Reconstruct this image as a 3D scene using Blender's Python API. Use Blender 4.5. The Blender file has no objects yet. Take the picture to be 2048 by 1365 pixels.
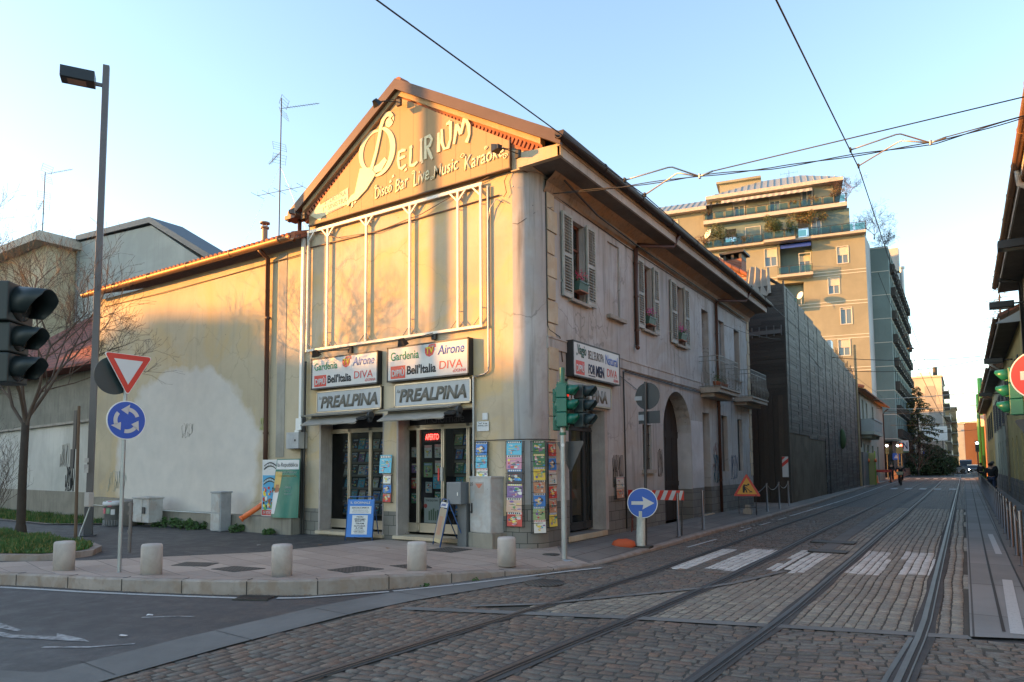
import bpy, bmesh, math, random
from mathutils import Vector, Matrix
R = math.radians
rnd = random.Random(7)
SC = bpy.context.scene
COL = SC.collection

# ------------------------------------------------------------------ camera
CAMZ = 1.73
cam = bpy.data.cameras.new('camera')
camo = bpy.data.objects.new('camera', cam); COL.objects.link(camo)
cam.sensor_width = 36.0
cam.lens = 1381.0 / 2048 * 36
cam.shift_y = (827.55 - 682.5) / 2048
cam.clip_start = 0.05; cam.clip_end = 3000
_yw, _pt, _rl = R(33.1057), R(4.3694), R(-0.4182)
_f = Vector((-math.sin(_yw)*math.cos(_pt), math.cos(_yw)*math.cos(_pt), math.sin(_pt)))
_r = Vector((math.cos(_yw), math.sin(_yw), 0)); _u = _r.cross(_f)
_r2 = math.cos(_rl)*_r + math.sin(_rl)*_u; _u2 = -math.sin(_rl)*_r + math.cos(_rl)*_u
mw = Matrix((( _r2.x, _u2.x, -_f.x, 0), (_r2.y, _u2.y, -_f.y, 0), (_r2.z, _u2.z, -_f.z, CAMZ), (0, 0, 0, 1)))
camo.matrix_world = mw
SC.camera = camo

# ------------------------------------------------------------------ light
SUN_EL, SUN_AZ = 9.0, 57.5        # azimuth of the sun measured from -y towards -x
sd = Vector((-math.sin(R(SUN_AZ))*math.cos(R(SUN_EL)), -math.cos(R(SUN_AZ))*math.cos(R(SUN_EL)), math.sin(R(SUN_EL))))
world = bpy.data.worlds.new('World'); SC.world = world; world.use_nodes = True
wn = world.node_tree.nodes; wl = world.node_tree.links
bg = wn['Background']
sky = wn.new('ShaderNodeTexSky'); sky.sky_type = 'NISHITA'; sky.sun_disc = False
sky.sun_elevation = R(SUN_EL); sky.sun_rotation = math.atan2(sd.x, sd.y)
sky.altitude = 100; sky.air_density = 1.0; sky.dust_density = .6; sky.ozone_density = 1.0
wl.new(sky.outputs[0], bg.inputs[0]); bg.inputs[1].default_value = 0.15
sun = bpy.data.lights.new('sun', 'SUN'); sun.energy = 4.0; sun.angle = R(0.5); sun.color = (1.0, 0.42, 0.08)
suno = bpy.data.objects.new('sun', sun); COL.objects.link(suno)
suno.rotation_euler = (-sd).to_track_quat('-Z', 'Y').to_euler(); suno.location = (0, 0, 60)
SC.view_settings.view_transform = 'Standard'; SC.view_settings.look = 'None'
SC.view_settings.exposure = 2.05; SC.view_settings.gamma = 1.0
SC.render.engine = 'CYCLES'

# ------------------------------------------------------------------ helpers
def tag(o, label=None, cat=None, group=None, kind=None):
    if label: o['label'] = label
    if cat: o['category'] = cat
    if group: o['group'] = group
    if kind: o['kind'] = kind
    return o
def thing(name, label, cat, loc=(0, 0, 0), rz=0.0, group=None):
    o = bpy.data.objects.new(name, None); COL.objects.link(o)
    o.location = loc; o.rotation_euler = (0, 0, rz); o.empty_display_size = 0.1
    return tag(o, label, cat, group)
def copy_tree(o, parent=None):
    c = o.copy(); COL.objects.link(c); c.parent = parent
    for ch in list(o.children): copy_tree(ch, c)
    return c

class M:
    """collects shapes, builds ONE mesh object"""
    def __init__(s): s.v = []; s.f = []; s.m = []; s.sm = []
    def add(s, vs, fs, mi=0, smooth=False):
        b = len(s.v); s.v += [tuple(p) for p in vs]
        for f in fs: s.f.append([b+i for i in f]); s.m.append(mi); s.sm.append(smooth)
        return s
    def box(s, x0, x1, y0, y1, z0, z1, mi=0):
        if x0 > x1: x0, x1 = x1, x0
        if y0 > y1: y0, y1 = y1, y0
        if z0 > z1: z0, z1 = z1, z0
        v = [(x0,y0,z0),(x1,y0,z0),(x1,y1,z0),(x0,y1,z0),(x0,y0,z1),(x1,y0,z1),(x1,y1,z1),(x0,y1,z1)]
        return s.add(v, [(0,3,2,1),(4,5,6,7),(0,1,5,4),(1,2,6,5),(2,3,7,6),(3,0,4,7)], mi)
    def obox(s, c, ax, ay, az, mi=0):
        """box centred c with half-axis vectors"""
        c, ax, ay, az = map(Vector, (c, ax, ay, az)); v = []
        for sz in (-1, 1):
            for sx, sy in ((-1,-1),(1,-1),(1,1),(-1,1)): v.append(c+sx*ax+sy*ay+sz*az)
        return s.add(v, [(0,3,2,1),(4,5,6,7),(0,1,5,4),(1,2,6,5),(2,3,7,6),(3,0,4,7)], mi)
    def quad(s, a, b, c, d, mi=0): return s.add([a, b, c, d], [(0,1,2,3)], mi)
    def poly(s, pts, mi=0): return s.add(pts, [tuple(range(len(pts)))], mi)
    def ring(s, c, d, r, n, up=None):
        d = Vector(d).normalized()
        a = Vector((0,0,1)) if abs(d.z) < .95 else Vector((0,1,0))
        u = d.cross(a).normalized(); w = u.cross(d)
        return [Vector(c)+r*(math.cos(2*math.pi*i/n+math.pi/n)*u+math.sin(2*math.pi*i/n+math.pi/n)*w) for i in range(n)]
    def cyl(s, p0, p1, r0, r1=None, n=12, mi=0, caps=True, smooth=True):
        if r1 is None: r1 = r0
        p0, p1 = Vector(p0), Vector(p1); d = p1-p0
        a = s.ring(p0, d, r0, n); b = s.ring(p1, d, r1, n)
        s.add(a+b, [(i, (i+1) % n, n+(i+1) % n, n+i) for i in range(n)], mi, smooth)
        if caps:
            s.add(a, [tuple(range(n))], mi); s.add(b, [tuple(range(n))], mi)
        return s
    def tube(s, pts, r, n=6, mi=0, smooth=True, r1=None):
        pts = [Vector(p) for p in pts]; k = len(pts); rings = []
        for i, p in enumerate(pts):
            d = (pts[min(i+1, k-1)]-pts[max(i-1, 0)])
            rr = r if r1 is None else r+(r1-r)*i/(k-1)
            rings.append(s.ring(p, d, rr, n))
        vs = [v for q in rings for v in q]
        fs = [(j*n+i, j*n+(i+1) % n, (j+1)*n+(i+1) % n, (j+1)*n+i) for j in range(k-1) for i in range(n)]
        fs += [tuple(range(n)), tuple((k-1)*n+i for i in range(n))]
        return s.add(vs, fs, mi, smooth)
    def lathe(s, c, prof, n=24, mi=0, smooth=True, axis=(0,0,1)):
        """prof: (radius, height)"""
        ax = Vector(axis).normalized(); c = Vector(c); vs = []
        for r, h in prof: vs += s.ring(c+ax*h, ax, max(r, 1e-4), n)
        k = len(prof)
        fs = [(j*n+i, j*n+(i+1) % n, (j+1)*n+(i+1) % n, (j+1)*n+i) for j in range(k-1) for i in range(n)]
        fs += [tuple(range(n)), tuple((k-1)*n+i for i in range(n))]
        return s.add(vs, fs, mi, smooth)
    def prism(s, pts, off, mi=0, mi_side=None):
        """flat polygon pts extruded by vector off"""
        pts = [Vector(p) for p in pts]; off = Vector(off); n = len(pts)
        s.add(pts, [tuple(range(n))], mi); s.add([p+off for p in pts], [tuple(range(n))], mi)
        s.add(pts+[p+off for p in pts], [(i, (i+1) % n, n+(i+1) % n, n+i) for i in range(n)], mi if mi_side is None else mi_side)
        return s
    def build(s, name, mats, parent=None, label=None, cat=None, group=None, kind=None, bevel=0, sub=0, fixn=True, weld=False):
        me = bpy.data.meshes.new(name)
        me.from_pydata([tuple(v) for v in s.v], [], s.f)
        if not isinstance(mats, (list, tuple)): mats = [mats]
        for q in mats: me.materials.append(q)
        me.polygons.foreach_set('material_index', s.m); me.polygons.foreach_set('use_smooth', s.sm)
        if fixn or weld:
            bm = bmesh.new(); bm.from_mesh(me)
            if weld: bmesh.ops.remove_doubles(bm, verts=bm.verts, dist=1e-4)
            if fixn: bmesh.ops.recalc_face_normals(bm, faces=bm.faces)
            bm.to_mesh(me); bm.free()
        me.update()
        o = bpy.data.objects.new(name, me); COL.objects.link(o)
        if parent: o.parent = parent
        if bevel:
            b = o.modifiers.new('bevel', 'BEVEL'); b.width = bevel; b.segments = 2; b.limit_method = 'ANGLE'
        if sub:
            b = o.modifiers.new('sub', 'SUBSURF'); b.levels = sub; b.render_levels = sub
        return tag(o, label, cat, group, kind)

def wallgrid(mb, P, a0, a1, z0, z1, holes, depth, mi=0, mr=None):
    """P(a, z, d) -> point; holes (a0,a1,z0,z1); wall face at d=0, reveals to d=depth"""
    if mr is None: mr = mi
    A = sorted({a0, a1, *[h[0] for h in holes], *[h[1] for h in holes]}); Z = sorted({z0, z1, *[h[2] for h in holes], *[h[3] for h in holes]})
    A = [a for a in A if a0 <= a <= a1]; Z = [z for z in Z if z0 <= z <= z1]
    for i in range(len(A)-1):
        for j in range(len(Z)-1):
            ca, cz = (A[i]+A[i+1])/2, (Z[j]+Z[j+1])/2
            if any(h[0] < ca < h[1] and h[2] < cz < h[3] for h in holes): continue
            mb.quad(P(A[i],Z[j],0), P(A[i+1],Z[j],0), P(A[i+1],Z[j+1],0), P(A[i],Z[j+1],0), mi)
    for h in holes:
        b0, b1, c0, c1 = h[:4]; dd = h[4] if len(h) > 4 else depth
        mb.quad(P(b0,c0,0), P(b0,c1,0), P(b0,c1,dd), P(b0,c0,dd), mr); mb.quad(P(b1,c0,0), P(b1,c1,0), P(b1,c1,dd), P(b1,c0,dd), mr)
        
        if c1 < z1: mb.quad(P(b0,c1,0), P(b1,c1,0), P(b1,c1,dd), P(b0,c1,dd), mr)
        if c0 > z0: mb.quad(P(b0,c0,0), P(b1,c0,0), P(b1,c0,dd), P(b0,c0,dd), mr)

_dg = None
def text(s, name, mat, O, U, V, w, h, parent=None, bold=0.0, shear=0.0, depth=0.004, spacing=1.0):
    """lettering fitted into the w x h box whose lower left corner is O, running along U, up along V"""
    cu = bpy.data.curves.new('t', 'FONT'); cu.body = s; cu.offset = bold; cu.shear = shear; cu.extrude = 0.0
    cu.space_character = spacing; cu.resolution_u = 4
    to = bpy.data.objects.new('t', cu); COL.objects.link(to)
    bpy.context.view_layer.update()
    me = bpy.data.meshes.new_from_object(to.evaluated_get(bpy.context.evaluated_depsgraph_get()))
    COL.objects.unlink(to); bpy.data.objects.remove(to); bpy.data.curves.remove(cu)
    xs = [v.co.x for v in me.vertices]; ys = [v.co.y for v in me.vertices]
    x0, x1, y0, y1 = min(xs), max(xs), min(ys), max(ys)
    U, V = Vector(U).normalized(), Vector(V).normalized(); N = U.cross(V); O = Vector(O)
    bm = bmesh.new(); bm.from_mesh(me)
    for v in bm.verts:
        a = (v.co.x-x0)/max(x1-x0, 1e-6)*w; b = (v.co.y-y0)/max(y1-y0, 1e-6)*h
        v.co = O+U*a+V*b
    g = bmesh.ops.extrude_face_region(bm, geom=bm.faces[:])
    for e in g['geom']:
        if isinstance(e, bmesh.types.BMVert): e.co += N*depth
    bmesh.ops.recalc_face_normals(bm, faces=bm.faces)
    bm.to_mesh(me); bm.free(); me.materials.clear(); me.materials.append(mat)
    for p in me.polygons: p.material_index = 0
    o = bpy.data.objects.new(name, me); COL.objects.link(o)
    if parent: o.parent = parent
    return o

# ------------------------------------------------------------------ materials
def nodes(name):
    m = bpy.data.materials.new(name); m.use_nodes = True; nt = m.node_tree
    return m, nt, nt.nodes['Principled BSDF']
def mixc(nt, fac, a, b, mode='MIX'):
    n = nt.nodes.new('ShaderNodeMix'); n.data_type = 'RGBA'; n.blend_type = mode
    for sock, val in ((0, fac), (6, a), (7, b)):
        if hasattr(val, 'links') or hasattr(val, 'is_linked'): nt.links.new(val, n.inputs[sock])
        else: n.inputs[sock].default_value = val if sock == 0 else (*val, 1) if len(val) == 3 else val
    return n.outputs[2]
def ramp(nt, x, p0, p1, c0=(0,0,0,1), c1=(1,1,1,1)):
    n = nt.nodes.new('ShaderNodeValToRGB'); n.color_ramp.elements[0].position = p0; n.color_ramp.elements[1].position = p1
    n.color_ramp.elements[0].color = c0; n.color_ramp.elements[1].color = c1
    nt.links.new(x, n.inputs[0]); return n.outputs[0]
def coords(nt, scale=(1,1,1), obj=True):
    t = nt.nodes.new('ShaderNodeNewGeometry') if not obj else nt.nodes.new('ShaderNodeTexCoord')
    mp = nt.nodes.new('ShaderNodeMapping'); mp.inputs['Scale'].default_value = scale
    nt.links.new(t.outputs['Position'] if not obj else t.outputs['Object'], mp.inputs[0]); return mp.outputs[0]
def noise(nt, vec, scale, detail=4, rough=.6, dist=0):
    n = nt.nodes.new('ShaderNodeTexNoise'); n.inputs['Scale'].default_value = scale; n.inputs['Detail'].default_value = detail
    n.inputs['Roughness'].default_value = rough; n.inputs['Distortion'].default_value = dist
    nt.links.new(vec, n.inputs['Vector']); return n.outputs[0]
def bump(nt, b, h, strength=.3, dist=.01):
    n = nt.nodes.new('ShaderNodeBump'); n.inputs['Strength'].default_value = strength; n.inputs['Distance'].default_value = dist
    nt.links.new(h, n.inputs['Height']); nt.links.new(n.outputs[0], b.inputs['Normal']); return n
_mc = {}
def mat(name, col, rough=.6, metal=0.0, var=.18, scale=6.0, bmp=.15, emit=0, spec=.5, coat=0):
    """plain worn surface: base colour broken up by noise"""
    if name in _mc: return _mc[name]
    m, nt, b = nodes(name); v = coords(nt)
    n1 = noise(nt, v, scale, 6, .65); n2 = noise(nt, v, scale*.13+.3, 3)
    c = mixc(nt, n1, tuple(x*(1-var) for x in col), tuple(min(1, x*(1+var)) for x in col))
    c = mixc(nt, ramp(nt, n2, .35, .75), c, tuple(x*(1-var*.9) for x in col))
    nt.links.new(c, b.inputs['Base Color']); b.inputs['Roughness'].default_value = rough; b.inputs['Metallic'].default_value = metal
    b.inputs['Specular IOR Level'].default_value = spec
    if coat: b.inputs['Coat Weight'].default_value = coat; b.inputs['Coat Roughness'].default_value = .1
    if bmp: bump(nt, b, n1, bmp, .004)
    if emit: b.inputs['Emission Color'].default_value = (*col, 1); b.inputs['Emission Strength'].default_value = emit
    _mc[name] = m; return m
def glow(name, col, s): return mat(name, col, .5, 0, 0, 5, 0, emit=s)

def plaster(name, col, dirt=(.14,.12,.10), warm=None, amt=.55, scale=1.0, streak=.5, low=0.0, crack=0.0):
    """old lime plaster: patches, drips, cracks, pits"""
    m, nt, b = nodes(name); v = coords(nt)
    big = noise(nt, v, .45*scale, 5, .62, .4); med = noise(nt, v, 2.2*scale, 6, .66); fine = noise(nt, v, 38, 3, .7)
    c = mixc(nt, ramp(nt, big, .38, .66), tuple(x*.82 for x in col), tuple(min(1, x*1.12) for x in col))
    if warm: c = mixc(nt, ramp(nt, noise(nt, v, .8*scale, 4, .6, .8), .46, .62), c, warm)
    vs = coords(nt, (5.5, 5.5, .35)); st = noise(nt, vs, 1.0*scale, 5, .6)
    c = mixc(nt, mul(nt, ramp(nt, st, .52, .78), streak), c, dirt)
    c = mixc(nt, mul(nt, ramp(nt, med, .58, .80), amt), c, tuple((x+y)/2 for x, y in zip(dirt, col)))
    if low:
        sep = nt.nodes.new('ShaderNodeSeparateXYZ'); nt.links.new(v, sep.inputs[0])
        z = nt.nodes.new('ShaderNodeMath'); z.operation = 'MULTIPLY_ADD'; z.inputs[1].default_value = 1.2; nt.links.new(med, z.inputs[0]); nt.links.new(sep.outputs[2], z.inputs[2])
        c = mixc(nt, mul(nt, ramp(nt, mul(nt, z.outputs[0], .2), .12, .48, (1,1,1,1), (0,0,0,1)), low), c, dirt)
    if crack: c = mixc(nt, mul(nt, mul(nt, cracks(nt, v, .42, .006), ramp(nt, big, .42, .56)), crack), c, tuple(x*.35 for x in dirt))
    vo = nt.nodes.new('ShaderNodeTexVoronoi'); vo.inputs['Scale'].default_value = 2.1; nt.links.new(v, vo.inputs['Vector'])
    pit = ramp(nt, vo.outputs['Distance'], .018, .03, (1,1,1,1), (0,0,0,1))
    c = mixc(nt, mul(nt, pit, .8), c, (.05,.045,.04))
    c = mixc(nt, mul(nt, fine, .22), c, tuple(x*.6 for x in col))
    nt.links.new(c, b.inputs['Base Color']); b.inputs['Roughness'].default_value = .92; b.inputs['Specular IOR Level'].default_value = .25
    ad = nt.nodes.new('ShaderNodeMath'); ad.operation = 'MULTIPLY_ADD'; nt.links.new(fine, ad.inputs[0]); ad.inputs[1].default_value = .25; nt.links.new(med, ad.inputs[2])
    bump(nt, b, ad.outputs[0], .35, .02)
    return m
def cracks(nt, v, scale, w=.012):
    nn = nt.nodes.new('ShaderNodeTexNoise'); nn.inputs['Scale'].default_value = 1.7; nn.inputs['Detail'].default_value = 6; nt.links.new(v, nn.inputs['Vector']); vm = nt.nodes.new('ShaderNodeVectorMath'); vm.operation = 'MULTIPLY_ADD'; nt.links.new(nn.outputs['Color'], vm.inputs[0]); vm.inputs[1].default_value = (.8,.8,.8); nt.links.new(v, vm.inputs[2])
    vo = nt.nodes.new('ShaderNodeTexVoronoi'); vo.feature = 'DISTANCE_TO_EDGE'; vo.inputs['Scale'].default_value = scale; nt.links.new(vm.outputs[0], vo.inputs['Vector']); return ramp(nt, vo.outputs['Distance'], w*.4, w, (1,1,1,1), (0,0,0,1))
def mul(nt, x, k):
    n = nt.nodes.new('ShaderNodeMath'); n.operation = 'MULTIPLY'; nt.links.new(x, n.inputs[0])
    if hasattr(k, 'is_linked'): nt.links.new(k, n.inputs[1])
    else: n.inputs[1].default_value = k
    return n.outputs[0]
def swz(nt, order, scale=(1,1,1), rot=0, warp=0, wscale=2):
    """object coords with axes reordered, e.g. 'YZX'"""
    v = coords(nt); sp = nt.nodes.new('ShaderNodeSeparateXYZ'); cb = nt.nodes.new('ShaderNodeCombineXYZ')
    if warp:
        nn = nt.nodes.new('ShaderNodeTexNoise'); nn.inputs['Scale'].default_value = wscale; nt.links.new(v, nn.inputs['Vector'])
        vm = nt.nodes.new('ShaderNodeVectorMath'); vm.operation = 'MULTIPLY_ADD'; nt.links.new(nn.outputs['Color'], vm.inputs[0])
        vm.inputs[1].default_value = (warp,)*3; nt.links.new(v, vm.inputs[2]); v = vm.outputs[0]
    nt.links.new(v, sp.inputs[0])
    for i, a in enumerate(order): nt.links.new(sp.outputs['XYZ'.index(a)], cb.inputs[i])
    mp = nt.nodes.new('ShaderNodeMapping'); mp.inputs['Scale'].default_value = scale; mp.inputs['Rotation'].default_value[2] = rot
    nt.links.new(cb.outputs[0], mp.inputs[0]); return mp.outputs[0]
def bricks(name, order, bw, bh, c1, c2, mortar, msize=.012, rough=.85, warp=0, wscale=2, offset=.5, bs=.5, dirt=.3, rot=0, bias=0, rmin=None, grime=(.06,.055,.05)):
    m, nt, b = nodes(name); vec = swz(nt, order, rot=rot, warp=warp, wscale=wscale)
    t = nt.nodes.new('ShaderNodeTexBrick'); t.offset = offset; t.inputs['Scale'].default_value = 1; t.inputs['Brick Width'].default_value = bw
    t.inputs['Row Height'].default_value = bh; t.inputs['Mortar Size'].default_value = msize; t.inputs['Mortar Smooth'].default_value = .35
    t.inputs['Color1'].default_value = (*c1, 1); t.inputs['Color2'].default_value = (*c2, 1); t.inputs['Mortar'].default_value = (*mortar, 1); t.inputs['Bias'].default_value = bias
    nt.links.new(vec, t.inputs['Vector']); v = coords(nt)
    n1 = noise(nt, v, 14, 5, .7); n2 = noise(nt, v, .5, 4, .6)
    c = mixc(nt, n1, t.outputs[0], (.5,.5,.5), 'OVERLAY'); c = mixc(nt, mul(nt, ramp(nt, n2, .42, .72), dirt), c, grime)
    nt.links.new(c, b.inputs['Base Color']); b.inputs['Roughness'].default_value = rough
    if rmin is not None: nt.links.new(ramp(nt, n1, .3, .7, (rmin,)*3+(1,), (rough,)*3+(1,)), b.inputs['Roughness'])
    h = nt.nodes.new('ShaderNodeMath'); h.operation = 'MULTIPLY_ADD'; nt.links.new(t.outputs['Fac'], h.inputs[0]); h.inputs[1].default_value = -1; nt.links.new(n1, h.inputs[2])
    bump(nt, b, h.outputs[0], bs, .02)
    return m
def glassmat(name, tint=(.75,.8,.82), refl=.5):
    m, nt, b = nodes(name); nt.nodes.remove(b)
    out = nt.nodes['Material Output']; tr = nt.nodes.new('ShaderNodeBsdfTransparent'); tr.inputs[0].default_value = (*tint, 1)
    gl = nt.nodes.new('ShaderNodeBsdfGlossy'); gl.inputs['Roughness'].default_value = .02
    fr = nt.nodes.new('ShaderNodeFresnel'); fr.inputs[0].default_value = 1.45
    ad = nt.nodes.new('ShaderNodeMath'); ad.operation = 'MULTIPLY'; ad.inputs[1].default_value = 1+refl; nt.links.new(fr.outputs[0], ad.inputs[0])
    mx = nt.nodes.new('ShaderNodeMixShader'); nt.links.new(ad.outputs[0], mx.inputs[0]); nt.links.new(tr.outputs[0], mx.inputs[1]); nt.links.new(gl.outputs[0], mx.inputs[2])
    nt.links.new(mx.outputs[0], out.inputs[0]); return m
# ------------------------------------------------------------------ material library
PL_FRONT = plaster('front plaster', (.52,.43,.31), (.25,.19,.14), (.56,.41,.22), .5, 1.0, .40, 0, .35)
PL_SIDE = plaster('side plaster', (.425,.418,.412), (.10,.092,.085), (.375,.345,.315), .9, 1.1, .8, .45, .45)
PL_LEFT = plaster('left plaster', (.50,.42,.30), (.25,.215,.17), (.53,.40,.23), .5, .6, .45, .25, .25)
PL_CONC = plaster('footing concrete', (.26,.24,.20), (.09,.08,.06), None, .7, 2, .6)
PL_PATCH = plaster('bare render', (.33,.31,.27), (.14,.12,.1), None, .6, 2, .4)
WHITEPL = plaster('limewash', (.52,.52,.53), (.3,.28,.26), None, .35, 2, .25)
STONE = plaster('quoin stone', (.50,.42,.31), (.2,.16,.12), (.45,.35,.24), .5, 3, .3)
SILL = plaster('stone sill', (.34,.31,.27), (.12,.1,.08), None, .5, 4, .4)
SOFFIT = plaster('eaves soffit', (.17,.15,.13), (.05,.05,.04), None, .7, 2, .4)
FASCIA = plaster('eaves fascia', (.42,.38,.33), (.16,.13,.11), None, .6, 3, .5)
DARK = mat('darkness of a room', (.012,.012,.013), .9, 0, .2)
STEELW = mat('white painted steel', (.66,.62,.55), .45, .1, .12, 12)
ALU = mat('anodised aluminium', (.52,.46,.36), .35, .75, .12, 20)
GALV = mat('galvanised steel', (.36,.38,.39), .45, .7, .18, 30)
STAIN = mat('stainless steel', (.17,.16,.155), .38, .9, .15, 20)
IRON = mat('dark iron', (.05,.048,.045), .6, .4, .25, 20)
BLACK = mat('black plastic', (.02,.02,.022), .4, 0, .2)
RUSTP = mat('brown downpipe paint', (.085,.035,.022), .5, .2, .25, 8)
COPPER = mat('weathered gutter', (.30,.16,.08), .55, .4, .25, 6)
ORANGE = mat('orange pvc', (.75,.16,.04), .4, 0, .08)
WHITE = mat('white enamel', (.72,.72,.70), .4, 0, .06)
SIGNW = mat('sign face white', (.52,.525,.53), .3, 0, .08, 3, 0)
SIGNG = mat('sign face grey', (.40,.43,.46), .28, 0, .15, 3, 0)
SRED = mat('sign red', (.55,.04,.03), .4, 0, .08)
SBLUE = mat('sign blue', (.015,.09,.42), .4, 0, .1)
SBACK = mat('sign back grey', (.055,.058,.062), .5, .3, .15)
TGREEN = mat('traffic light green', (.008,.125,.085), .35, 0, .15, 8, .05)
TDARK = mat('traffic light dark', (.025,.045,.05), .45, 0, .2, 8, .05)
LENS = mat('unlit lens', (.03,.03,.03), .15, 0, .1)
LRED = glow('lit red lens', (1,.05,.03), 6)
LGREENBAR = glow('lit white bar', (.9,.95,1), 5)
BLUEP = mat('blue board', (.03,.17,.52), .45, 0, .1)
PAPER = mat('printed paper', (.6,.6,.6), .6, 0, .08)
INK = mat('black ink', (.02,.02,.02), .6, 0, .1)
GREENINK = mat('green ink', (.03,.26,.10), .5, 0, .05); BLUEINK = mat('blue ink', (.04,.12,.45), .5, 0, .05)
REDINK = mat('red ink', (.55,.04,.03), .5, 0, .05); YELINK = mat('yellow ink', (.85,.62,.04), .5, 0, .05)
LILAC = mat('lilac ink', (.28,.30,.52), .5, 0, .05); GREYINK = mat('faded ink', (.13,.12,.10), .5, 0, .1)
DULLLET = mat('dull letters', (.10,.10,.10), .5, 0, .1)
AWN = mat('awning canvas', (.30,.28,.25), .8, 0, .2, 5)
GLASS = glassmat('window glass', (.72,.78,.80), .8); DGLASS = glassmat('dim shop glass', (.55,.6,.6), .5)
GREENGL = glassmat('green balcony glass', (.45,.62,.58), .6)
GRANITE = plaster('kerb granite', (.31,.265,.235), (.08,.062,.05), (.25,.19,.15), .9, 4, .15)
BOLL = plaster('bollard granite', (.47,.42,.39), (.25,.23,.2), None, .45, 6, .1)
BARK = plaster('bark', (.055,.043,.035), (.03,.025,.02), None, .6, 6, .5)
TWIG = mat('twigs', (.085,.058,.042), .8, 0, .3)
SHUT = plaster('flaking shutter paint', (.40,.41,.38), (.10,.11,.10), None, .8, 7, .4)
WOODB = mat('brown window frame', (.14,.05,.03), .6, 0, .2)
CURT = mat('net curtain', (.45,.44,.42), .9, 0, .15, 3)
BLACKBOX = mat('lamp housing', (.015,.018,.022), .35, .2, .2)
LAMPP = mat('lamp post paint', (.105,.095,.10), .4, .3, .15)
SKIN = mat('skin', (.42,.24,.17), .6, 0, .1); CLOTHD = mat('dark cloth', (.018,.018,.02), .9, 0, .3); JEANS = mat('jeans', (.03,.045,.09), .9, 0, .3)
GREYHAIR = mat('grey hair', (.10,.09,.08), .8, 0, .2); KHAKI = mat('cream bag', (.32,.28,.18), .8, 0, .2)
LEAF1 = mat('leaf green', (.05,.09,.03), .7, 0, .4, 3, 0); LEAF2 = mat('leaf yellow green', (.20,.17,.04), .7, 0, .35, 3, 0); LEAF3 = mat('dry leaf', (.25,.13,.06), .8, 0, .3, 3, 0)
CONIF = mat('cedar needles', (.06,.065,.03), .8, 0, .45, 4, 0); CONIF2 = mat('larch needles', (.26,.20,.10), .8, 0, .35, 4, 0)
PETAL = mat('cyclamen petals', (.62,.03,.12), .6, 0, .2); PETAL2 = mat('pink petals', (.60,.05,.30), .6, 0, .2)
TERRA = mat('terracotta', (.30,.11,.06), .8, 0, .2); BOXG = mat('green planter', (.04,.09,.07), .5, 0, .25)
GRASSM = mat('grass blades', (.05,.125,.02), .7, 0, .5, 2, 0)
SANDB = mat('orange sandbag', (.50,.09,.03), .8, 0, .2)

def tiles(name, order, c1, c2, pitch=.2, row=.33):
    m = bricks(name, order, pitch, row, c1, c2, (.05,.025,.018), .02, .85, 0, 2, 0, .8, .5); return m
TILE_X = tiles('clay tiles', 'XYZ', (.32,.10,.055), (.22,.08,.05)); TILE_Y = tiles('clay tiles b', 'YXZ', (.30,.10,.055), (.17,.07,.05))
BRICKW = bricks('old brick', 'YZX', .25, .075, (.28,.085,.045), (.20,.06,.035), (.30,.26,.2), .008)
BRICKC = mat('brick cornice', (.34,.12,.06), .9, 0, .4, 14, .4)
SLABW = bricks('stone plinth', 'YZX', .42, .22, (.13,.125,.115), (.19,.18,.16), (.05,.05,.045), .008, .8, 0, 2, .5, .4, .5)
SLABF = bricks('stone plinth front', 'XZY', .30, .22, (.17,.16,.14), (.24,.22,.19), (.05,.05,.045), .008, .8, 0, 2, .5, .4, .5)
PLANKG = None
PLANK = bricks('black planks', 'YZX', 2.9, .115, (.022,.024,.028), (.085,.088,.092), (.006,.006,.006), .008, .7, .012, 1.5, .37, .6, .5, 0, 0)
PLANKF = bricks('dark planks front', 'XZY', 1.6, .15, (.02,.018,.017), (.05,.045,.04), (.006,.006,.006), .008, .8, .01, 1.5, .3, .6, .4)
PLANKV = bricks('upright planks', 'ZXY', 5.0, .21, (.035,.026,.02), (.065,.045,.032), (.008,.007,.006), .01, .8, .01, 1.5, .3, .5, .5)
CONCW = plaster('board marked concrete', (.13,.098,.066), (.02,.016,.012), (.09,.065,.042), .8, 1.3, .95)
# ------------------------------------------------------------------ ground
def sheet(name, pts, z, m, kind='structure', label=None):
    mb = M(); mb.poly([(x, y, z) for x, y in pts]); return mb.build(name, m, kind=kind, fixn=False)
ASPH, nt, b = nodes('asphalt'); v = coords(nt)
f1 = noise(nt, v, 90, 3, .8); f2 = noise(nt, v, .35, 5, .6, .6); f3 = noise(nt, v, 3, 5, .65)
c = mixc(nt, f1, (.022,.022,.023), (.098,.094,.094)); c = mixc(nt, mul(nt, ramp(nt, f2, .45, .62), .55), c, (.035,.034,.035)); c = mixc(nt, mul(nt, ramp(nt, f3, .6, .8), .4), c, (.13,.125,.12))
c = mixc(nt, mul(nt, cracks(nt, v, .22, .005), .8), c, (.012,.012,.012)); c = mixc(nt, mul(nt, ramp(nt, noise(nt, coords(nt, (.5,1.4,1)), .8, 5, .7, 1.2), .58, .64), .55), c, mixc(nt, f1, (.03,.029,.028), (.06,.058,.055)))
nt.links.new(c, b.inputs['Base Color']); nt.links.new(ramp(nt, f3, .3, .7, (.5,.5,.5,1), (.85,.85,.85,1)), b.inputs['Roughness']); bump(nt, b, f1, .5, .008)

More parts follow.
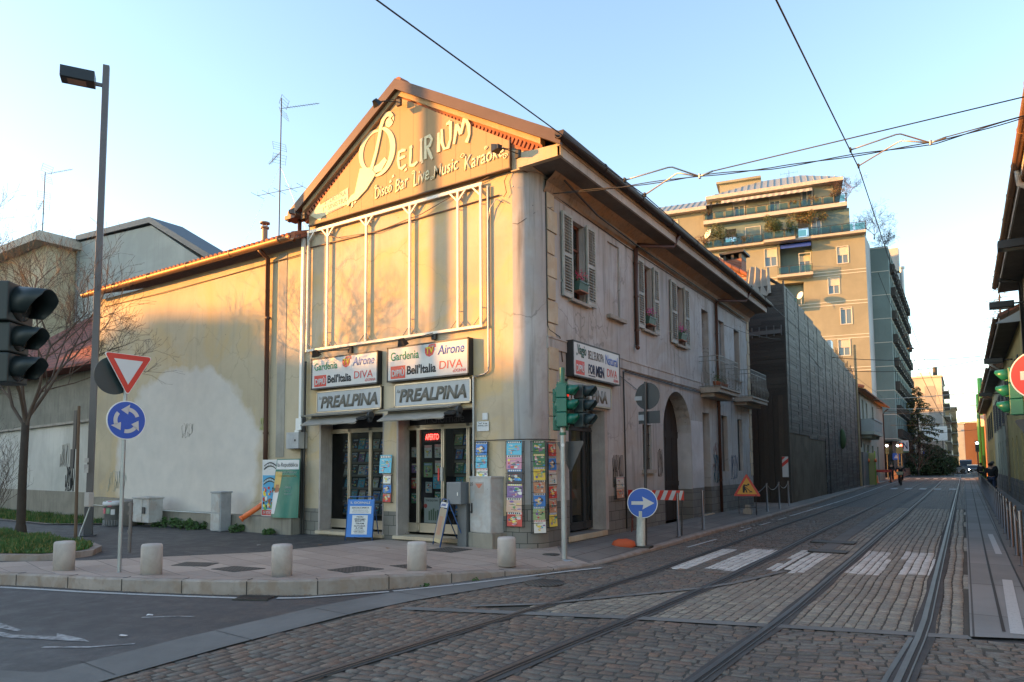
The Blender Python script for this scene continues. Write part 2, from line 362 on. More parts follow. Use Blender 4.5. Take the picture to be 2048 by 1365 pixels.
def cobbles(name, cols, bw, bh, warp, rot=0, order='YXZ', ms=.014, bstr=.8, wsc=1.3, rmin=.45, morcol=(.045,.04,.036), tar=0.0):
    m, nt, b = nodes(name); vec = swz(nt, order, rot=rot, warp=warp, wscale=wsc)
    t = nt.nodes.new('ShaderNodeTexBrick'); t.offset = .45; t.inputs['Scale'].default_value = 1; t.inputs['Brick Width'].default_value = bw; t.squash = .82; t.squash_frequency = 3
    t.inputs['Row Height'].default_value = bh; t.inputs['Mortar Size'].default_value = ms; t.inputs['Mortar Smooth'].default_value = .6; t.inputs['Color1'].default_value = (0,0,0,1); t.inputs['Color2'].default_value = (1,1,1,1); t.inputs['Mortar'].default_value = (.5,.5,.5,1)
    nt.links.new(vec, t.inputs['Vector'])
    r = nt.nodes.new('ShaderNodeValToRGB'); r.color_ramp.interpolation = 'CONSTANT'; els = r.color_ramp.elements
    for i, cc in enumerate(cols):
        e = els[i] if i < 2 else els.new(i/len(cols)); e.position = i/len(cols); e.color = (*cc, 1)
    nt.links.new(t.outputs[0], r.inputs[0]); v = coords(nt)
    n1 = noise(nt, v, 22, 5, .7); n2 = noise(nt, v, .42, 5, .65, .7); n3 = noise(nt, v, 1.6, 5, .7)
    c = mixc(nt, mul(nt, n1, .75), r.outputs[0], tuple(sum(q[i] for q in cols)/len(cols)*.45 for i in range(3)))
    c = mixc(nt, t.outputs['Fac'], c, mixc(nt, n3, morcol, (.16,.15,.135)))
    c = mixc(nt, mul(nt, ramp(nt, n2, .5, .68), .5), c, (.045,.042,.04))
    if tar: c = mixc(nt, mul(nt, ramp(nt, noise(nt, v, .55, 6, .72, 1.0), .60, .63), tar), c, mixc(nt, noise(nt, v, 60, 2, .8), (.05,.05,.05), (.14,.135,.13)))
    nt.links.new(c, b.inputs['Base Color']); nt.links.new(ramp(nt, n1, .3, .75, (rmin,)*3+(1,), (.85,)*3+(1,)), b.inputs['Roughness'])
    h = nt.nodes.new('ShaderNodeMath'); h.operation = 'MULTIPLY_ADD'; nt.links.new(t.outputs['Fac'], h.inputs[0]); h.inputs[1].default_value = -1.2; nt.links.new(n1, h.inputs[2])
    bump(nt, b, h.outputs[0], bstr, .03); return m
COB = cobbles('porphyry cobbles', [(.105,.065,.05),(.07,.058,.052),(.13,.09,.07),(.06,.05,.05),(.15,.085,.06),(.085,.075,.07)], .21, .125, .10, .12, 'XYZ', .017, .95, 1.1, .4, tar=.8)
COB2 = cobbles('porphyry cobbles', [(.07,.05,.042),(.052,.045,.042),(.085,.065,.055),(.045,.04,.04)], .22, .12, .06, 0, 'XYZ', .012, .7, 1.3)
SETT = cobbles('granite setts', [(.10,.092,.082),(.08,.074,.068),(.115,.104,.092),(.088,.078,.07)], .20, .165, .028, 0, 'YXZ', .011, .7, 2.2)
SETTP = cobbles('painted setts', [(.55,.54,.52),(.48,.47,.45),(.60,.59,.57)], .20, .165, .028, 0, 'YXZ', .011, .5, 2.2, .5, (.12,.11,.1))
PATHM = bricks('concrete lane slabs', 'YXZ', 2.4, .60, (.19,.19,.185), (.24,.235,.225), (.06,.058,.055), .012, .8, 0, 2, .0, .3, .35)
PAVE = bricks('pink granite slabs', 'XYZ', .92, .46, (.31,.245,.205), (.40,.32,.265), (.11,.09,.078), .008, .75, 0, 2, .37, .35, .3, .23, 0, .55)
PAVE2 = bricks('street pavement slabs', 'YXZ', .8, .4, (.15,.128,.115), (.19,.165,.145), (.05,.045,.04), .01, .8, 0, 2, .4, .35, .5)
CONCR = plaster('concrete band', (.165,.162,.155), (.07,.068,.064), None, .35, 2, .1)
TARM = plaster('tar patch', (.075,.072,.07), (.03,.03,.03), None, .4, 3, .1)
PAINT, nt, b = nodes('worn road paint'); v = coords(nt)
wn_ = ramp(nt, noise(nt, v, 34, 5, .75), .55, .72); c = mixc(nt, wn_, (.42,.42,.41), (.13,.128,.125)); nt.links.new(c, b.inputs['Base Color']); b.inputs['Roughness'].default_value = .7
FADEP, nt, b = nodes('faded road paint'); v = coords(nt)
wn_ = ramp(nt, noise(nt, v, 5, 7, .8), .42, .58); c = mixc(nt, wn_, (.33,.33,.33), (.09,.088,.09)); nt.links.new(c, b.inputs['Base Color']); b.inputs['Roughness'].default_value = .7
RAILM = mat('rail steel', (.15,.145,.14), .5, .85, .25, 12, .05); GROOVE = mat('rail groove', (.02,.018,.016), .7, .2, .3)

sheet('ground', [(-900,-900),(900,-900),(900,900),(-900,900)], -.02, ASPH)
MORT = plaster('sandy mortar bed', (.085,.078,.066), (.022,.02,.018), None, .9, 3, .1)
sheet('road', [(-6.9,-60),(60,-60),(60,8.3),(-.02,8.3),(-.02,31),(-5.45,31),(-5.4,22),(-5.4,12.2),(-5.6,10.9),(-6.6,8.3),(-6.9,7.4)], -.007, MORT)
sheet('street', [(-5.45,31),(-.02,31),(-.02,170),(-5.4,170),(-6.3,90),(-6.3,57)], .0, COB2)
sheet('track_paving', [(-4.2,31),(-.03,31),(-.03,96),(-1.95,96),(-2.55,31)], .004, SETT)
def stonemat(name, cols, worn=.35, dark=.5, rmin=.4):
    m, nt, b = nodes(name); g = nt.nodes.new('ShaderNodeNewGeometry'); r = nt.nodes.new('ShaderNodeValToRGB'); r.color_ramp.interpolation = 'CONSTANT'; els = r.color_ramp.elements
    for i, cc in enumerate(cols):
        e = els[i] if i < 2 else els.new(i/len(cols)); e.position = i/len(cols); e.color = (*cc, 1)
    nt.links.new(g.outputs['Random Per Island'], r.inputs[0]); v = coords(nt); n1 = noise(nt, v, 26, 5, .75); n2 = noise(nt, v, .5, 5, .65, .7); av = tuple(sum(q[i] for q in cols)/len(cols) for i in range(3))
    c = mixc(nt, mul(nt, ramp(nt, n1, .35, .75), .7), r.outputs[0], tuple(x*.45 for x in av)); c = mixc(nt, mul(nt, ramp(nt, n2, .45, .65), dark), c, tuple(x*.5 for x in av)); c = mixc(nt, mul(nt, ramp(nt, noise(nt, v, 3.2, 5, .75), .58, .72), worn), c, (.19,.18,.16))
    nt.links.new(c, b.inputs['Base Color']); nt.links.new(ramp(nt, n1, .3, .75, (rmin,)*3+(1,), (.85,)*3+(1,)), b.inputs['Roughness']); bump(nt, b, n1, .5, .006); return m
PORPH = stonemat('porphyry stones', [(.160,.116,.088),(.125,.104,.086),(.180,.132,.10),(.105,.092,.08),(.192,.122,.086),(.145,.126,.107),(.13,.10,.08),(.165,.144,.12)], .35, .55)
SETTS = stonemat('grey setts', [(.27,.23,.18),(.21,.188,.155),(.31,.265,.205),(.235,.19,.148),(.20,.17,.14)], .2, .3)
SETTW = stonemat('painted setts stones', [(.55,.54,.52),(.47,.46,.44),(.60,.59,.57)], .25, .1, .5)
def inpoly(x, y, poly):
    c = False; j = len(poly)-1
    for i in range(len(poly)):
        if (poly[i][1] > y) != (poly[j][1] > y) and x < (poly[j][0]-poly[i][0])*(y-poly[i][1])/(poly[j][1]-poly[i][1])+poly[i][0]: c = not c
        j = i
    return c
ZEB = [[(a,y0),(b_,y0),(b_,y1),(a,y1)] for a, b_, y0, y1 in ((-4.38,-3.97,11.35,14.5),(-3.70,-3.20,11.6,14.85),(-2.78,-2.22,11.85,15.1),(-1.80,-1.22,12.25,15.5),(-1.0,-.50,12.55,15.75))]
def pave(name, poly, ang, bw, bh, jit, mats, seed, arc=0, gap=.007, zj=.0035, zebra=False, hole=0.0):
    rg = random.Random(seed); ca, sa = math.cos(ang), math.sin(ang); xs = [p[0]*ca+p[1]*sa for p in poly]; ys = [-p[0]*sa+p[1]*ca for p in poly]; mb = M(); V_, F_, MI = mb.v, mb.f, mb.m
    ry = min(ys)-.3
    while ry < max(ys)+.3:
        h = bh*rg.uniform(.85,1.15); rx = min(xs)-rg.uniform(0,bw)
        while rx < max(xs):
            w = bw*rg.uniform(.62,1.3); cx, cy = rx+w/2, ry+h/2
            cy2 = cy+arc*math.sin(cx*1.15)+arc*.5*math.sin(cx*2.7+cy); X, Y = cx*ca-cy2*sa, cx*sa+cy2*ca
            if inpoly(X, Y, poly) and rg.random() >= hole:
                z = rg.uniform(-zj, zj); tx, ty = rg.uniform(-.02,.02), rg.uniform(-.02,.02); mi = 0
                if zebra and any(inpoly(X, Y, q) for q in ZEB): mi = 1
                top = []; bot = []
                for sx, sy in ((-1,-1),(1,-1),(1,1),(-1,1)):
                    jx, jy = rg.uniform(-jit,jit), rg.uniform(-jit,jit)
                    for lst, ins, zz in ((bot,gap,-.016),(top,gap+.007,z)):
                        lx, ly = sx*(w/2-ins)+jx, sy*(h/2-ins)+jy; px_, py_ = cx+lx, cy+ly; py_ += arc*math.sin(px_*1.15)+arc*.5*math.sin(px_*2.7+cy)
                        lst.append((px_*ca-py_*sa, px_*sa+py_*ca, zz+(tx*lx+ty*ly if lst is top else 0)))
                b0 = len(V_); V_ += bot+top; F_ += [[b0+4,b0+5,b0+6,b0+7]]+[[b0+i,b0+(i+1)%4,b0+4+(i+1)%4,b0+4+i] for i in range(4)]; MI += [mi]*5; mb.sm += [True]*5
            rx += w
        ry += h
    return mb.build(name, mats, kind='structure', fixn=False)
RY = R(90)
pave('cobblestones', [(-6.12,2.2),(-4.5,2.2),(-4.5,7.05),(-5.85,6.55),(-6.05,7.9),(-6.1,7.0)], RY+.03, .175, .115, .013, [PORPH], 1, .03, .006, .005)
pave('cobblestones', [(-4.5,2.2),(3.6,2.2),(3.6,8.45),(-.02,8.3),(-3.24,7.36),(-4.5,6.95)], .10, .17, .118, .014, [PORPH], 2, .10, .006, .005, hole=.012)
pave('cobblestones', [(-5.85,6.5),(-4.5,7.0),(-5.1,7.1),(-4.54,7.56),(-3.6,8.97),(-2.9,10.35),(-2.62,11.2),(-5.42,11.2),(-5.9,9.6),(-6.0,8.2)], .05, .16, .11, .010, [PORPH], 3, .03, .006, .004)
pave('cobblestones', [(-5.38,11.25),(-2.60,11.25),(-2.58,15.2),(-5.38,15.2)], RY, .17, .115, .005, [PORPH,SETTW], 5, .006, .005, .003, True)
pave('cobblestones', [(-5.38,15.25),(-2.6,15.25),(-2.6,31),(-5.4,31),(-5.35,17)], .05, .17, .115, .010, [PORPH], 6, .03, .008, .004)
pave('setts', [(-4.6,7.05),(-3.2,7.5),(-.03,8.4),(-.03,31),(-2.57,31),(-2.52,11.9),(-2.9,10.35),(-3.6,8.97),(-4.54,7.56)], RY, .17, .117, .006, [SETTS,SETTW], 4, .010, .005, .003, True)
def strip(name, line, w, z, m, kind='structure'):
    mb = M(); n = len(line)
    L = []
    for i, (x, y) in enumerate(line):
        a = Vector(line[max(i-1, 0)]); b_ = Vector(line[min(i+1, n-1)]); d = (b_-a).normalized(); p = Vector((-d.y, d.x))*w/2
        L.append(((x+p.x, y+p.y, z), (x-p.x, y-p.y, z)))
    for i in range(n-1): mb.quad(L[i][0], L[i+1][0], L[i+1][1], L[i][1])
    return mb.build(name, m, kind=kind, fixn=False)
strip('stone_band', [(-5.85,6.48),(-4.5,6.98),(-3.24,7.44),(-1.9,7.82),(-.53,8.2),(-.03,8.33)], .17, .008, CONCR)
strip('stone_band', [(-5.2,7.0),(-4.54,7.54),(-3.63,8.95),(-3.16,9.68),(-2.9,10.32),(-2.5,11.9)], .10, .012, CONCR)
strip('centre_band', [(-2.42,14.9),(-2.48,24),(-2.2,50),(-1.9,96)], .30, .012, CONCR)
sheet('roadway', [(-60,-40),(-6.3,-40),(-6.25,0),(-6.3,3.0),(-6.4,6.0),(-6.4,7.4),(-6.9,7.7),(-7.9,6.7),(-8.6,6.0),(-10.6,5.3),(-12.24,4.75),(-30,1.0),(-60,-2)], .004, ASPH)
strip('concrete_lane', [(-6.4,-10),(-6.3,3.0),(-6.42,4.2),(-6.48,6.0),(-6.38,7.0),(-6.05,8.4),(-5.82,9.4)], .68, .010, CONCR)
sheet('concrete_lane', [(-9,2.0),(-7.05,2.69),(-6.6,2.88),(-6.5,1.5),(-9,1.0)], .0085, CONCR)
for i in (0, 1, 2, 3): strip('lane_joint', [(-6.74, 3.2+i*1.35), (-6.05, 3.15+i*1.35)], .012, .013, TARM)
# painted lines
strip('edge_line', [(-14,4.0),(-12.24,4.46),(-11.4,4.72),(-10.5,4.98),(-9.65,5.27),(-8.7,5.63),(-8.15,5.85)], .085, .009, PAINT)
strip('edge_line', [(-7.7,6.08),(-7.45,6.25),(-7.0,6.85),(-6.75,7.2)], .085, .014, PAINT)
strip('edge_line', [(-6.72,7.25),(-6.2,8.3),(-5.85,9.2),(-5.45,10.2),(-5.2,10.7)], .08, .016, PAINT)
sheet('faded_arrow', [(-9.2,3.5),(-8.6,3.47),(-8.55,3.42),(-9.2,3.35)], .009, FADEP)
sheet('faded_arrow', [(-8.95,3.28),(-8.39,3.22),(-7.75,3.47),(-7.42,3.60),(-7.6,3.63),(-8.1,3.60),(-7.95,3.53),(-8.4,3.34)], .0095, FADEP)
strip('faded_mark', [(-7.6,3.25),(-7.2,3.5),(-6.95,3.8)], .05, .009, FADEP); strip('faded_mark', [(-8.1,4.5),(-7.8,4.75),(-7.6,4.85)], .05, .009, FADEP)
for i in range(5): sheet('crossing_stripe', [(-4.3+.85*i,53),(-3.9+.85*i,53),(-3.9+.85*i,55.5),(-4.3+.85*i,55.5)], .016, PAINT)
for i in range(7): sheet('crossing_stripe', [(-4.6+.85*i,88),(-4.2+.85*i,88),(-4.2+.85*i,91.5),(-4.6+.85*i,91.5)], .016, PAINT)
strip('kerb_dash', [(-4.95,14.3),(-4.9,16.2)], .07, .008, PAINT)
for i in range(8): strip('kerb_dash', [(-4.95+.01*i,18.3+2.2*i),(-4.95+.01*i,19.5+2.2*i)], .06, .008, PAINT)
strip('edge_line', [(-4.95,24.5),(-4.9,38),(-5.3,60),(-5.5,96)], .07, .0085, PAINT)
strip('stop_line', [(-5.0,97),(1,97)], .4, .016, PAINT)
# tram rails: tarred bed, groove and head
for x, mild in ((-4.42, 0), (-3.2, 0), (-1.80, 0), (-.45, 0)):
    def rx(y): return x + (.10*math.sin((y-8)*.28)*math.exp(-(y-8)*(y-8)/60) if x < -3 else 0) - (max(0, y-40)/115*(.62 if x < -4 else .3 if x < -1.5 and x > -3 else 0) if y > 40 else 0) - (.035*max(0, 8.5-y) if x > -2 else .03*max(0, 8.5-y))
    ys = [-8,-4,0,2,3,4,5,6,7,8,9,10,11,12,14,16,20,26,34,46,60,75,96,160]
    line = [(rx(y), y) for y in ys]
    strip('rail_bed', [(a+.03+.02*math.sin(k*2.3), y) for k, (a, y) in enumerate(line)], .20 if x > -3.5 else .17, .006, TARM)
    mb = M()
    for off, w, z, mi in ((0, .050, .014, 0), (.042, .034, .009, 1), (.066, .014, .014, 0)):
        for i in range(len(line)-1):
            (xa, ya), (xb, yb) = line[i], line[i+1]
            if mi == 0:
                for (sa, za, sb, zb) in ((-w/2, z, w/2, z), (-w/2, .004, -w/2, z), (w/2, .004, w/2, z)):
                    mb.quad((xa+off+sa, ya, za), (xb+off+sa, yb, za), (xb+off+sb, yb, zb), (xa+off+sb, ya, zb), 0)
            else: mb.quad((xa+off-w/2, ya, z), (xb+off-w/2, yb, z), (xb+off+w/2, yb, z), (xa+off+w/2, ya, z), 1)
    mb.build('tram_rail', [RAILM, GROOVE], kind='structure', fixn=False)
strip('tram_rail', [(-.75,3),(-.66,5.2),(-.60,6.6),(-.52,8)], .04, .012, RAILM)
# right hand lane, drain, pavement
sheet('stone_lane', [(-.03,8.36),(.6,8.6),(.6,15.3),(1.0,92),(-.03,92)], .010, PATHM)
strip('drain_channel', [(.26,8.75),(.265,15.1),(.36,50),(.45,92)], .03, .014, GROOVE)
strip('edge_line', [(.37,8.7),(.45,12.6)], .12, .015, PAINT); strip('edge_line', [(.47,16.05),(.45,20.4)], .10, .015, PAINT)
sheet('pavement', [(.6,8.6),(3.5,8.6),(3.5,170),(1.1,170),(1.0,92),(.6,15.3)], .011, PAVE2)
strip('kerb', [(.6,8.6),(.6,15.3),(1.0,92)], .022, .016, GROOVE)
for y in (12.0, 16.4, 21): strip('lane_joint', [(-.02, y), (.6, y)], .012, .0145, TARM)

# ---- corner pavement with its granite kerb
K = [(-30,.2,.16),(-22,2.1,.17),(-16,3.6,.18),(-12.24,4.62,.18),(-11.53,4.88,.18),(-10.56,5.14,.18),(-9.67,5.44,.19),(-8.58,5.87,.20),(-7.85,6.24,.21),(-7.45,6.52,.21),(-6.92,7.3,.20),(-6.45,8.25,.16),(-6.1,9.2,.10),(-5.75,10.1,.05),(-5.47,11.0,.035),
     (-5.40,12.1,.045),(-5.36,13.6,.07),(-5.36,17.1,.09),(-5.32,22.9,.09),(-5.45,33.7,.10),(-6.05,57,.10),(-6.15,90,.10)]
def off2(line, d):
    out = []
    for i in range(len(line)):
        a = Vector(line[max(i-1, 0)][:2]); b_ = Vector(line[min(i+1, len(line)-1)][:2]); t = (b_-a).normalized(); out.append((line[i][0]-t.y*d, line[i][1]+t.x*d))
    return out
K1 = off2(K, .16); K2 = off2(K, .75)
mb = M()
for i in range(len(K)-1):
    (x0,y0,z0),(x1,y1,z1) = K[i], K[i+1]; a0, a1 = K1[i], K1[i+1]; r = .025
    c0, c1 = off2(K, r)[i], off2(K, r)[i+1]
    mb.quad((x0,y0,-.01),(x1,y1,-.01),(x1,y1,z1-r),(x0,y0,z0-r)); mb.quad((x0,y0,z0-r),(x1,y1,z1-r),(*c1,z1),(*c0,z0)); mb.quad((*c0,z0),(*c1,z1),(*a1,z1-.004),(*a0,z0-.004))
mb.build('kerb', GRANITE, kind='structure', weld=True)
# kerb joints
mb = M()
import bisect
segs = []; acc = 0
for i in range(3, len(K)-8):
    a, b_ = Vector(K[i]), Vector(K[i+1]); segs.append((acc, a, b_)); acc += (b_-a).length
s_ = .3
while s_ < acc:
    for q0, a, b_ in segs:
        if q0 <= s_ < q0+(b_-a).length:
            p = a+(b_-a).normalized()*(s_-q0); t = (b_-a).normalized(); n = Vector((-t.y, t.x, 0))
            zt = p.z+.002
            mb.obox((p.x-n.x*.0015, p.y-n.y*.0015, zt/2-.002), t*.006, n*.002, Vector((0,0,zt/2-.012))); mb.obox((p.x+n.x*.092, p.y+n.y*.092, zt-.001), t*.006, n*.068, Vector((0,0,.002)))
    s_ += .98
mb.build('kerb_joint', GROOVE, kind='structure')
mb = M(); mb2 = M()
for i in range(len(K)-1):
    tgt = mb if i < 14 else mb2
    z0, z1 = K[i][2]-.004, K[i+1][2]-.004
    tgt.quad((*K1[i],z0),(*K1[i+1],z1),(*K2[i+1],.13),(*K2[i],.13))
# flat parts
mb.poly([(*p,.13) for p in K2[2:15]]+[(-6.90,12.2,.13),(-6.96,11.75,.13),(-7.5,11.44,.13),(-10.9,11.42,.13),(-11.0,10.0,.13),(-11.3,8.6,.13),(-11.9,7.75,.13),(-12.55,6.95,.13),(-13.0,6.3,.13),(-14.2,5.3,.13),(-17,4.3,.13)])
mb2.poly([(*K2[14],.13)]+[(*p,.13) for p in K2[15:]]+[(-7.6,90,.13),(-7.6,30,.13),(-6.96,28,.13),(-6.90,12.2,.13)])
mb.build('pavement', PAVE, kind='structure'); mb2.build('pavement', PAVE2, kind='structure')
sheet('yard', [(-60,30),(-60,-9),(-30,1.5),(-16.3,4.7),(-12.6,5.8),(-10.5,6.5),(-8,8),(-8,12.2),(-30,12.2)], .122, ASPH)
strip('yard_edge', [(-10.95,11.4),(-11.05,10.0),(-11.35,8.6),(-11.95,7.75),(-12.6,6.95),(-13.05,6.3)], .05, .134, TARM)
# manhole covers, grates (each lies on its own)
GRATE, nt, b = nodes('chequer grating'); v = coords(nt, (1,1,1)); ck = nt.nodes.new('ShaderNodeTexChecker'); ck.inputs['Scale'].default_value = 26; nt.links.new(v, ck.inputs[0])
c = mixc(nt, ck.outputs['Fac'], (.02,.018,.016), (.075,.068,.06)); nt.links.new(c, b.inputs['Base Color']); b.inputs['Roughness'].default_value = .6; bump(nt, b, ck.outputs['Fac'], .5, .01)
def cover(pts, z, label, group='metal covers in the paving'):
    mb = M(); cx = sum(p[0] for p in pts)/4; cy = sum(p[1] for p in pts)/4
    mb.prism([(x-cx, y-cy, -.02) for x, y in pts], (0,0,.024)); o = mb.build('manhole_cover', GRATE, label=label, cat='manhole cover', group=group)
    o.location = (cx, cy, z); r_ = M()
    P = [Vector((x-cx, y-cy, -.004)) for x, y in pts]
    for i in range(4): r_.tube([P[i], P[(i+1) % 4]], .012, 4)
    r_.build('rim', IRON, o); return o
cover([(-11.07,6.62),(-10.47,6.85),(-10.65,7.2),(-11.26,7.0)], .1315, 'leftmost dark rectangular cover in the pink pavement')
cover([(-10.12,6.72),(-9.53,6.72),(-9.42,7.2),(-10.08,7.12)], .1315, 'dark cover just right of the leftmost one, left of the middle bollard')
cover([(-8.42,7.6),(-7.93,7.55),(-7.73,8.12),(-8.3,8.16)], .1315, 'dark cover between the third and fourth stone bollards')
cover([(-7.9,8.45),(-7.4,8.35),(-7.15,8.6),(-7.6,8.9)], .1315, 'dark cover behind the fourth stone bollard')
cover([(-8.75,10.35),(-8.1,10.3),(-8.05,10.9),(-8.7,10.95)], .1315, 'dark cover under the slanted pavement board')
cover([(-2.92,16.5),(-2.05,16.5),(-2.05,17.0),(-2.92,17.0)], .020, 'farther of the two dark drain grates between the tram tracks')
cover([(-2.66,14.72),(-1.98,14.72),(-1.98,15.15),(-2.66,15.15)], .020, 'nearer of the two dark drain grates at the zebra crossing')
mb = M()
for i in range(11): mb.box(-.23+.042*i, -.205+.042*i, -.12, .12, 0, .02)
mb.box(-.25,.25,-.14,-.12,0,.02); mb.box(-.25,.25,.12,.14,0,.02)
o = mb.build('drain_grate', IRON, label='rusty slotted drain grate at the foot of the granite kerb', cat='drain grate'); o.location = (-7.95, 5.93, .006); o.rotation_euler[2] = R(24)
mb = M(); mb.lathe((0,0,0), [(.0,0),(.30,0),(.30,.012),(.0,.014)], 28); o = mb.build('manhole_cover', GRATE, label='round iron cover in the cobbles off the kerb corner', cat='manhole cover', group='metal covers in the paving'); o.location = (-5.28, 8.95, .002)
mb = M(); mb.lathe((0,0,0), [(.0,0),(.34,0),(.34,.012),(.0,.014)], 28); o = mb.build('manhole_cover', GRATE, label='round iron cover in the cobbles at the bottom right', cat='manhole cover', group='metal covers in the paving'); o.location = (.55, 6.75, .004)
mb = M(); mb.lathe((0,0,0), [(.0,0),(.16,0),(.16,.008),(.0,.01)], 20); o = mb.build('manhole_cover', GRATE, label='small round cover in the pavement left of the traffic light', cat='manhole cover', group='metal covers in the paving'); o.location = (-6.35, 11.0, .128)
# ---- grass
def grass(name, poly, z, n, h=.09, seed=1):
    rg = random.Random(seed); xs = [p[0] for p in poly]; ys = [p[1] for p in poly]; mb = M()
    def inside(x, y):
        c = False; j = len(poly)-1
        for i in range(len(poly)):
            if (poly[i][1] > y) != (poly[j][1] > y) and x < (poly[j][0]-poly[i][0])*(y-poly[i][1])/(poly[j][1]-poly[i][1])+poly[i][0]: c = not c
            j = i
        return c
    k = 0
    while k < n:
        x, y = rg.uniform(min(xs), max(xs)), rg.uniform(min(ys), max(ys))
        if not inside(x, y): continue
        k += 1; a = rg.uniform(0, 6.28); hh = h*rg.uniform(.4, 1.3)*(1+.5*math.sin(x*3)*math.sin(y*4)); w = rg.uniform(.008, .018); l = rg.uniform(-.05, .05); l2 = rg.uniform(-.05, .05)
        dx, dy = math.cos(a)*w, math.sin(a)*w
        mb.add([(x-dx, y-dy, z), (x+dx, y+dy, z), (x+l, y+l2, z+hh)], [(0,1,2)], 0 if rg.random() < .8 else 1)
    return mb.build(name, [GRASSM, LEAF2], kind='stuff', label='short rough green grass', fixn=False)
SOIL = plaster('soil and turf', (.05,.06,.022), (.03,.022,.014), None, .8, 6, .1)
isl = [(-20.5,5.2),(-17,4.95),(-14.5,5.35),(-13.75,5.75),(-13.55,6.15),(-13.7,6.65),(-14.3,7.1),(-15.5,7.45),(-17.5,7.6),(-20.5,7.7)]
mb = M(); mb.prism([(x,y,.10) for x,y in isl], (0,0,.13)); mb.build('kerb', GRANITE, kind='structure', bevel=.02)
isl2 = [((x+17)*.955-17, (y-6.4)*.86+6.4) for x,y in isl]
mb = M(); mb.poly([(x,y,.236) for x,y in isl2]); mb.build('soil', SOIL, kind='structure', fixn=False)
tag(grass('grass', isl2, .236, 16000, .08, 2), cat='grass')
vs2 = [(-45,10.2),(-30,10.0),(-22.5,9.75),(-21.3,10.3),(-20.9,11.35),(-22,11.4),(-33,12.2),(-45,13)]
mb = M(); mb.poly([(x,y,.15) for x,y in vs2]); mb.build('soil', SOIL, kind='structure', fixn=False)
grass('grass', vs2, .15, 16000, .10, 3)['category'] = 'grass'
strip('kerb', [(-45,10.05),(-30,9.85),(-22.4,9.62),(-21.2,10.25),(-20.85,11.1)], .10, .162, GRANITE)
for k in [o for o in COL.objects if o.name.startswith('grass')]: pass
# ------------------------------------------------------------------ corner building
Y0, X0, YE = 11.49, -6.96, 28.0
PF = lambda a, z, d: (a, Y0+d, z)        # front wall
PS = lambda a, z, d: (X0-d, a, z)        # street wall
cb = thing('corner_building', 'old two storey corner house with gable, shops below and peeling plaster street front', 'building', (-10, 14, .1))
cbp = lambda mb, n, m, **k: mb.build(n, m, PB, **k)
class _P: pass
def W(o):                                 # keep world coordinates under an offset parent
    o.matrix_parent_inverse = o.parent.matrix_world.inverted() if False else Matrix.Translation(-o.parent.location); return o
def part(mb, name, m, root=None, **k): return W(mb.build(name, m, root or cb, **k)) if (root or cb).location.length > 0 and (root or cb).type == 'EMPTY' else mb.build(name, m, root or cb, **k)

XL = -13.58                               # left end of the gabled part
mb = M()
shopA = (-13.07, -10.95, .23, 2.95); shopB = (-10.56, -8.45, .23, 2.95)
wallgrid(mb, PF, XL, -7.45, .75, 7.75, [(-13.07,-10.95,.75,2.95), (-10.56,-8.45,.75,2.95)], .42, 0, 1)
AP = (-10.42, 10.36)
zr = lambda x: AP[1]-(x-AP[0])*.640 if x > AP[0] else AP[1]-(AP[0]-x)*.63
mb.poly([PF(XL,7.75,0), PF(-7.45,7.75,0), PF(-7.45,zr(-7.45)-.1,0), PF(AP[0],AP[1]-.1,0), PF(XL,zr(XL)-.1,0)])
part(mb, 'front_wall', [PL_FRONT, STONE])
# stone clad base of the front
mb = M(); wallgrid(mb, PF, XL, -7.45, .10, .75, [(-13.07,-10.95,.23,.75), (-10.56,-8.45,.23,.75)], .42, 0, 1); part(mb, 'plinth', [SLABF, STONE])
# rounded corner
mb = M(); n = 7; cx, cy = -7.45, 11.98; pts = [(cx+.49*math.sin(R(90*i/n)), cy-.49*math.cos(R(90*i/n))) for i in range(n+1)]
for z0, z1, mi in ((.1, .98, 1), (.98, 7.72, 0)):
    for i in range(n):
        (a, c_), (d, e) = pts[i], pts[i+1]; mb.add([(a,c_,z0),(d,e,z0),(d,e,z1),(a,c_,z1)], [(0,1,2,3)], mi, True)
part(mb, 'rounded_corner', [PL_SIDE, SLABF], weld=True)
# ---- street wall
up = [(13.05,13.72,5.34,7.12,.30), (17.07,17.74,5.34,7.12,.30), (19.59,20.24,5.30,7.10,.30), (22.06,22.76,4.28,6.84,.35), (23.92,24.60,4.28,6.80,.12), (25.85,26.58,4.9,6.78,.3), (14.95,15.62,5.34,7.15,.05)]
lo = [(12.86,14.60,.26,3.00,.42), (16.89,17.49,1.62,2.80,.25), (18.38,20.72,.1,3.88,.45), (21.88,22.60,.16,3.42,.35), (23.92,24.66,1.5,3.44,.14), (25.95,26.6,1.5,3.42,.12)]
mb = M(); wallgrid(mb, PS, 11.98, YE, 1.02, 7.72, [h if h[2] > 1.02 else (h[0],h[1],1.02,h[3],h[4]) for h in up+lo], .3)
# arch spandrels + vault
ac, ar, az = 19.55, 1.17, 2.72
def arcp(k, N=16): t = math.pi*k/N; return ac-ar*math.cos(t), az+1.16*math.sin(t)
for k in range(16):
    (a0, z0), (a1, z1) = arcp(k), arcp(k+1)
    mb.quad(PS(a0,z0,-.001), PS(a1,z1,-.001), PS(a1,3.885,-.001), PS(a0,3.885,-.001)); mb.quad(PS(a0,z0,0), PS(a1,z1,0), PS(a1,z1,.45), PS(a0,z0,.45))
part(mb, 'street_wall', PL_SIDE)
mb = M(); wallgrid(mb, PS, 11.98, YE, .02, 1.02, [(12.86,14.60,.26,1.02,.42), (18.38,20.72,.02,1.02,.45), (21.88,22.60,.16,1.02,.35)], .3); part(mb, 'plinth', SLABW)
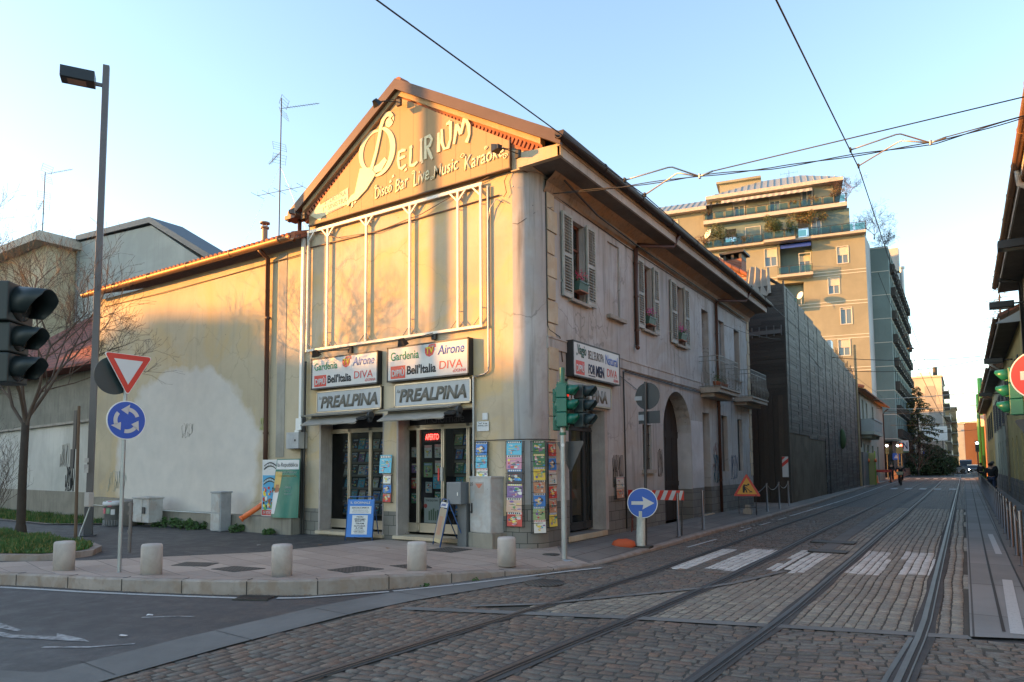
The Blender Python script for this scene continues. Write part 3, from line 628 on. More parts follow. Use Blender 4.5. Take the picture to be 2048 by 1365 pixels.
# pale repaint round the arch, bare render patches
mb = M(); mb.box(X0-.001, X0+.004, 20.74, 21.84, 1.02, 3.1); mb.box(X0-.45, X0-.001, 20.712, 20.717, 1.0, 2.7); part(mb, 'repainted_patch', WHITEPL)
mb = M(); mb.box(X0-.001, X0+.03, 11.98, YE, 4.12, 4.34); mb.box(X0-.001, X0+.045, 11.98, YE, 4.34, 4.37); part(mb, 'string_course', PL_SIDE)
mb = M()
for i in range(13):
    z = 1.3+i*.48; w = .40 if i % 2 else .30
    if z > 7.2: continue
    mb.box(X0-.001, X0+.022+.008*(i % 3), 12.02, 12.02+w, z, z+.455); part(mb, 'quoin_stone', STONE, bevel=.01)
    mb = M(); mb.box(X0-.001, X0+.025, YE-w, YE-.02, z, z+.455); part(mb, 'quoin_stone', STONE, bevel=.01); mb = M()
# cornice curving under the eaves
mb = M(); prof = [(0,7.35),(.05,7.42),(.09,7.55),(.22,7.64),(.30,7.72)]
for i in range(4):
    (a, z0), (b_, z1) = prof[i], prof[i+1]; mb.quad((X0+a,11.9,z0),(X0+a,YE,z0),(X0+b_,YE,z1),(X0+b_,11.9,z1))
part(mb, 'cornice', plaster('stained cornice', (.30,.24,.19), (.07,.05,.04), (.33,.22,.14), .8, 2.5, .7))
# eaves box on the street side
XE = -6.30
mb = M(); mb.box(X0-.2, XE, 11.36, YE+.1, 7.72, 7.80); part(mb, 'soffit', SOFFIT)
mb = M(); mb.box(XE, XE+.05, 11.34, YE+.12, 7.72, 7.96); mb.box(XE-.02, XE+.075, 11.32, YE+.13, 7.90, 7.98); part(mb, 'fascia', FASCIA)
mb = M(); mb.prism([(X0-.25,11.34,7.70),(XE+.06,11.34,7.72),(XE+.06,11.34,7.95),(X0-.25,11.34,8.0)], (0,.12,0)); mb.prism([(-7.43,11.42,7.70),(X0,11.42,7.70),(X0,11.42,8.25),(-7.43,11.42,8.5)], (0,.5,0)); part(mb, 'eaves_return', PL_FRONT)
# roof: two tiled slopes with verge boards
EZ = 8.02; s1 = (AP[1]+.1-EZ)/(XE+.12-AP[0]); mb = M()
ra = [(AP[0],AP[1]+.10),(XE+.14,EZ)]; la = [(AP[0],AP[1]+.10),(-14.05,8.10)]
for (xa, za), (xb, zb) in (ra, la):
    L = math.hypot(xb-xa, zb-za); nx = 1 if xb > xa else -1
    mb.prism([(xa,11.28,za),(xb,11.28,zb),(xb,11.28,zb+.07),(xa,11.28,za+.07)], (0,YE+.15-11.28,0))
part(mb, 'roof', TILE_Y)
mb = M()                                  # roll tiles on the slopes near the verge and ridge caps
for i in range(58): mb.cyl((AP[0],11.3+i*.288,AP[1]+.17),(AP[0],11.3+i*.288+.30,AP[1]+.19), .10, .115, 8)
part(mb, 'ridge_tiles', TERRA)
mb = M()
for (xa, za), (xb, zb) in (ra, la):
    mb.prism([(xa,11.20,za-.16),(xb,11.20,zb-.16),(xb,11.20,zb+.09),(xa,11.20,za+.09)], (0,.085,0))
part(mb, 'verge_flashing', mat('brown verge metal', (.085,.05,.035), .5, .3, .2, 4))
mb = M()                                  # plaster band then brick dentils under the verge
for (xa, za), (xb, zb), k in ((ra[0], ra[1], 1), (la[0], la[1], 2)):
    for y0_, dz0, dz1 in ((11.30,-.27,-.14),(11.38,-.33,-.25),(11.40,-.52,-.44)):
        xb2 = xb-(.5 if k == 1 else -.45); zb2 = za+(zb-za)*(xb2-xa)/(xb-xa)
        mb.prism([(xa,y0_,za+dz0),(xb2,y0_,zb2+dz0),(xb2,y0_,zb2+dz1),(xa,y0_,za+dz1)], (0,Y0-y0_-.002,0), 0 if dz0 > -.3 else 1)
    N = 40 if k == 1 else 36; u = Vector((xb2-xa, 0, zb2-za)); L = u.length; u.normalize(); w = Vector((-u.z,0,u.x))
    if w.z < 0: w = -w
    for i in range(N):
        p = Vector((xa,0,za))+u*(L*(i+.5)/N); c_ = p-Vector((0,0,1))*.385
        mb.obox((c_.x, 11.425, c_.z), u*(L/N*.27), (0,.06,0), w*.06, 1)
part(mb, 'brick_cornice', [plaster('verge mortar', (.50,.33,.18), (.2,.12,.07), None, .8, 3, .3), BRICKC])
# gutters and downpipes
def gutter(mb, p0, p1, r=.085, side=Vector((1,0,0)), mi=0):
    p0, p1 = Vector(p0), Vector(p1); N = 8; up_ = Vector((0,0,1)); vs = []
    for p in (p0, p1):
        for i in range(N+1):
            t = math.pi*i/N; vs.append(p+side*(r*math.cos(t))-up_*(r*math.sin(t)))
        for i in range(N, -1, -1):
            t = math.pi*i/N; vs.append(p+side*(.86*r*math.cos(t))-up_*(.86*r*math.sin(t)))
    K_ = 2*(N+1)
    mb.add(vs, [(i, (i+1) % K_, K_+(i+1) % K_, K_+i) for i in range(K_)]+[tuple(range(K_)), tuple(range(K_, 2*K_))], mi)
    L = (p1-p0).length; d = (p1-p0).normalized(); k = 1.9
    while k < L: mb.cyl(p0+d*k-Vector((0,0,.0)), p0+d*(k+.03), r*1.12, r*1.12, 12, mi); k += 2.0
mb = M(); mb.box(XE+.05, XE+.24, 11.15, YE+.2, 7.99, 8.10, 0); gutter(mb, (XE+.17, 11.1, 8.03), (XE+.17, YE+.25, 8.03), .10); part(mb, 'street_gutter', mat('blackened gutter', (.035,.022,.018), .6, .2, .3))
def downpipe(pts, m, r=.05):
    mb = M(); mb.tube(pts, r, 10)
    for p, q in zip(pts, pts[1:]):
        if abs(p[2]-q[2]) > 1.2:
            for t in (.15,.5,.85): c_ = Vector(p).lerp(Vector(q), t); mb.cyl(c_-Vector((0,0,.02)), c_+Vector((0,0,.02)), r*1.25, r*1.25, 10)
    return part(mb, 'downpipe', m)
downpipe([(XE+.12,17.85,7.95),(XE+.02,17.8,7.75),(XE-.02,17.75,7.62),(X0+.10,16.60,7.47),(X0+.07,16.52,7.35),(X0+.07,16.50,4.82),(X0+.09,16.44,4.76),(X0+.14,16.36,4.72)], RUSTP, .055)
downpipe([(XE+.12,25.3,7.95),(XE-.02,25.2,7.62),(X0+.10,23.6,7.40),(X0+.07,23.48,7.28),(X0+.07,23.45,.15)], RUSTP)
downpipe([(-13.80,11.38,8.05),(-13.80,11.38,7.72),(-13.78,11.38,7.62),(-13.92,11.34,7.55),(-13.95,11.30,7.45)], RUSTP)
mb = M(); mb.box(-14.1,-13.72,11.15,11.5,7.98,8.08); mb.cyl((-13.8,11.36,8.0),(-13.8,11.36,8.12),.08,.11,12); part(mb, 'hopper', RUSTP)
# chimneys on the street slope
for y in (13.3, 18.3):
    ch = M(); x = -6.95; zb = zr(x)-.1
    ch.box(x-.22,x+.22,y-.28,y+.28,zb,zb+.34); o = part(ch, 'chimney', BRICKW)
    c2 = M(); c2.box(x-.30,x+.30,y-.36,y+.36,zb+.46,zb+.51)
    for sx in (-1,1):
        for sy in (-1,1): c2.box(x+sx*.16-.04,x+sx*.16+.04,y+sy*.22-.05,y+sy*.22+.05,zb+.34,zb+.46)
    c2.build('chimney_cap', IRON, o)
# far gable end of the house
mb = M(); mb.poly([(X0,YE,.1),(-13.9,YE,.1),(-13.9,YE,8.0),(AP[0],YE,AP[1]),(X0,YE,7.9)]); mb.poly([(XL,Y0,.1),(XL,YE,.1),(XL,YE,8.0),(XL,Y0,8.0)]); part(mb, 'rear_wall', PL_SIDE)

# ---- windows of the street wall
def shutter(y0, y1, z0, z1):
    mb = M(); x = X0+.055; t = .022
    w = .055
    mb.box(x-t,x+t,y0,y0+w,z0,z1); mb.box(x-t,x+t,y1-w,y1,z0,z1)
    for a, b_ in ((z0,z0+.10),(z1-.07,z1),((z0+z1)/2-.04,(z0+z1)/2+.04)): mb.box(x-t,x+t,y0+w,y1-w,a,b_)
    n = 26; zz = z0+.10; st = (z1-z0-.17)/n
    for i in range(n):
        c_ = zz+st*(i+.5)
        if abs(c_-(z0+z1)/2) < .05: continue
        mb.obox((x,(y0+y1)/2,c_), (.024,0,-.02), (0,(y1-y0)/2-w,0), (.004,0,.006))
    mb.box(X0,x,y0+.0,y0+.02,z0+.3,z0+.34); return mb
SHDARK = mat('bare shutter wood', (.07,.06,.05), .9)
for y0, y1, z0, z1, sl in ((13.05,13.72,5.34,7.12,(12.6,14.16)), (17.07,17.74,5.34,7.12,(16.62,18.13)), (19.59,20.24,5.30,7.10,(19.08,20.68))):
    w = M(); x = X0-.16
    for a, b_ in ((y0,y0+.05),(y1-.05,y1),((y0+y1)/2-.03,(y0+y1)/2+.03)): w.box(x-.03,x+.02,a,b_,z0,z1)
    for a, b_ in ((z0,z0+.07),(z1-.06,z1),(z0+1.2,z0+1.24)): w.box(x-.03,x+.02,y0,y1,a,b_)
    wo = part(w, 'window', WOODB)
    g = M(); g.box(x-.012,x-.006,y0+.05,y1-.05,z0+.07,z1-.06); g.build('pane', GLASS, wo)
    g = M()
    for k in range(12): a = y0+.05+(y1-y0-.1)*k/12; g.quad((x-.06-.02*(k % 2),a,z0+.05),(x-.06-.02*((k+1) % 2),a+(y1-y0-.1)/12,z0+.05),(x-.06-.02*((k+1) % 2),a+(y1-y0-.1)/12,z1-.04),(x-.06-.02*(k % 2),a,z1-.04))
    g.build('curtain', CURT, wo)
    g = M(); g.box(X0-.28,X0+.10,y0-.12,y1+.12,z0-.075,z0-.002); g.build('sill', SILL, wo, bevel=.008)
    part(shutter(sl[0], y0-.01, z0-.02, z1+.04), 'shutter', SHUT); part(shutter(y1+.01, sl[1], z0-.02, z1+.04), 'shutter', SHUT)
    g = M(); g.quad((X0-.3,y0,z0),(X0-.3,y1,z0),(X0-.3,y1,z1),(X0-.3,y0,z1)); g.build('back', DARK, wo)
mb = M(); mb.box(X0-.05-.01,X0-.05,14.95,15.62,5.34,7.15); o = part(mb, 'blind_window', PL_SIDE); mb = M(); mb.box(X0-.04,X0+.11,14.83,15.80,5.24,5.335); mb.build('sill', SILL, o, bevel=.008)
mb = M(); mb.box(X0-.36,X0-.345,22.06,22.76,4.28,6.84); mb.box(X0-.34,X0-.30,22.36,22.46,4.28,6.84); part(mb, 'balcony_door', mat('dark door paint', (.03,.028,.027), .7))
mb = M(); mb.box(X0-.13,X0-.12,23.92,24.60,4.28,6.80); mb.box(X0-.12,X0-.10,24.24,24.28,4.28,6.8); part(mb, 'shuttered_door', mat('grey shutter paint', (.17,.165,.155), .7, 0, .2))
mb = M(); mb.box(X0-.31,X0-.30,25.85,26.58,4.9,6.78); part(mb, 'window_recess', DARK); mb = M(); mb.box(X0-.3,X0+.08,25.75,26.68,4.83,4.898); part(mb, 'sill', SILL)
# ground floor openings
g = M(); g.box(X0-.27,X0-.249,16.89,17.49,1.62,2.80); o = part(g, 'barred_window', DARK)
g = M()
for k in range(5): a = 16.95+k*.12; g.cyl((X0-.06,a,1.62),(X0-.06,a,2.80),.011,.011,6)
for z in (1.9,2.25,2.55): g.box(X0-.07,X0-.05,16.89,17.49,z,z+.02)
g.build('bars', IRON, o); g = M(); g.box(X0-.1,X0+.08,16.80,17.60,1.52,1.615); g.build('sill', SILL, o)
g = M()
for k in range(9): g.box(X0-.49,X0-.44+.008*(k % 2),18.38+k*.26,18.38+k*.26+.252,.1,3.9)
g.box(X0-.44,X0-.42,18.38,20.71,1.1,1.25); g.box(X0-.44,X0-.42,18.38,20.71,2.55,2.75); part(g, 'archway_gate', mat('brown gate boards', (.030,.022,.018), .8, 0, .3, 9))
g = M(); g.box(X0-.36,X0-.34,21.88,22.60,.16,2.55)
for a in (21.98,22.28):
    for z in (.4,1.35): g.box(X0-.345,X0-.325,a,a+.22,z,z+.8)
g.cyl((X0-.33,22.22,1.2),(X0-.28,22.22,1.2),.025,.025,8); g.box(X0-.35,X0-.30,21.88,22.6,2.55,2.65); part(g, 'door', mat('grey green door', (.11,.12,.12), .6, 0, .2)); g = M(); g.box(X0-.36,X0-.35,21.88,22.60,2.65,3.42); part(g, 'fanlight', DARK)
g = M(); g.box(X0-.15,X0-.14,23.92,24.66,1.5,3.44); g.box(X0-.14,X0-.12,24.27,24.31,1.5,3.44); part(g, 'window_shutter', mat('weathered boards', (.11,.10,.085), .8, 0, .3))
g = M(); g.box(X0-.14,X0-.12,25.95,26.6,1.5,3.42); part(g, 'window_shutter', mat('sooty boards', (.035,.033,.03), .8, 0, .3))
g = M(); g.box(X0-.001,X0+.06,21.8,22.7,.1,.165); part(g, 'doorstep', STONE); g = M(); g.box(X0-.3,X0+.02,12.8,14.66,.14,.258); part(g, 'doorstep', STONE, bevel=.008)
# balconies
def balcony(y0, y1, zs, xo, pots=False):
    root = cb
    s = M(); s.prism([(X0,y0,zs-.10),(xo-.02,y0,zs-.10),(xo-.02,y0,zs+.02),(xo+.03,y0-.02,zs+.02),(xo+.03,y0-.02,zs+.07),(X0,y0,zs+.07)], (0,y1-y0,0)); s.box(X0,xo-.25,y0+.15,y1-.15,zs-.22,zs-.10)
    o = part(s, 'balcony', SILL)
    r = M(); zt = zs+1.05
    def bal(x, y, dx, dy):
        pts = [(x, y, zs+.07)] + [(x+dx*q, y+dy*q, zs+h) for h, q in ((.13,.03),(.25,.085),(.36,.095),(.48,.05),(.6,.012),(.75,0))]+[(x, y, zt)]
        r.tube(pts, .0085, 5)
    n = int((y1-y0)/.115)
    for k in range(n+1): bal(xo-.04, y0+.04+(y1-y0-.08)*k/n, 1, 0)
    m_ = int((xo-X0)/.115)
    for k in range(1, m_+1):
        x = X0+(xo-.04-X0)*k/(m_+1); bal(x, y0+.04, 0, -1); bal(x, y1-.04, 0, 1)
    for z in (zt, zs+.9, zs+.09): r.box(X0,xo-.03,y0+.03,y0+.05,z,z+.02); r.box(X0,xo-.03,y1-.05,y1-.03,z,z+.02); r.box(xo-.05,xo-.03,y0+.03,y1-.03,z,z+.02)
    r.build('railing', mat('pale railing paint', (.22,.22,.20), .6, .1, .3), o); return o
balcony(21.62, 23.9, 4.12, -6.28); balcony(25.5, 27.9, 4.12, -6.28)
# barge cables, corner conduit
part(M().tube([(X0+.012,11.98,7.6),(X0+.012,12.0,4.6),(X0+.02,12.05,4.5),(X0+.02,12.5,4.42),(X0+.02,12.6,3.9)], .010, 5), 'conduit', IRON)
part(M().tube([(X0+.03,12.5,3.60),(X0+.03,15.3,3.95),(X0+.03,17,3.55)], .007, 5).tube([(X0+.05,15.7,4.05),(X0+.05,21,4.02),(X0+.05,27.5,4.05)], .012, 5).tube([(X0+.05,15.72,4.08),(X0+.05,21,4.06),(X0+.05,27.5,4.0)], .012, 5).tube([(X0+.02,15.7,4.05),(X0+.02,15.72,2.2),(X0+.02,15.72,.2)], .018, 6), 'wall_cable', IRON)
part(M().tube([(X0+.34,12.2,7.60),(X0+.20,14,7.45),(X0+.13,16.5,7.42),(X0+.12,20,7.40),(X0+.10,27,7.38)], .022, 6).tube([(X0+.02,12.2,7.40),(X0+.02,16,7.3),(X0+.02,27.8,7.3)], .011, 5), 'wall_cable', BLACK)
mb = M(); mb.cyl((-7.40,11.44,7.4),(-7.40,11.44,7.38),.02,.02,6)
for (a, b_) in (((-8.02,11.44,7.55),(-8.02,11.44,3.75)),): mb.cyl(a, b_, .022, .022, 8)
mb.tube([(-8.02,11.44,3.76),(-8.03,11.44,3.68),(-8.12,11.44,3.62),(-8.36,11.44,3.58)], .020, 8); mb.tube([(-7.62,11.42,7.1),(-7.8,11.42,7.22),(-7.95,11.42,7.05),(-8.02,11.44,6.7)], .012, 6)
mb.cyl((-8.40,11.43,3.6),(-8.40,11.43,.98),.026,.026,8)
part(mb, 'conduit', GALV)
mb = M(); mb.tube([(-13.3,11.44,7.62),(-12.5,11.42,7.30),(-11.2,11.42,7.18),(-9.8,11.42,7.32),(-8.6,11.42,7.62),(-7.9,11.42,7.74),(-7.46,11.44,7.78),(-7.2,11.5,7.70),(X0+.02,12.0,7.62)], .010, 5)
mb.tube([(-13.5,11.46,7.24),(-11.4,11.46,7.21),(-9.5,11.46,7.27),(-7.75,11.46,7.3)], .016, 5); mb.tube([(-7.46,11.44,7.78),(-7.60,11.43,7.55),(-7.55,11.43,7.3),(-7.62,11.43,7.22)], .009, 5)
part(mb, 'wall_cable', mat('sun bleached cable', (.16,.10,.07), .6))
mb = M(); mb.tube([(-7.40,11.42,6.62),(-7.3,11.46,6.60),(-7.05,11.7,6.85),(X0+.05,12.2,7.1)], .006, 5); part(mb, 'wall_cable', BLACK)
mb = M(); mb.cyl((-13.60,11.40,.12),(-13.60,11.40,3.0),.035,.035,8); mb.cyl((-13.52,11.40,.12),(-13.52,11.40,4.35),.028,.028,8); part(mb, 'conduit', IRON)
mb = M(); mb.box(-13.72,-13.64,11.38,11.46,2.85,7.5); mb.box(-13.78,-13.58,11.34,11.47,2.66,2.95); mb.box(-13.84,-13.68,11.36,11.47,2.2,2.66); part(mb, 'cable_duct', WHITE)
# graffiti strokes on the plaster
def scrawl(name, P, a0, z0, w, h, m, seed, n=5, r=.010, root=None, dens=1):
    rg = random.Random(seed); mb = M()
    for i in range(n):
        pts = []; a = a0+w*(i+.5)/n; ph = rg.uniform(0, 6)
        for k in range(14):
            t = k/13; pts.append(P(a+w/n*.55*math.sin(ph+t*rg.uniform(4, 7)), z0+h*(.5+.48*math.cos(ph*.5+t*rg.uniform(3, 6)*1.2)), -.003))
        mb.tube(pts, r, 4)
    return part(mb, name, m, root)
scrawl('graffiti', PS, 15.0, 1.2, .6, .8, INK, 3, 8, .006); scrawl('graffiti', PS, 22.9, 1.1, .6, 1.0, mat('teal spray', (.03,.10,.14), .7), 5, 5, .009)
scrawl('graffiti', PS, 22.8, 1.5, .9, 1.0, mat('rose spray', (.22,.12,.10), .7), 8, 4, .007); scrawl('graffiti', PS, 24.9, 1.2, .9, .9, mat('blue spray', (.04,.09,.18), .7), 12, 4, .009)
scrawl('graffiti', PS, 17.9, 1.4, .35, .8, INK, 21, 5, .004)
# ------------------------------------------------------------------ long low building on the left
lb = thing('low_building', 'long windowless plastered building with tiled roof, left of the corner house', 'building', (-18, 15, .1))
# large pale repainted patch low on the wall, with a ragged edge
nt = PL_LEFT.node_tree; b = nt.nodes['Principled BSDF']; src = b.inputs['Base Color'].links[0].from_socket; v = coords(nt); mp = nt.nodes.new('ShaderNodeMapping'); mp.inputs['Location'].default_value = (18.3*.27, 0, -2.6*.36); mp.inputs['Scale'].default_value = (.27, 0, .36)
wz = nt.nodes.new('ShaderNodeVectorMath'); wz.operation = 'MULTIPLY_ADD'; nz = nt.nodes.new('ShaderNodeTexNoise'); nz.inputs['Scale'].default_value = 1.3; nz.inputs['Detail'].default_value = 5; nt.links.new(v, nz.inputs['Vector']); nt.links.new(nz.outputs['Color'], wz.inputs[0]); wz.inputs[1].default_value = (1.2,1.2,1.2); nt.links.new(v, wz.inputs[2]); nt.links.new(wz.outputs[0], mp.inputs[0])
ln = nt.nodes.new('ShaderNodeVectorMath'); ln.operation = 'LENGTH'; nt.links.new(mp.outputs[0], ln.inputs[0]); nt.links.new(mixc(nt, mul(nt, ramp(nt, ln.outputs['Value'], .92, 1.10, (1,1,1,1), (0,0,0,1)), .95), src, mixc(nt, noise(nt, v, 2, 5, .6), (.66,.61,.56), (.46,.44,.42))), b.inputs['Base Color'])
mb = M(); mb.quad((-23.80,Y0,.5),(XL,Y0,.5),(XL,Y0,7.35),(-23.80,Y0,7.35)); part(mb, 'wall', PL_LEFT, lb)
mb = M(); mb.quad((-23.80,Y0,.1),(-23.80,30,.1),(-23.80,30,7.35),(-23.80,Y0,7.35)); part(mb, 'side_wall', PL_CONC, lb)
mb = M(); mb.prism([(-23.1,11.10,.08),(XL-.02,11.10,.08),(XL-.02,11.10,.52),(-20.6,11.14,.54),(-20.8,11.14,.80),(-23.2,11.14,.85)], (0,Y0-11.1-.003,0)); part(mb, 'footing', PL_CONC, lb)
mb = M(); mb.box(-14.70,-14.38,Y0-.012,Y0,2.0,7.3); part(mb, 'grey_stripe', PL_PATCH, lb)
mb = M(); mb.prism([(-23.95,11.22,7.46),(XL,11.22,7.46),(XL,11.22,7.52),(-23.95,11.22,7.52)], (0,0,0.02)); mb.prism([(-24.0,11.16,7.44),(-24.0,11.16,7.52),(-24.0,19,10.3),(-24.0,19,10.22)], (24.0+XL,0,0)); part(mb, 'roof', TILE_X, lb)
mb = M()                                   # rounded tile ends along the eaves
for i in range(52):
    x = -23.9+i*.199; mb.cyl((x,11.13,7.535),(x,12.3,7.955),.085,.085,8); 
part(mb, 'eaves_tiles', mat('sunlit clay tile', (.36,.13,.07), .85, 0, .35, 5), lb)
mb = M(); gutter(mb, (-24.05,11.06,7.46),(-13.72,11.06,7.46), .095, Vector((0,1,0))); part(mb, 'gutter', COPPER, lb)
mb = M(); mb.tube([(-15.02,11.10,7.38),(-15.02,11.25,7.28),(-15.02,11.38,7.2),(-15.0,11.40,2.6),(-14.98,11.40,.98)], .058, 10)
for z in (2.6,5.6): mb.cyl((-15.0,11.40,z),(-15.0,11.40,z+.05),.07,.07,10)
o = part(mb, 'downpipe', RUSTP, lb)
mb = M(); mb.tube([(-14.98,11.40,.98),(-14.98,11.38,.86),(-15.02,11.28,.76),(-15.20,10.9,.48)], .068, 12); mb.cyl((-15.20,10.9,.48),(-15.215,10.87,.457),.08,.08,12); mb.build('spout', ORANGE, o)
mb = M(); mb.tube([(-23.5,11.46,7.08),(-20,11.44,7.05),(-17,11.46,7.08),(-13.6,11.44,7.12)], .012, 5); mb.tube([(-23.2,11.08,.62),(-20.8,11.08,.60),(-20.3,11.06,.56),(-16.6,11.06,.55)], .012, 5, 1); mb.tube([(-20.0,11.05,.56),(-20.05,11.03,.45),(-20.05,11.05,.2)], .014, 6, 1); part(mb, 'wall_cable', [mat('sun bleached cable', (.16,.10,.07)), WHITE], lb)
scrawl('graffiti', PF, -18.9, 2.6, .55, .45, mat('grey scrawl', (.34,.31,.27), .8), 31, 3, .004, lb); scrawl('graffiti', PF, -22.9, 1.0, 1.1, .7, mat('pale teal scrawl', (.44,.46,.40), .8), 33, 5, .006, lb); scrawl('graffiti', PF, -15.35, 2.7, .2, .35, mat('lime scrawl', (.45,.50,.14), .8), 37, 3, .006, lb)
# metal flue
mb = M(); mb.cyl((-17.6,13.2,7.8),(-17.6,13.2,9.05),.085,.085,14); mb.cyl((-17.6,13.2,9.05),(-17.6,13.2,9.10),.13,.13,14); mb.cyl((-17.6,13.2,9.2),(-17.6,13.2,9.24),.15,.15,14)
for k in range(4): mb.cyl((-17.6+.08*math.cos(k*1.57),13.2+.08*math.sin(k*1.57),9.1),(-17.6+.08*math.cos(k*1.57),13.2+.08*math.sin(k*1.57),9.2),.01,.01,5)
part(mb, 'flue', mat('rusty flue', (.30,.20,.14), .6, .4, .3), lb)
# pale boundary wall receding on the left, behind the lawn
bw = thing('boundary_wall', 'pale graffitied yard wall behind the lawn, left of the lamp post', 'wall', (-30,12.2,.1))
mb = M(); mb.prism([(-60,15.6,.1),(-23.86,11.75,.1),(-23.86,11.75,3.35),(-60,15.6,3.35)], (0,.35,0)); part(mb, 'wall', plaster('pale wall render', (.52,.51,.47), (.24,.22,.2), None, .4, 1, .35), bw)
mb = M(); mb.prism([(-60,15.52,.1),(-23.8,11.69,.1),(-23.8,11.69,.95),(-60,15.52,.95)], (0,.058,0)); part(mb, 'plinth', PL_CONC, bw)
mb = M(); mb.prism([(-60,15.5,3.35),(-23.8,11.62,3.35),(-23.8,11.62,3.44),(-60,15.5,3.44)], (0,.55,0)); part(mb, 'coping', SILL, bw)
PB_ = lambda a, z, d: (a, 11.75-(a+23.86)*.1066+d-.012, z)
scrawl('graffiti', PB_, -27.6, 1.8, .8, .9, mat('grey scrawl', (.22,.2,.18)), 41, 4, .007, bw); scrawl('graffiti', PB_, -27.0, .95, .8, .9, INK, 43, 5, .010, bw)
# antenna masts
def mast(name_label, x, y, z0, z1, arms, s=1):
    t = thing('aerial_mast', name_label, 'aerial', (x,y,z0))
    m_ = M(); m_.cyl((0,0,0),(0,0,z1-z0),.022*s,.018*s,8); m_.build('mast', IRON, t)
    for z, L, ang, kind in arms:
        a = M(); d = Vector((math.cos(R(ang)), math.sin(R(ang)), 0)); nrm = Vector((-d.y, d.x, 0)); c0 = Vector((0,0,z))
        if kind == 'yagi':
            a.cyl(c0, c0+d*L, .010*s, .010*s, 6)
            for k in range(12): p = c0+d*L*(k+3)/15; a.cyl(p-nrm*.07*s, p+nrm*.07*s, .004*s, .004*s, 4)
            for sg in (-1, 1):
                for k in range(4):
                    p = c0+d*(.05*s+.03*k*s)+Vector((0,0,sg*(.08+.09*k)*s)); a.cyl(p-nrm*.22*s, p+nrm*.22*s, .004*s, .004*s, 4)
                for e in (-.22,.22): a.cyl(c0+nrm*e*s+d*.05*s+Vector((0,0,sg*.06*s)), c0+nrm*e*s+d*.16*s+Vector((0,0,sg*.36*s)), .006*s, .006*s, 4)
        else:
            a.cyl(c0-d*L/2, c0+d*L/2, .010*s, .010*s, 6)
            for k in range(5): p = c0-d*L/2+d*L*k/4; a.cyl(p-nrm*.3*s, p+nrm*.3*s, .006*s, .006*s, 4); a.cyl(p, p+Vector((0,0,.15*s)), .004*s, .004*s, 4)
        a.build('antenna', IRON, t)
    w_ = M()
    for ex, ey in ((-1.9,-.5),(1.6,.3),(.9,1.5)): w_.cyl((0,0,(z1-z0)*.6),(ex*s,ey*s,-.05),.004*s,.004*s,4)
    w_.build('guy_wires', GALV, t); return t
mast('tall aerial mast with three antennas above the low tiled roof', -18.6, 14.5, 8.3, 14.1, [(5.45,1.4,20,'yagi'),(3.95,1.2,160,'yagi'),(2.6,1.9,10,'vhf')])
mast('distant aerial mast over the grey roofs at far left', -61.5, 25, 17.6, 25.9, [(8.1,3.0,15,'yagi'),(6.0,3.2,165,'yagi'),(2.2,3,10,'vhf')], 2)
# house with a grey blank gable
gh = thing('grey_gabled_house', 'tall blank grey gable of a house behind the low tiled roof', 'building', (-47,25,0))
mb = M(); mb.prism([(-55.3,25,0),(-30,25,0),(-30,25,12.5),(-38.9,25,14.5),(-45.4,25,18.2),(-55.3,25,19.35),(-55.3,25,19.3)][:5]+[(-55.3,25,18.9)], (0,2.2,0)); part(mb, 'wall', plaster('grey render', (.42,.44,.42), (.28,.28,.27), None, .3, .5, .55), gh)
mb = M()
for (xa, za), (xb, zb) in (((-55.5,19.0),(-45.4,18.35)),((-45.4,18.35),(-30,10.0))): mb.prism([(xa,24.8,za),(xb,24.8,zb),(xb,24.8,zb+.4),(xa,24.8,za+.4)], (0,2.4,0))
part(mb, 'roof', mat('dark roof flashing', (.06,.07,.085), .5, .3, .2), gh); mb = M(); mb.cyl((-45.8,24.9,0),(-45.8,24.9,.1),.05,.05,6); mb.box(-55.4,-55.2,24.85,25.0,0,19); part(mb, 'downpipe', GALV, gh)
yh = thing('beige_house', 'beige house with flat eaves at far left behind the bare tree', 'building', (-62,22,0))
def PY(a, z, d): return (a, 22.9+d, z)
mb = M(); wallgrid(mb, PY, -78, -55.6, 0, 18.2, [(-75+i*4.6,-73.2+i*4.6,z,z+1.9) for i in range(4) for z in (3,6.5,10,13.8)], .25); mb.quad((-55.6,22.9,0),(-55.6,34,0),(-55.6,34,18.2),(-55.6,22.9,18.2)); part(mb, 'wall', plaster('beige render', (.52,.45,.32), (.3,.25,.2), None, .3, .6, .3), yh)
mb = M(); mb.box(-79,-54.9,21.9,35,18.2,18.75); mb.box(-78.5,-55.4,22.3,34.5,18.75,19.1); part(mb, 'roof', mat('pale eaves', (.45,.40,.34), .8, 0, .2), yh)
for i in range(4):
    for z in (3,6.5,10,13.8):
        mb = M(); x = -75+i*4.6; mb.box(x,x+1.8,23.12,23.16,z,z+1.9); mb.box(x+.86,x+.94,23.08,23.12,z,z+1.9)
        for k in range(12): mb.box(x+.05,x+1.75,23.09,23.12,z+.08+k*.15,z+.16+k*.15)
        part(mb, 'shutter', mat('brown shutter', (.20,.09,.05), .7), yh)
rh = thing('red_roofed_house', 'low house with red tiled hip roof behind the bare tree', 'building', (-40,18,0))
mb = M(); mb.box(-52,-36.9,18.6,30,0,7.3); part(mb, 'wall', PL_CONC, rh)
mb = M(); ap = [(-50,24,12.6),(-45.5,24,12.4)]; e0, e1, e2, e3 = (-53.5,17.4,7.2),(-36.6,17.4,7.2),(-36.6,31,7.2),(-53.5,31,7.2)
mb.poly([e0,e1,ap[1],ap[0]]); mb.poly([e1,e2,ap[1]]); mb.poly([e2,e3,ap[0],ap[1]]); mb.poly([e3,e0,ap[0]]); mb.box(-53.5,-36.6,17.4,31,7.08,7.19)
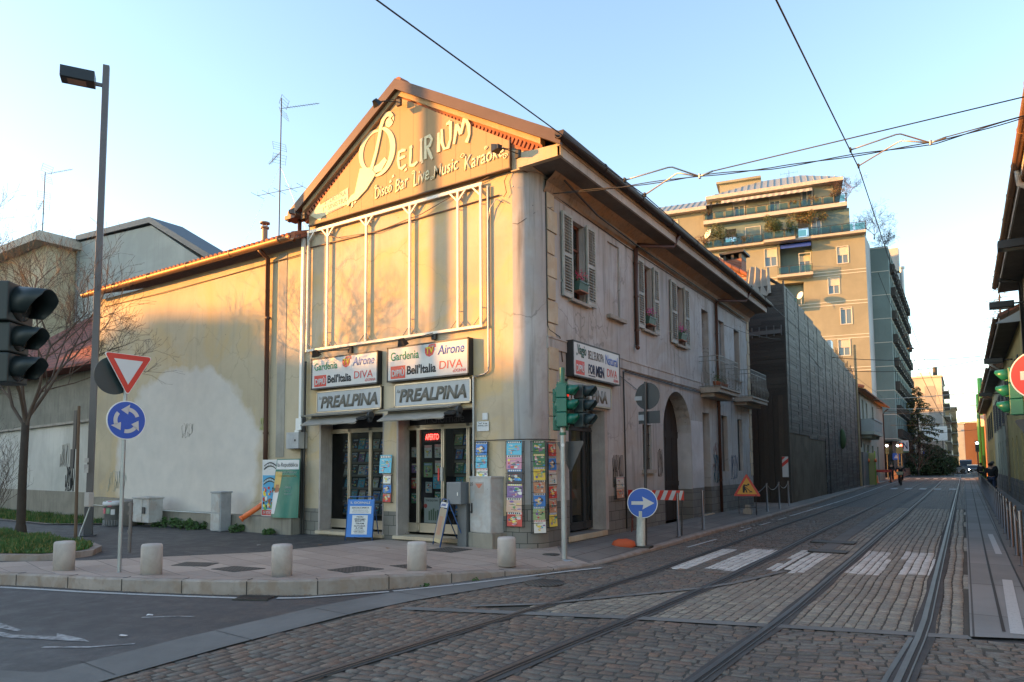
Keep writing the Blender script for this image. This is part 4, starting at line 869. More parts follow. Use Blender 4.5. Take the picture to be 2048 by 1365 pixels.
part(mb, 'roof', tiles('red roof tiles', 'XYZ', (.30,.075,.05), (.20,.055,.045)), rh)
# ------------------------------------------------------------------ gable sign
UX, UZ, UY = Vector((1,0,0)), Vector((0,0,1)), Vector((0,1,0))
BOARD, nt, b = nodes('ochre gable boards'); v = coords(nt, (1,1,1)); wv = swz(nt, 'XZY')
t = nt.nodes.new('ShaderNodeTexBrick'); t.offset = 0; t.inputs['Scale'].default_value = 1; t.inputs['Brick Width'].default_value = .40; t.inputs['Row Height'].default_value = 50; t.inputs['Mortar Size'].default_value = .006
t.inputs['Color1'].default_value = (.36,.23,.11,1); t.inputs['Color2'].default_value = (.38,.245,.12,1); t.inputs['Mortar'].default_value = (.16,.10,.05,1); nt.links.new(wv, t.inputs['Vector'])
c = mixc(nt, mul(nt, ramp(nt, noise(nt, v, 1.1, 5, .6), .45, .75), .25), t.outputs[0], (.30,.19,.09)); nt.links.new(c, b.inputs['Base Color']); b.inputs['Roughness'].default_value = .7
CREAM = mat('cream lettering', (.76,.64,.40), .6, 0, .08)
gs = thing('gable_sign', 'ochre boarded gable sign reading Delirium with a guitar shaped D', 'sign', (-10.4,11.4,8.5))
mb = M(); mb.prism([(-13.42,11.36,7.77),(-7.43,11.36,7.77),(-7.43,11.36,8.33),(-10.41,11.36,10.16),(-13.42,11.36,8.02)], (0,.07,0)); part(mb, 'board', BOARD, gs)
mb = M(); mb.box(-13.44,-7.40,11.345,11.44,7.745,7.77); mb.box(-7.43,-7.405,11.345,11.44,7.77,8.35); part(mb, 'trim', mat('dark sign trim', (.08,.05,.03)), gs)
ys = 11.352
def GW(s, x0, z0, x1, z1, h, **k):       # lettering along a slanted baseline
    U = Vector((x1-x0, 0, z1-z0)); return W(text(s, 'lettering', CREAM, (x0, ys, z0), U, Vector((0,0,1)), U.length, h, gs, depth=.006, **k))
# letters of DELIRIUM: irregular hand drawn strokes
_k = [0]
def stroke(mb, pts, w, closed=False):
    pts = [Vector((x, 0, z)) for x, z in pts]; n = len(pts); L = []
    ws = w if isinstance(w, (list, tuple)) else [w]*n
    for i in range(n):
        d = (pts[min(i+1, n-1)]-pts[max(i-1, 0)]).normalized(); p = Vector((-d.z, 0, d.x))*ws[i]/2
        L.append((pts[i]+p, pts[i]-p))
    for i in range(n-1):
        a, b_, c_, d = L[i][0], L[i+1][0], L[i+1][1], L[i][1]
        _k[0] = (_k[0]+1) % 40; e_ = ys-.006-.0004*_k[0]; mb.prism([(q.x, e_, q.z) for q in (a, b_, c_, d)], (0,.024,0))
mb = M()
# the big guitar D
cxg, czg = -11.18, 9.10
ring_ = [(cxg+.44*math.cos(R(t_)), czg+.47*math.sin(R(t_))) for t_ in range(75, 262, 11)]
stroke(mb, ring_, [.05+.09*math.sin(math.pi*i/(len(ring_)-1)) for i in range(len(ring_))])
ring2 = [(-11.08+.48*math.cos(R(t_)), czg-.06+.56*math.sin(R(t_))) for t_ in range(80, -105, -11)]
stroke(mb, ring2, [.04+.12*math.sin(math.pi*i/(len(ring2)-1)) for i in range(len(ring2))])
hook = [(-11.32,8.55),(-11.12,9.05),(-11.02,9.40),(-10.98,9.60),(-10.90,9.78),(-10.80,9.86),(-10.70,9.85),(-10.62,9.76),(-10.60,9.66)]
stroke(mb, hook, [.10,.09,.09,.10,.11,.12,.12,.10,.06]); mb.lathe((-10.72,ys+.002,9.66), [(0,0),(.115,0),(.115,.008),(0,.008)], 20, 0, False, (0,-1,0))
body = [(-11.63,8.78),(-11.30,8.72),(-11.12,8.52),(-11.42,8.22),(-11.72,8.05),(-11.95,8.02),(-12.02,7.95),(-12.08,8.02),(-11.93,8.18),(-11.80,8.22)]
mb.prism([(x,ys-.0255,z) for x, z in body], (0,.03,0)); stroke(mb, [(-11.3,8.62),(-11.0,8.66),(-10.82,8.82)], [.16,.20,.12])
for i in range(7): p = (-11.90+.105*i, 7.98+.075*i); mb.prism([(p[0]-.035,ys-.006,p[1]-.09),(p[0]+.03,ys-.006,p[1]-.06),(p[0]+.045,ys-.006,p[1]+.05),(p[0]-.02,ys-.006,p[1]+.03)], (0,.008,0))
def L_(x, z, w, h, strokes, wd=.062):
    for s_ in strokes: stroke(mb, [(x+a*w, z+b_*h) for a, b_ in s_], [wd*(1.25 if i % 2 else .8) for i in range(len(s_))])
L_(-10.44,8.48,.24,.40, [[(.1,1),(0,.5),(.15,.05),(.5,-.05),(1,.1)], [(0,.55),(.5,.6),(.9,.6)], [(.05,.95),(.5,1.0),(.95,.95)]])
L_(-10.12,8.45,.26,.44, [[(.25,1.05),(.2,.5),(.15,.05)], [(.1,.05),(.6,.0),(1,.12)], [(.1,.98),(.4,1.02)]])
L_(-9.80,8.50,.10,.48, [[(.5,1),(.5,.0)], [(.1,.98),(.9,1.0)], [(.1,0),(.9,.02)]], .06)
L_(-9.68,8.50,.25,.50, [[(.2,1),(.2,0)], [(.1,.98),(.7,1),(.95,.8),(.7,.55),(.3,.5)], [(.45,.5),(.7,.2),(1.0,-.1)]], .066)
L_(-9.30,8.56,.09,.44, [[(.5,1),(.5,0)]], .075)
L_(-9.17,8.58,.27,.50, [[(.02,.95),(.03,.35),(.28,.02),(.68,.03),(.92,.38),(.92,1.15)], [(.5,1.08),(.92,1.15)]], .066)
L_(-8.83,8.62,.42,.50, [[(0,0),(.2,.85)], [(.2,.85),(.45,.35)], [(.45,.35),(.7,1.05)], [(.7,1.05),(.95,.6),(.98,.2),(.8,-.1)]], .072)
for x, z in ((-10.24,8.36),(-9.76,8.42),(-10.62,8.30),(-10.70,8.20)): mb.prism([(x,ys-.006,z),(x+.07,ys-.006,z+.03),(x+.05,ys-.006,z+.09),(x,ys-.006,z+.06)], (0,.008,0))
part(mb, 'lettering', CREAM, gs)
for s_, x0, z0, x1, z1, h in (('Disco', -11.16, 7.92, -10.62, 7.99, .27), ('Bar', -10.52, 7.94, -10.12, 8.0, .30), ('Live', -9.98, 7.94, -9.52, 8.02, .33), ('Music', -9.40, 7.99, -8.72, 8.05, .29), ('Karaoke', -8.56, 7.97, -7.55, 8.03, .31)): GW(s_, x0, z0, x1, z1, h, bold=.012, shear=.12)
mb = M()
for x, z, r_ in ((-11.13,8.22,.05),(-9.98,8.28,.05),(-9.44,8.02,.05),(-8.60,8.30,.06),(-7.52,8.02,.07),(-8.0,8.32,.045),(-10.72,8.06,.05)):
    stroke(mb, [(x+r_*(1-t_/14)*math.cos(t_*.75), z+r_*(1-t_/14)*math.sin(t_*.75)) for t_ in range(12)], .016)
part(mb, 'flourishes', CREAM, gs)
mb = M(); mb.prism([(-13.36,ys-.002,8.0),(-13.02,ys-.002,8.27),(-13.0,ys-.002,8.2),(-12.05,ys-.002,8.42),(-12.03,ys-.002,8.02),(-12.95,ys-.002,7.88),(-13.0,ys-.002,7.80)], (0,.006,0)); part(mb, 'arrow', mat('pale arrow', (.70,.58,.36), .6, 0, .1), gs)
GB = mat('faded blue letters', (.20,.19,.18), .6)
for s_, x0, z0, x1, h in (('2\u00b0 DESTRA', -12.86, 8.17, -12.10, .125), ('1\u00b0 SINISTRA', -12.90, 8.00, -12.08, .125)): W(text(s_, 'lettering', GB, (x0, ys-.003, z0), (1,0,.11), (0,0,1), x1-x0, h, gs, depth=.003))
mb = M(); mb.prism([(-12.75,ys-.004,7.92),(-12.2,ys-.004,7.98),(-12.2,ys-.004,8.02),(-12.75,ys-.004,7.965)], (0,.003,0)); part(mb, 'underline', GB, gs)
# ------------------------------------------------------------------ empty billboard frame
bf = thing('billboard', 'empty white steel billboard frame with six uprights on the sunlit wall', 'billboard', (-10.8,11.4,6))
yf = 11.415; mb = M(); mb.box(-13.52,-8.14,yf-.03,yf+.01,7.58,7.65); part(mb, 'rail', STEELW, bf); mb = M(); mb.box(-13.52,-8.14,yf-.03,yf+.01,4.585,4.64); part(mb, 'rail', STEELW, bf)
for i, x in enumerate((-13.49,-12.79,-11.48,-10.13,-8.78,-8.18)):
    mb = M(); mb.box(x-.026,x+.026,yf-.028,yf+.012,4.64,7.58)
    for sg in (-1,1):
        if (i == 0 and sg < 0) or (i == 5 and sg > 0): continue
        for za, zb in ((7.59,7.36),(4.63,4.86)):
            mb.obox((x+sg*.10, yf-.008, (za+zb)/2), Vector((.11*sg,0,(za-zb)/2)), (0,.018,0), Vector((.012,0,-.012*sg)))
    mb.box(x-.01,x+.01,yf,Y0,7.2,7.22); mb.box(x-.01,x+.01,yf,Y0,5.0,5.02)
    part(mb, 'upright', STEELW, bf)
# ------------------------------------------------------------------ sign boxes over the shops
def swap(P, a0, z0):                      # helper: front or street plane
    return P
def signbox(name_label, P, U, a0, a1, z0, z1, d, face, items, cat='sign', grp=None):
    c_ = P((a0+a1)/2, z0, -d); t = thing('shop_sign', name_label, cat, c_, 0, grp)
    mb = M(); q = lambda a, z, dd: P(a, z, -dd)
    mb.add([q(a0,z0,0),q(a1,z0,0),q(a1,z1,0),q(a0,z1,0),q(a0,z0,d),q(a1,z0,d),q(a1,z1,d),q(a0,z1,d)], [(0,1,5,4),(1,2,6,5),(2,3,7,6),(3,0,4,7),(0,3,2,1),(4,5,6,7)])
    part(mb, 'box', BLACK, t); e = .035; mb = M(); mb.add([q(a0+e,z0+e,d+.003),q(a1-e,z0+e,d+.003),q(a1-e,z1-e,d+.003),q(a0+e,z1-e,d+.003)], [(0,1,2,3)]); part(mb, 'face', face, t)
    mb = M()
    for (aa, ab, za, zb) in ((a0,a1,z0,z0+.03),(a0,a1,z1-.03,z1),(a0,a0+.03,z0,z1),(a1-.03,a1,z0,z1)):
        v_ = [q(aa,za,d),q(ab,za,d),q(ab,zb,d),q(aa,zb,d),q(aa,za,d+.012),q(ab,za,d+.012),q(ab,zb,d+.012),q(aa,zb,d+.012)]
        mb.add(v_, [(0,1,5,4),(1,2,6,5),(2,3,7,6),(3,0,4,7),(4,5,6,7)])
    part(mb, 'rim', ALU if face is SIGNG else SBACK, t)
    for it in items:
        w_, h_ = a1-a0, z1-z0
        if it[0] == 'R':                  # coloured rectangle / polygon in unit coordinates
            _, pts, m, dd = it; mb = M(); pp = [q(a0+x*w_, z0+z*h_, d+dd) for x, z in pts]; mb.prism(pp, Vector(q(0,0,d))-Vector(q(0,0,d+.001))); part(mb, 'emblem', m, t)
        else:
            _, s_, m, x, z, w1, h1, bo, sh = it; W(text(s_, 'lettering', m, q(a0+x*w_, z0+z*h_, d+.006), U, UZ, w1*w_, h1*h_, t, bo, sh, .002))
    return t
def mags(v=0):
    red = [('R', [(.05,.08),(.24,.08),(.24,.44),(.05,.44)], SRED, .005), ('T','DIPI\u00d9',SIGNW,.065,.14,.16,.24,.03,0)]
    tv = [('R', [(.47,.57),(.62,.57),(.62,.95),(.47,.95)], SIGNW, .0045), ('R', [(.485,.72),(.50,.64),(.54,.595),(.58,.64),(.60,.74),(.60,.86),(.485,.86)], SRED, .005), ('R', [(.51,.84),(.62,.84),(.62,.94),(.54,.94)], SRED, .0052), ('T','TV',YELINK,.495,.68,.095,.19,.03,0), ('T','DIPI\u00d9',SIGNW,.555,.865,.05,.05,.0,0)]
    return [('T','Gardenia',GREENINK,.05,.60,.36,.24,.008,0)]+tv+[('T','Airone',BLUEINK if v else LILAC,.64,.62,.31,.26,.012,.18)]+red+[('T',"Bell'Italia",INK,.26,.16,.36,.26,.028,0), ('T','DIVA',REDINK,.66,.22,.27,.22,.0,.05), ('T','eDONNA',REDINK,.82,.10,.15,.09,.0,0)]
signbox('left upper light box sign listing magazine titles over the left shop door', PF, UX, -13.24, -11.02, 3.62, 4.38, .14, SIGNW, mags(0))
signbox('right upper light box sign listing magazine titles over the shop door with the red light', PF, UX, -10.72, -8.44, 3.62, 4.40, .16, SIGNW, mags(1))
pre = lambda m: [('T','PREALPINA',m,.07,.2,.88,.56,.045,.22), ('T','la',m,.035,.62,.05,.14,.0,.3)]
signbox('left grey La Prealpina sign under the left light box', PF, UX, -13.12, -10.97, 3.05, 3.57, .07, SIGNG, pre(GREYINK))
signbox('right grey La Prealpina sign under the right light box', PF, UX, -10.58, -8.45, 3.05, 3.57, .07, SIGNG, pre(GREYINK))
signbox('light box sign with magazine titles on the shaded street wall', PS, UY, 12.78, 15.14, 3.62, 4.39, .17, SIGNW, [('T','Viaggio',mat('dark green ink',(.02,.10,.07)),.08,.56,.18,.36,.02,0), ('T','in',mat('dark green ink',(0,0,0)),.06,.60,.03,.08,.0,0), ('T',"BELL'EUROPA",INK,.30,.58,.33,.26,.0,0), ('T','Natural',BLUEINK,.67,.56,.28,.30,.01,0),
    ('R', [(.05,.08),(.22,.08),(.22,.46),(.05,.46)], SRED, .005), ('T','DIPI\u00d9',SIGNW,.06,.14,.15,.26,.03,0), ('T','FOR',mat('navy ink',(.01,.015,.06)),.30,.16,.14,.28,.04,0), ('T','MEN',mat('navy ink',(0,0,0)),.455,.12,.18,.32,.05,0), ('R', [(.30,.09),(.44,.09),(.44,.12),(.30,.12)], mat('navy ink',(0,0,0)), .005), ('T','DIVA',REDINK,.70,.20,.23,.24,.0,0), ('T','DONNA',REDINK,.85,.08,.11,.09,.0,0)])
signbox('grey La Prealpina sign on the shaded street wall behind the traffic light', PS, UY, 12.70, 14.85, 3.05, 3.56, .07, SIGNG, [('T','PREALPINA',GREYINK,.06,.2,.84,.56,.045,.12)])
# awnings, rolled in
for lab, a0, a1 in (('left half rolled canvas awning over the left shop door', -13.22, -10.98), ('right half rolled canvas awning over the shop door with the red light', -10.72, -8.47)):
    t = thing('awning', lab, 'awning', ((a0+a1)/2,11.3,2.9), 0, 'awnings over the shop doors')
    mb = M(); mb.prism([(a0,11.06,2.94),(a0,11.44,3.02),(a0,11.44,3.05),(a0,11.04,2.97)], (a1-a0-.25,0,0)); part(mb, 'hood', mat('awning hood metal', (.36,.34,.30), .5, .3, .15), t)
    mb = M(); n = 14
    for i in range(n):
        x0_, x1_ = a0+.12+(a1-a0-.45)*i/n, a0+.12+(a1-a0-.45)*(i+1)/n; s0, s1 = .012*math.sin(i*1.3), .012*math.sin((i+1)*1.3)
        mb.quad((x0_,11.28,2.93+s0*.3),(x1_,11.28,2.93+s1*.3),(x1_-.04,10.98,2.76+s1),(x0_-.04,10.98,2.76+s0)); mb.quad((x0_-.04,10.98,2.76+s0),(x1_-.04,10.98,2.76+s1),(x1_-.04,10.99,2.715+s1),(x0_-.04,10.99,2.715+s0))
    mb.cyl((a0+.05,10.99,2.735),(a1-.36,10.99,2.735),.02,.02,8); mb.cyl((a0+.1,11.30,2.93),(a1-.2,11.30,2.93),.05,.05,10); part(mb, 'canvas', AWN, t)
    mb = M(); mb.cyl((a1-.20,11.26,2.90),(a1-.14,11.26,2.90),.09,.09,14); mb.cyl((a1-.20,11.24,2.80),(a1-.14,11.24,2.80),.06,.06,12); mb.obox((a1-.28,11.12,2.84),(.10,.02,0),(0,.08,.03),(0,-.01,.02)); part(mb, 'crank_arm', SBACK, t)
# floodlights
def flood(label, base, head, d, s=1, inv=False):
    t = thing('floodlight', label, 'floodlight', base); d = Vector(d).normalized(); base, head = Vector(base), Vector(head)
    mb = M(); mb.tube([base, base.lerp(head,.5)+Vector((0,0,.02)), head], .012, 6); mb.tube([base+Vector((.05,0,.07)), head], .007, 5); mb.box(base.x-.06,base.x+.06,base.y-.01,base.y+.05,base.z-.08,base.z+.08); part(mb, 'bracket', IRON, t)
    sdv = d.cross(UZ).normalized(); upv = sdv.cross(d).normalized()
    v_ = []
    for dist, w, h in ((-.10,.07,.05),(.0,.11,.08),(.13,.15,.12)):
        for a, b_ in ((-1,-1),(1,-1),(1,1),(-1,1)): v_.append(head+d*dist*s+sdv*a*w*s+upv*b_*h*s)
    mb = M(); mb.add(v_, [(0,1,2,3)]+[(i, (i+1) % 4, 4+(i+1) % 4, 4+i) for i in range(4)]+[(4+i, 4+(i+1) % 4, 8+(i+1) % 4, 8+i) for i in range(4)])
    for k in range(5): p = head+d*(-.09+.02*k)*s; mb.obox(p, sdv*.085*s, upv*.065*s, d*.003)
    part(mb, 'housing', BLACKBOX, t); mb = M(); mb.obox(head+d*.131*s, sdv*.14*s, upv*.11*s, d*.004); part(mb, 'lens', mat('floodlight glass', (.55,.55,.5), .15, .3, .1), t)
flood('black floodlight on an arm over the left light box sign', (-12.0,11.42,4.50), (-12.72,11.02,4.44), (-.1,.55,-.9), .62)
flood('black floodlight on an arm over the right light box sign', (-9.45,11.42,4.55), (-9.98,11.0,4.42), (0,.5,-.9), .68)
flood('floodlight on a long arm at the roof peak', (-10.3,11.2,9.95), (-10.66,10.85,9.90), (.1,.8,-.6), .62)
flood('floodlight at the lower left corner of the roof', (-13.45,11.2,7.98), (-13.58,10.95,8.02), (.8,.7,.05), .62)
flood('floodlight at the right end of the gable sign', (-7.2,11.32,7.98), (-7.45,10.98,8.04), (-.95,.25,.0), .68)
# ------------------------------------------------------------------ shop fronts (parts of the house)
mb = M()
for a0, a1 in ((-13.07,-10.95),(-10.56,-8.45)):
    mb.box(a0-.6,a1+.6,13.6,13.62,.1,3.1); mb.box(a0-.1,a1+.1,11.9,13.6,.08,.2); mb.box(a0-.1,a1+.1,11.92,13.6,3.0,3.05); mb.box(a0-.08,a0-.06,11.9,13.6,.1,3.1); mb.box(a1+.06,a1+.08,11.9,13.6,.1,3.1)
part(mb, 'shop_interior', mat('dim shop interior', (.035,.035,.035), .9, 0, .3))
def glazed(root_label, P, U, a0, a1, mull, z0=.29, z1=2.66, d=.35, kick=.17):
    mb = M(); q = lambda a, z, dd: Vector(P(a, z, d+dd))
    def bx_(aa, ab, za, zb, d0, d1):
        v_ = [q(x, z, y) for y in (d0, d1) for x, z in ((aa,za),(ab,za),(ab,zb),(aa,zb))]; mb.add(v_, [(0,1,2,3),(7,6,5,4),(0,4,5,1),(1,5,6,2),(2,6,7,3),(3,7,4,0)])
    ms = [a0]+mull+[a1]
    for i, m_ in enumerate(ms): w_ = .03 if 0 < i < len(ms)-1 else .025; bx_(max(a0,m_-w_-.012), min(a1,m_-.006), z0, z1, -.03, .03); bx_(max(a0,m_+.006), min(a1,m_+w_+.012), z0, z1, -.03, .03)
    bx_(a0,a1,z1-.10,z1-.06,-.045,.035); bx_(a0,a1,z1-.055,z1,-.03,.03); bx_(a0,a1,z0,z0+.03,-.03,.03); bx_(a0,a1,z0+kick,z0+kick+.03,-.03,.03); bx_(a0,a1,z0+.03,z0+kick,-.01,.01)
    fr = part(mb, 'shop_door_frame', ALU)
    for i in range(len(ms)-1):
        g = M(); g.quad(q(ms[i],z0+kick+.03,0), q(ms[i+1],z0+kick+.03,0), q(ms[i+1],z1-.1,0), q(ms[i],z1-.1,0)); g.build('pane', DGLASS, fr, fixn=False)
    g = M()
    bx0 = mb; 
    g.add([q(a0,z1,.02),q(a1,z1,.02),q(a1,3.0,.02),q(a0,3.0,.02)], [(0,1,2,3)]); g.build('transom', BLACK, fr)
    return fr
fA = glazed('A', PF, UX, -13.07, -10.95, [-12.40,-11.70,-11.2]); fB = glazed('B', PF, UX, -10.56, -8.45, [-10.22,-9.52,-8.83,-8.6])
text('il Giornale', 'lettering', DULLLET, (-10.05, 11.845, 2.70), UX, UZ, 1.1, .19, fB, .0, 0, .003)
mb = M(); mb.box(-9.55,-9.49,11.77,11.80,1.42,1.72); mb.build('door_handle', GALV, fB); mb = M(); mb.box(-9.63,-9.59,11.78,11.80,1.43,1.70); mb.build('push_plate', SRED, fB)
fC = glazed('C', PS, UY, 12.86, 14.60, [13.55,14.2], .30, 2.62, .36, .14); fC.data.materials[0] = SBACK
mb = M(); mb.box(X0-.36,X0-.30,12.86,14.60,2.66,3.0); part(mb, 'roller_shutter', mat('grey roller shutter', (.10,.11,.12), .5, .3, .2))
mb = M()
for a0, a1 in ((-13.10,-10.92),(-10.60,-8.42)): mb = M(); mb.box(a0,a1,11.40,11.95,.16,.232); part(mb, 'doorsill', STONE, bevel=.006)
mb = M(); mb.box(X0-1.6,X0-1.58,12.0,15.4,.1,3.1); mb.box(X0-1.6,X0-.4,12.4,15.2,.1,.2); mb.box(X0-1.6,X0-.4,12.4,15.2,3.01,3.05); mb.box(X0-1.6,X0-.4,14.64,14.66,.1,3.1); part(mb, 'shop_interior', mat('dim shop interior', (0,0,0)))
mb = M()                                   # marble door jambs
JAMB = plaster('marble jamb', (.42,.37,.34), (.2,.15,.12), None, .4, 4, .4)
for x in (-13.07,-10.56): mb = M(); mb.box(x-.002,x+.05,Y0-.012,11.86,.232,2.95); part(mb, 'door_jamb', JAMB)
mb = M(); mb.box(-10.98,-10.948,Y0-.012,11.86,.232,2.95); part(mb, 'door_jamb', JAMB)
mb = M(); mb.box(X0-.45,X0+.012,14.592,14.74,.262,3.02); part(mb, 'door_jamb', JAMB if 1 else plaster('marble jamb', (.42,.37,.34), (.2,.15,.12), None, .4, 4, .4))
# lit APERTO display
t = thing('led_sign', 'red lit APERTO display hanging inside the glass door', 'led sign', (-9.9,11.9,2.33)); mb = M(); mb.box(-10.12,-9.62,11.88,11.93,2.28,2.52); part(mb, 'case', BLACK, t)
W(text('APERTO', 'lettering', glow('red led', (1,.04,.03), 5), (-10.06,11.876,2.33), UX, UZ, .38, .13, t, .01, 0, .001))
# ------------------------------------------------------------------ magazines
PALC = [mat('cover %d' % i, c_, .35, 0, .12, 9, 0) for i, c_ in enumerate([(.04,.20,.55),(.10,.45,.62),(.55,.06,.05),(.75,.60,.10),(.55,.55,.52),(.05,.22,.12),(.04,.04,.06),(.50,.26,.16),(.58,.25,.36),(.22,.12,.32),(.30,.42,.20),(.62,.40,.30),(.12,.15,.2),(.70,.70,.66)])]
CN = ['blue','light blue','red','yellow','grey','dark green','black','tan','pink','purple','green','peach','slate','white']
def cover_mesh(base, seed, w=.21, h=.28):
    rg = random.Random(seed); mb = M(); mb.box(-w/2,w/2,-.002,.002,0,h,base); y = -.0035
    def rc(x0, x1, z0, z1, mi):
        nonlocal y; mb.quad((x0,y,z0),(x1,y,z0),(x1,y,z1),(x0,y,z1),mi); y -= .0004
    hc = rg.choice([2,13,3,0,6]); rc(-w*.46,w*.46,h*.82,h*.96, hc)
    for k in range(6):
        x = -w*.40+w*.14*k; rc(x,x+w*.09,h*.84,h*.94, 13 if hc != 13 else 6)
    for k in range(rg.randint(9,13)):
        x = rg.uniform(-w*.44,w*.28); z = rg.uniform(.01,h*.66); ww = rg.uniform(w*.10,w*.36); hh = rg.uniform(h*.06,h*.24); c_ = rg.randrange(14)
        n_ = 9; cx_, cz_ = x+ww/2, z+hh/2; pts = [(min(w*.48,max(-w*.48,cx_+ww*.55*math.cos(2*math.pi*i/n_)*rg.uniform(.7,1.1))), y, min(h*.8,max(.01,cz_+hh*.55*math.sin(2*math.pi*i/n_)*rg.uniform(.7,1.1)))) for i in range(n_)]
        mb.add(pts, [tuple(range(n_))], c_); y -= .0004
    for k in range(6): z = h*(.04+.05*k+rg.uniform(0,.4)); x = rg.uniform(-w*.44,0); rc(x,x+w*rg.uniform(.12,.42),z,z+h*.022, rg.choice([13,3,6,2]))
    return mb
TPL = []
for i in range(26):
    o = cover_mesh(i % 14, 100+i).build('magazine', PALC, fixn=False); TPL.append((o, i % 14)); 
_used = set()
ORD = ['first','second','third','fourth','fifth','sixth','seventh','eighth','ninth','tenth','eleventh','twelfth']
def magazine(loc, rz, tilt, k, label, group, s=(1,1,1)):
    o, ci = TPL[k % 26]
    if k % 26 in _used: o = o.copy(); COL.objects.link(o)
    _used.add(k % 26)
    o.location = loc; o.rotation_euler = (tilt, 0, rz); o.scale = s
    return tag(o, CN[ci]+' magazine, '+label, 'magazine', group)
rg = random.Random(5)
for r_ in range(6):
    z = .60+r_*.315
    for c_ in range(8): magazine((-12.92+c_*.245+rg.uniform(-.02,.02), 12.05+.04*(5-r_)*0+.18, z+rg.uniform(-.01,.01)), rg.uniform(-.06,.06), R(-14), rg.choice([0,1,4,5,6,9,12,12,14,18,19,20,4,13,26,15]) , '%s from left on %s shelf from top behind left shop doors' % (ORD[c_], ORD[5-r_]), 'magazines on the shelves behind the left shop doors', (rg.uniform(.85,1.05),1,rg.uniform(.85,1.0)))
for r_ in range(6):
    z = .66+r_*.31
    for c_ in range(4): magazine((-9.37+c_*.23+rg.uniform(-.02,.02), 12.18, z), rg.uniform(-.06,.06), R(-14), rg.choice([0,1,5,10,14,15,19,3,24,0,1]), '%s from left on %s shelf from top behind right glass pane' % (ORD[c_], ORD[5-r_]), 'magazines on the shelves behind the right shop pane', (rg.uniform(.85,1.05),1,rg.uniform(.85,1.0)))
for lab, x0, x1, y in (('shelving of magazines behind the left shop doors',-13.0,-11.0,12.2), ('shelving of magazines behind the right shop pane',-9.48,-8.5,12.2)):
    t = thing('magazine_shelf', lab, 'shelf', ((x0+x1)/2,y,.2))
    for r_ in range(6): mb = M(); z = .59+r_*.312; mb.box(x0,x1,y-.01,y+.25,z-.02,z-.008); mb.box(x0,x1,y-.015,y-.010,z-.02,z+.03); part(mb, 'shelf_board', mat('dusty shelf', (.20,.19,.17), .6), t)
    mb = M(); mb.box(x0,x1,y+.24,y+.26,.2,2.6); part(mb, 'back_panel', mat('dim back panel', (.05,.05,.05), .8), t)
# papers taped inside the glass door
for i, (x, z, k, lab, s_) in enumerate([(-9.98,1.93,13,'taped upper left inside the glass door',1.0),(-9.68,1.93,4,'taped upper right inside the glass door',1.05),(-9.98,1.50,10,'taped at mid height on the left of the glass door',1.15),(-9.68,1.60,13,'taped below the top right sheet in the glass door',.95),
    (-9.72,1.25,1,'taped by the door handle inside the glass door',1.1),(-9.96,1.16,18,'small one taped low on the left of the glass door',.85),(-9.70,.95,5,'taped low on the right of the glass door',.85),(-10.38,1.95,4,'uppermost in the narrow left pane of the glass door',.8),(-10.38,1.6,9,'second from the top in the narrow left pane',.75),(-10.37,1.25,2,'middle one in the narrow left pane',.85),(-10.38,.92,5,'fourth in the narrow left pane',.8)]):
    magazine((x,11.875,z), 0, 0, k, lab, 'papers taped in the glass door', (s_,1,s_))
t = thing('door_poster', 'pale poster with a red dot at the bottom of the glass door', 'poster', (-9.85,11.87,.5)); mb = M(); mb.box(-10.08,-9.64,11.862,11.866,.50,1.05); part(mb, 'sheet', PAPER, t); W(text('STORIE SENZA TEMPO','lettering',INK,(-10.04,11.86,.97),UX,UZ,.36,.04,t,.0,0,.001)); mb = M(); mb.lathe((-10.04,11.861,.87),[(0,0),(.05,0),(.05,.001),(0,.001)],16,0,False,(0,-1,0)); part(mb,'red_dot',SRED,t)
mb = M()
for k in range(5): mb.box(-9.95+.06*k,-9.91+.06*k,11.859,11.861,.56,.56+.2+.03*(k%3))
part(mb,'picture',mat('poster greens',(.22,.28,.2)),t)
def plainposter(label, P, U, a, z, w, h, mt, txt=None, ti=INK, d=.02):
    t = thing('notice', label, 'notice', P(a,z,-d)); mb = M(); n = Vector(P(0,0,-1))-Vector(P(0,0,0)); mb.prism([P(a,z,-d),P(a+w,z,-d),P(a+w,z+h,-d),P(a,z+h,-d)], n*.006); part(mb, 'sheet', mt, t)
    if txt:
        for i, s_ in enumerate(txt): W(text(s_,'lettering',ti,P(a+w*.1,z+h*(.72-.24*i),-d-.0065),U,UZ,w*.8,h*.16,t,.0,0,.001))
    return t
plainposter('square white notice on the wall above the street name plate', PF, UX, -8.20, 2.68, .13, .14, PAPER); plainposter('white street name plate reading Via Monfalcone', PF, UX, -8.34, 2.45, .30, .20, PAPER, ['Via','MONFALCONE'], INK)
plainposter('pale poster strip standing behind the street side shop window', PS, UY, 13.75, .62, .42, 1.9, mat('pale poster', (.28,.29,.27), .5), None, INK, -.42)
plainposter('small white notice low in the street side shop window', PS, UY, 13.05, .5, .14, .26, PAPER, None, INK, -.355); plainposter('small yellow notice low in the street side shop window', PS, UY, 13.33, .52, .11, .26, mat('yellow notice', (.45,.42,.12)), None, INK, -.355)
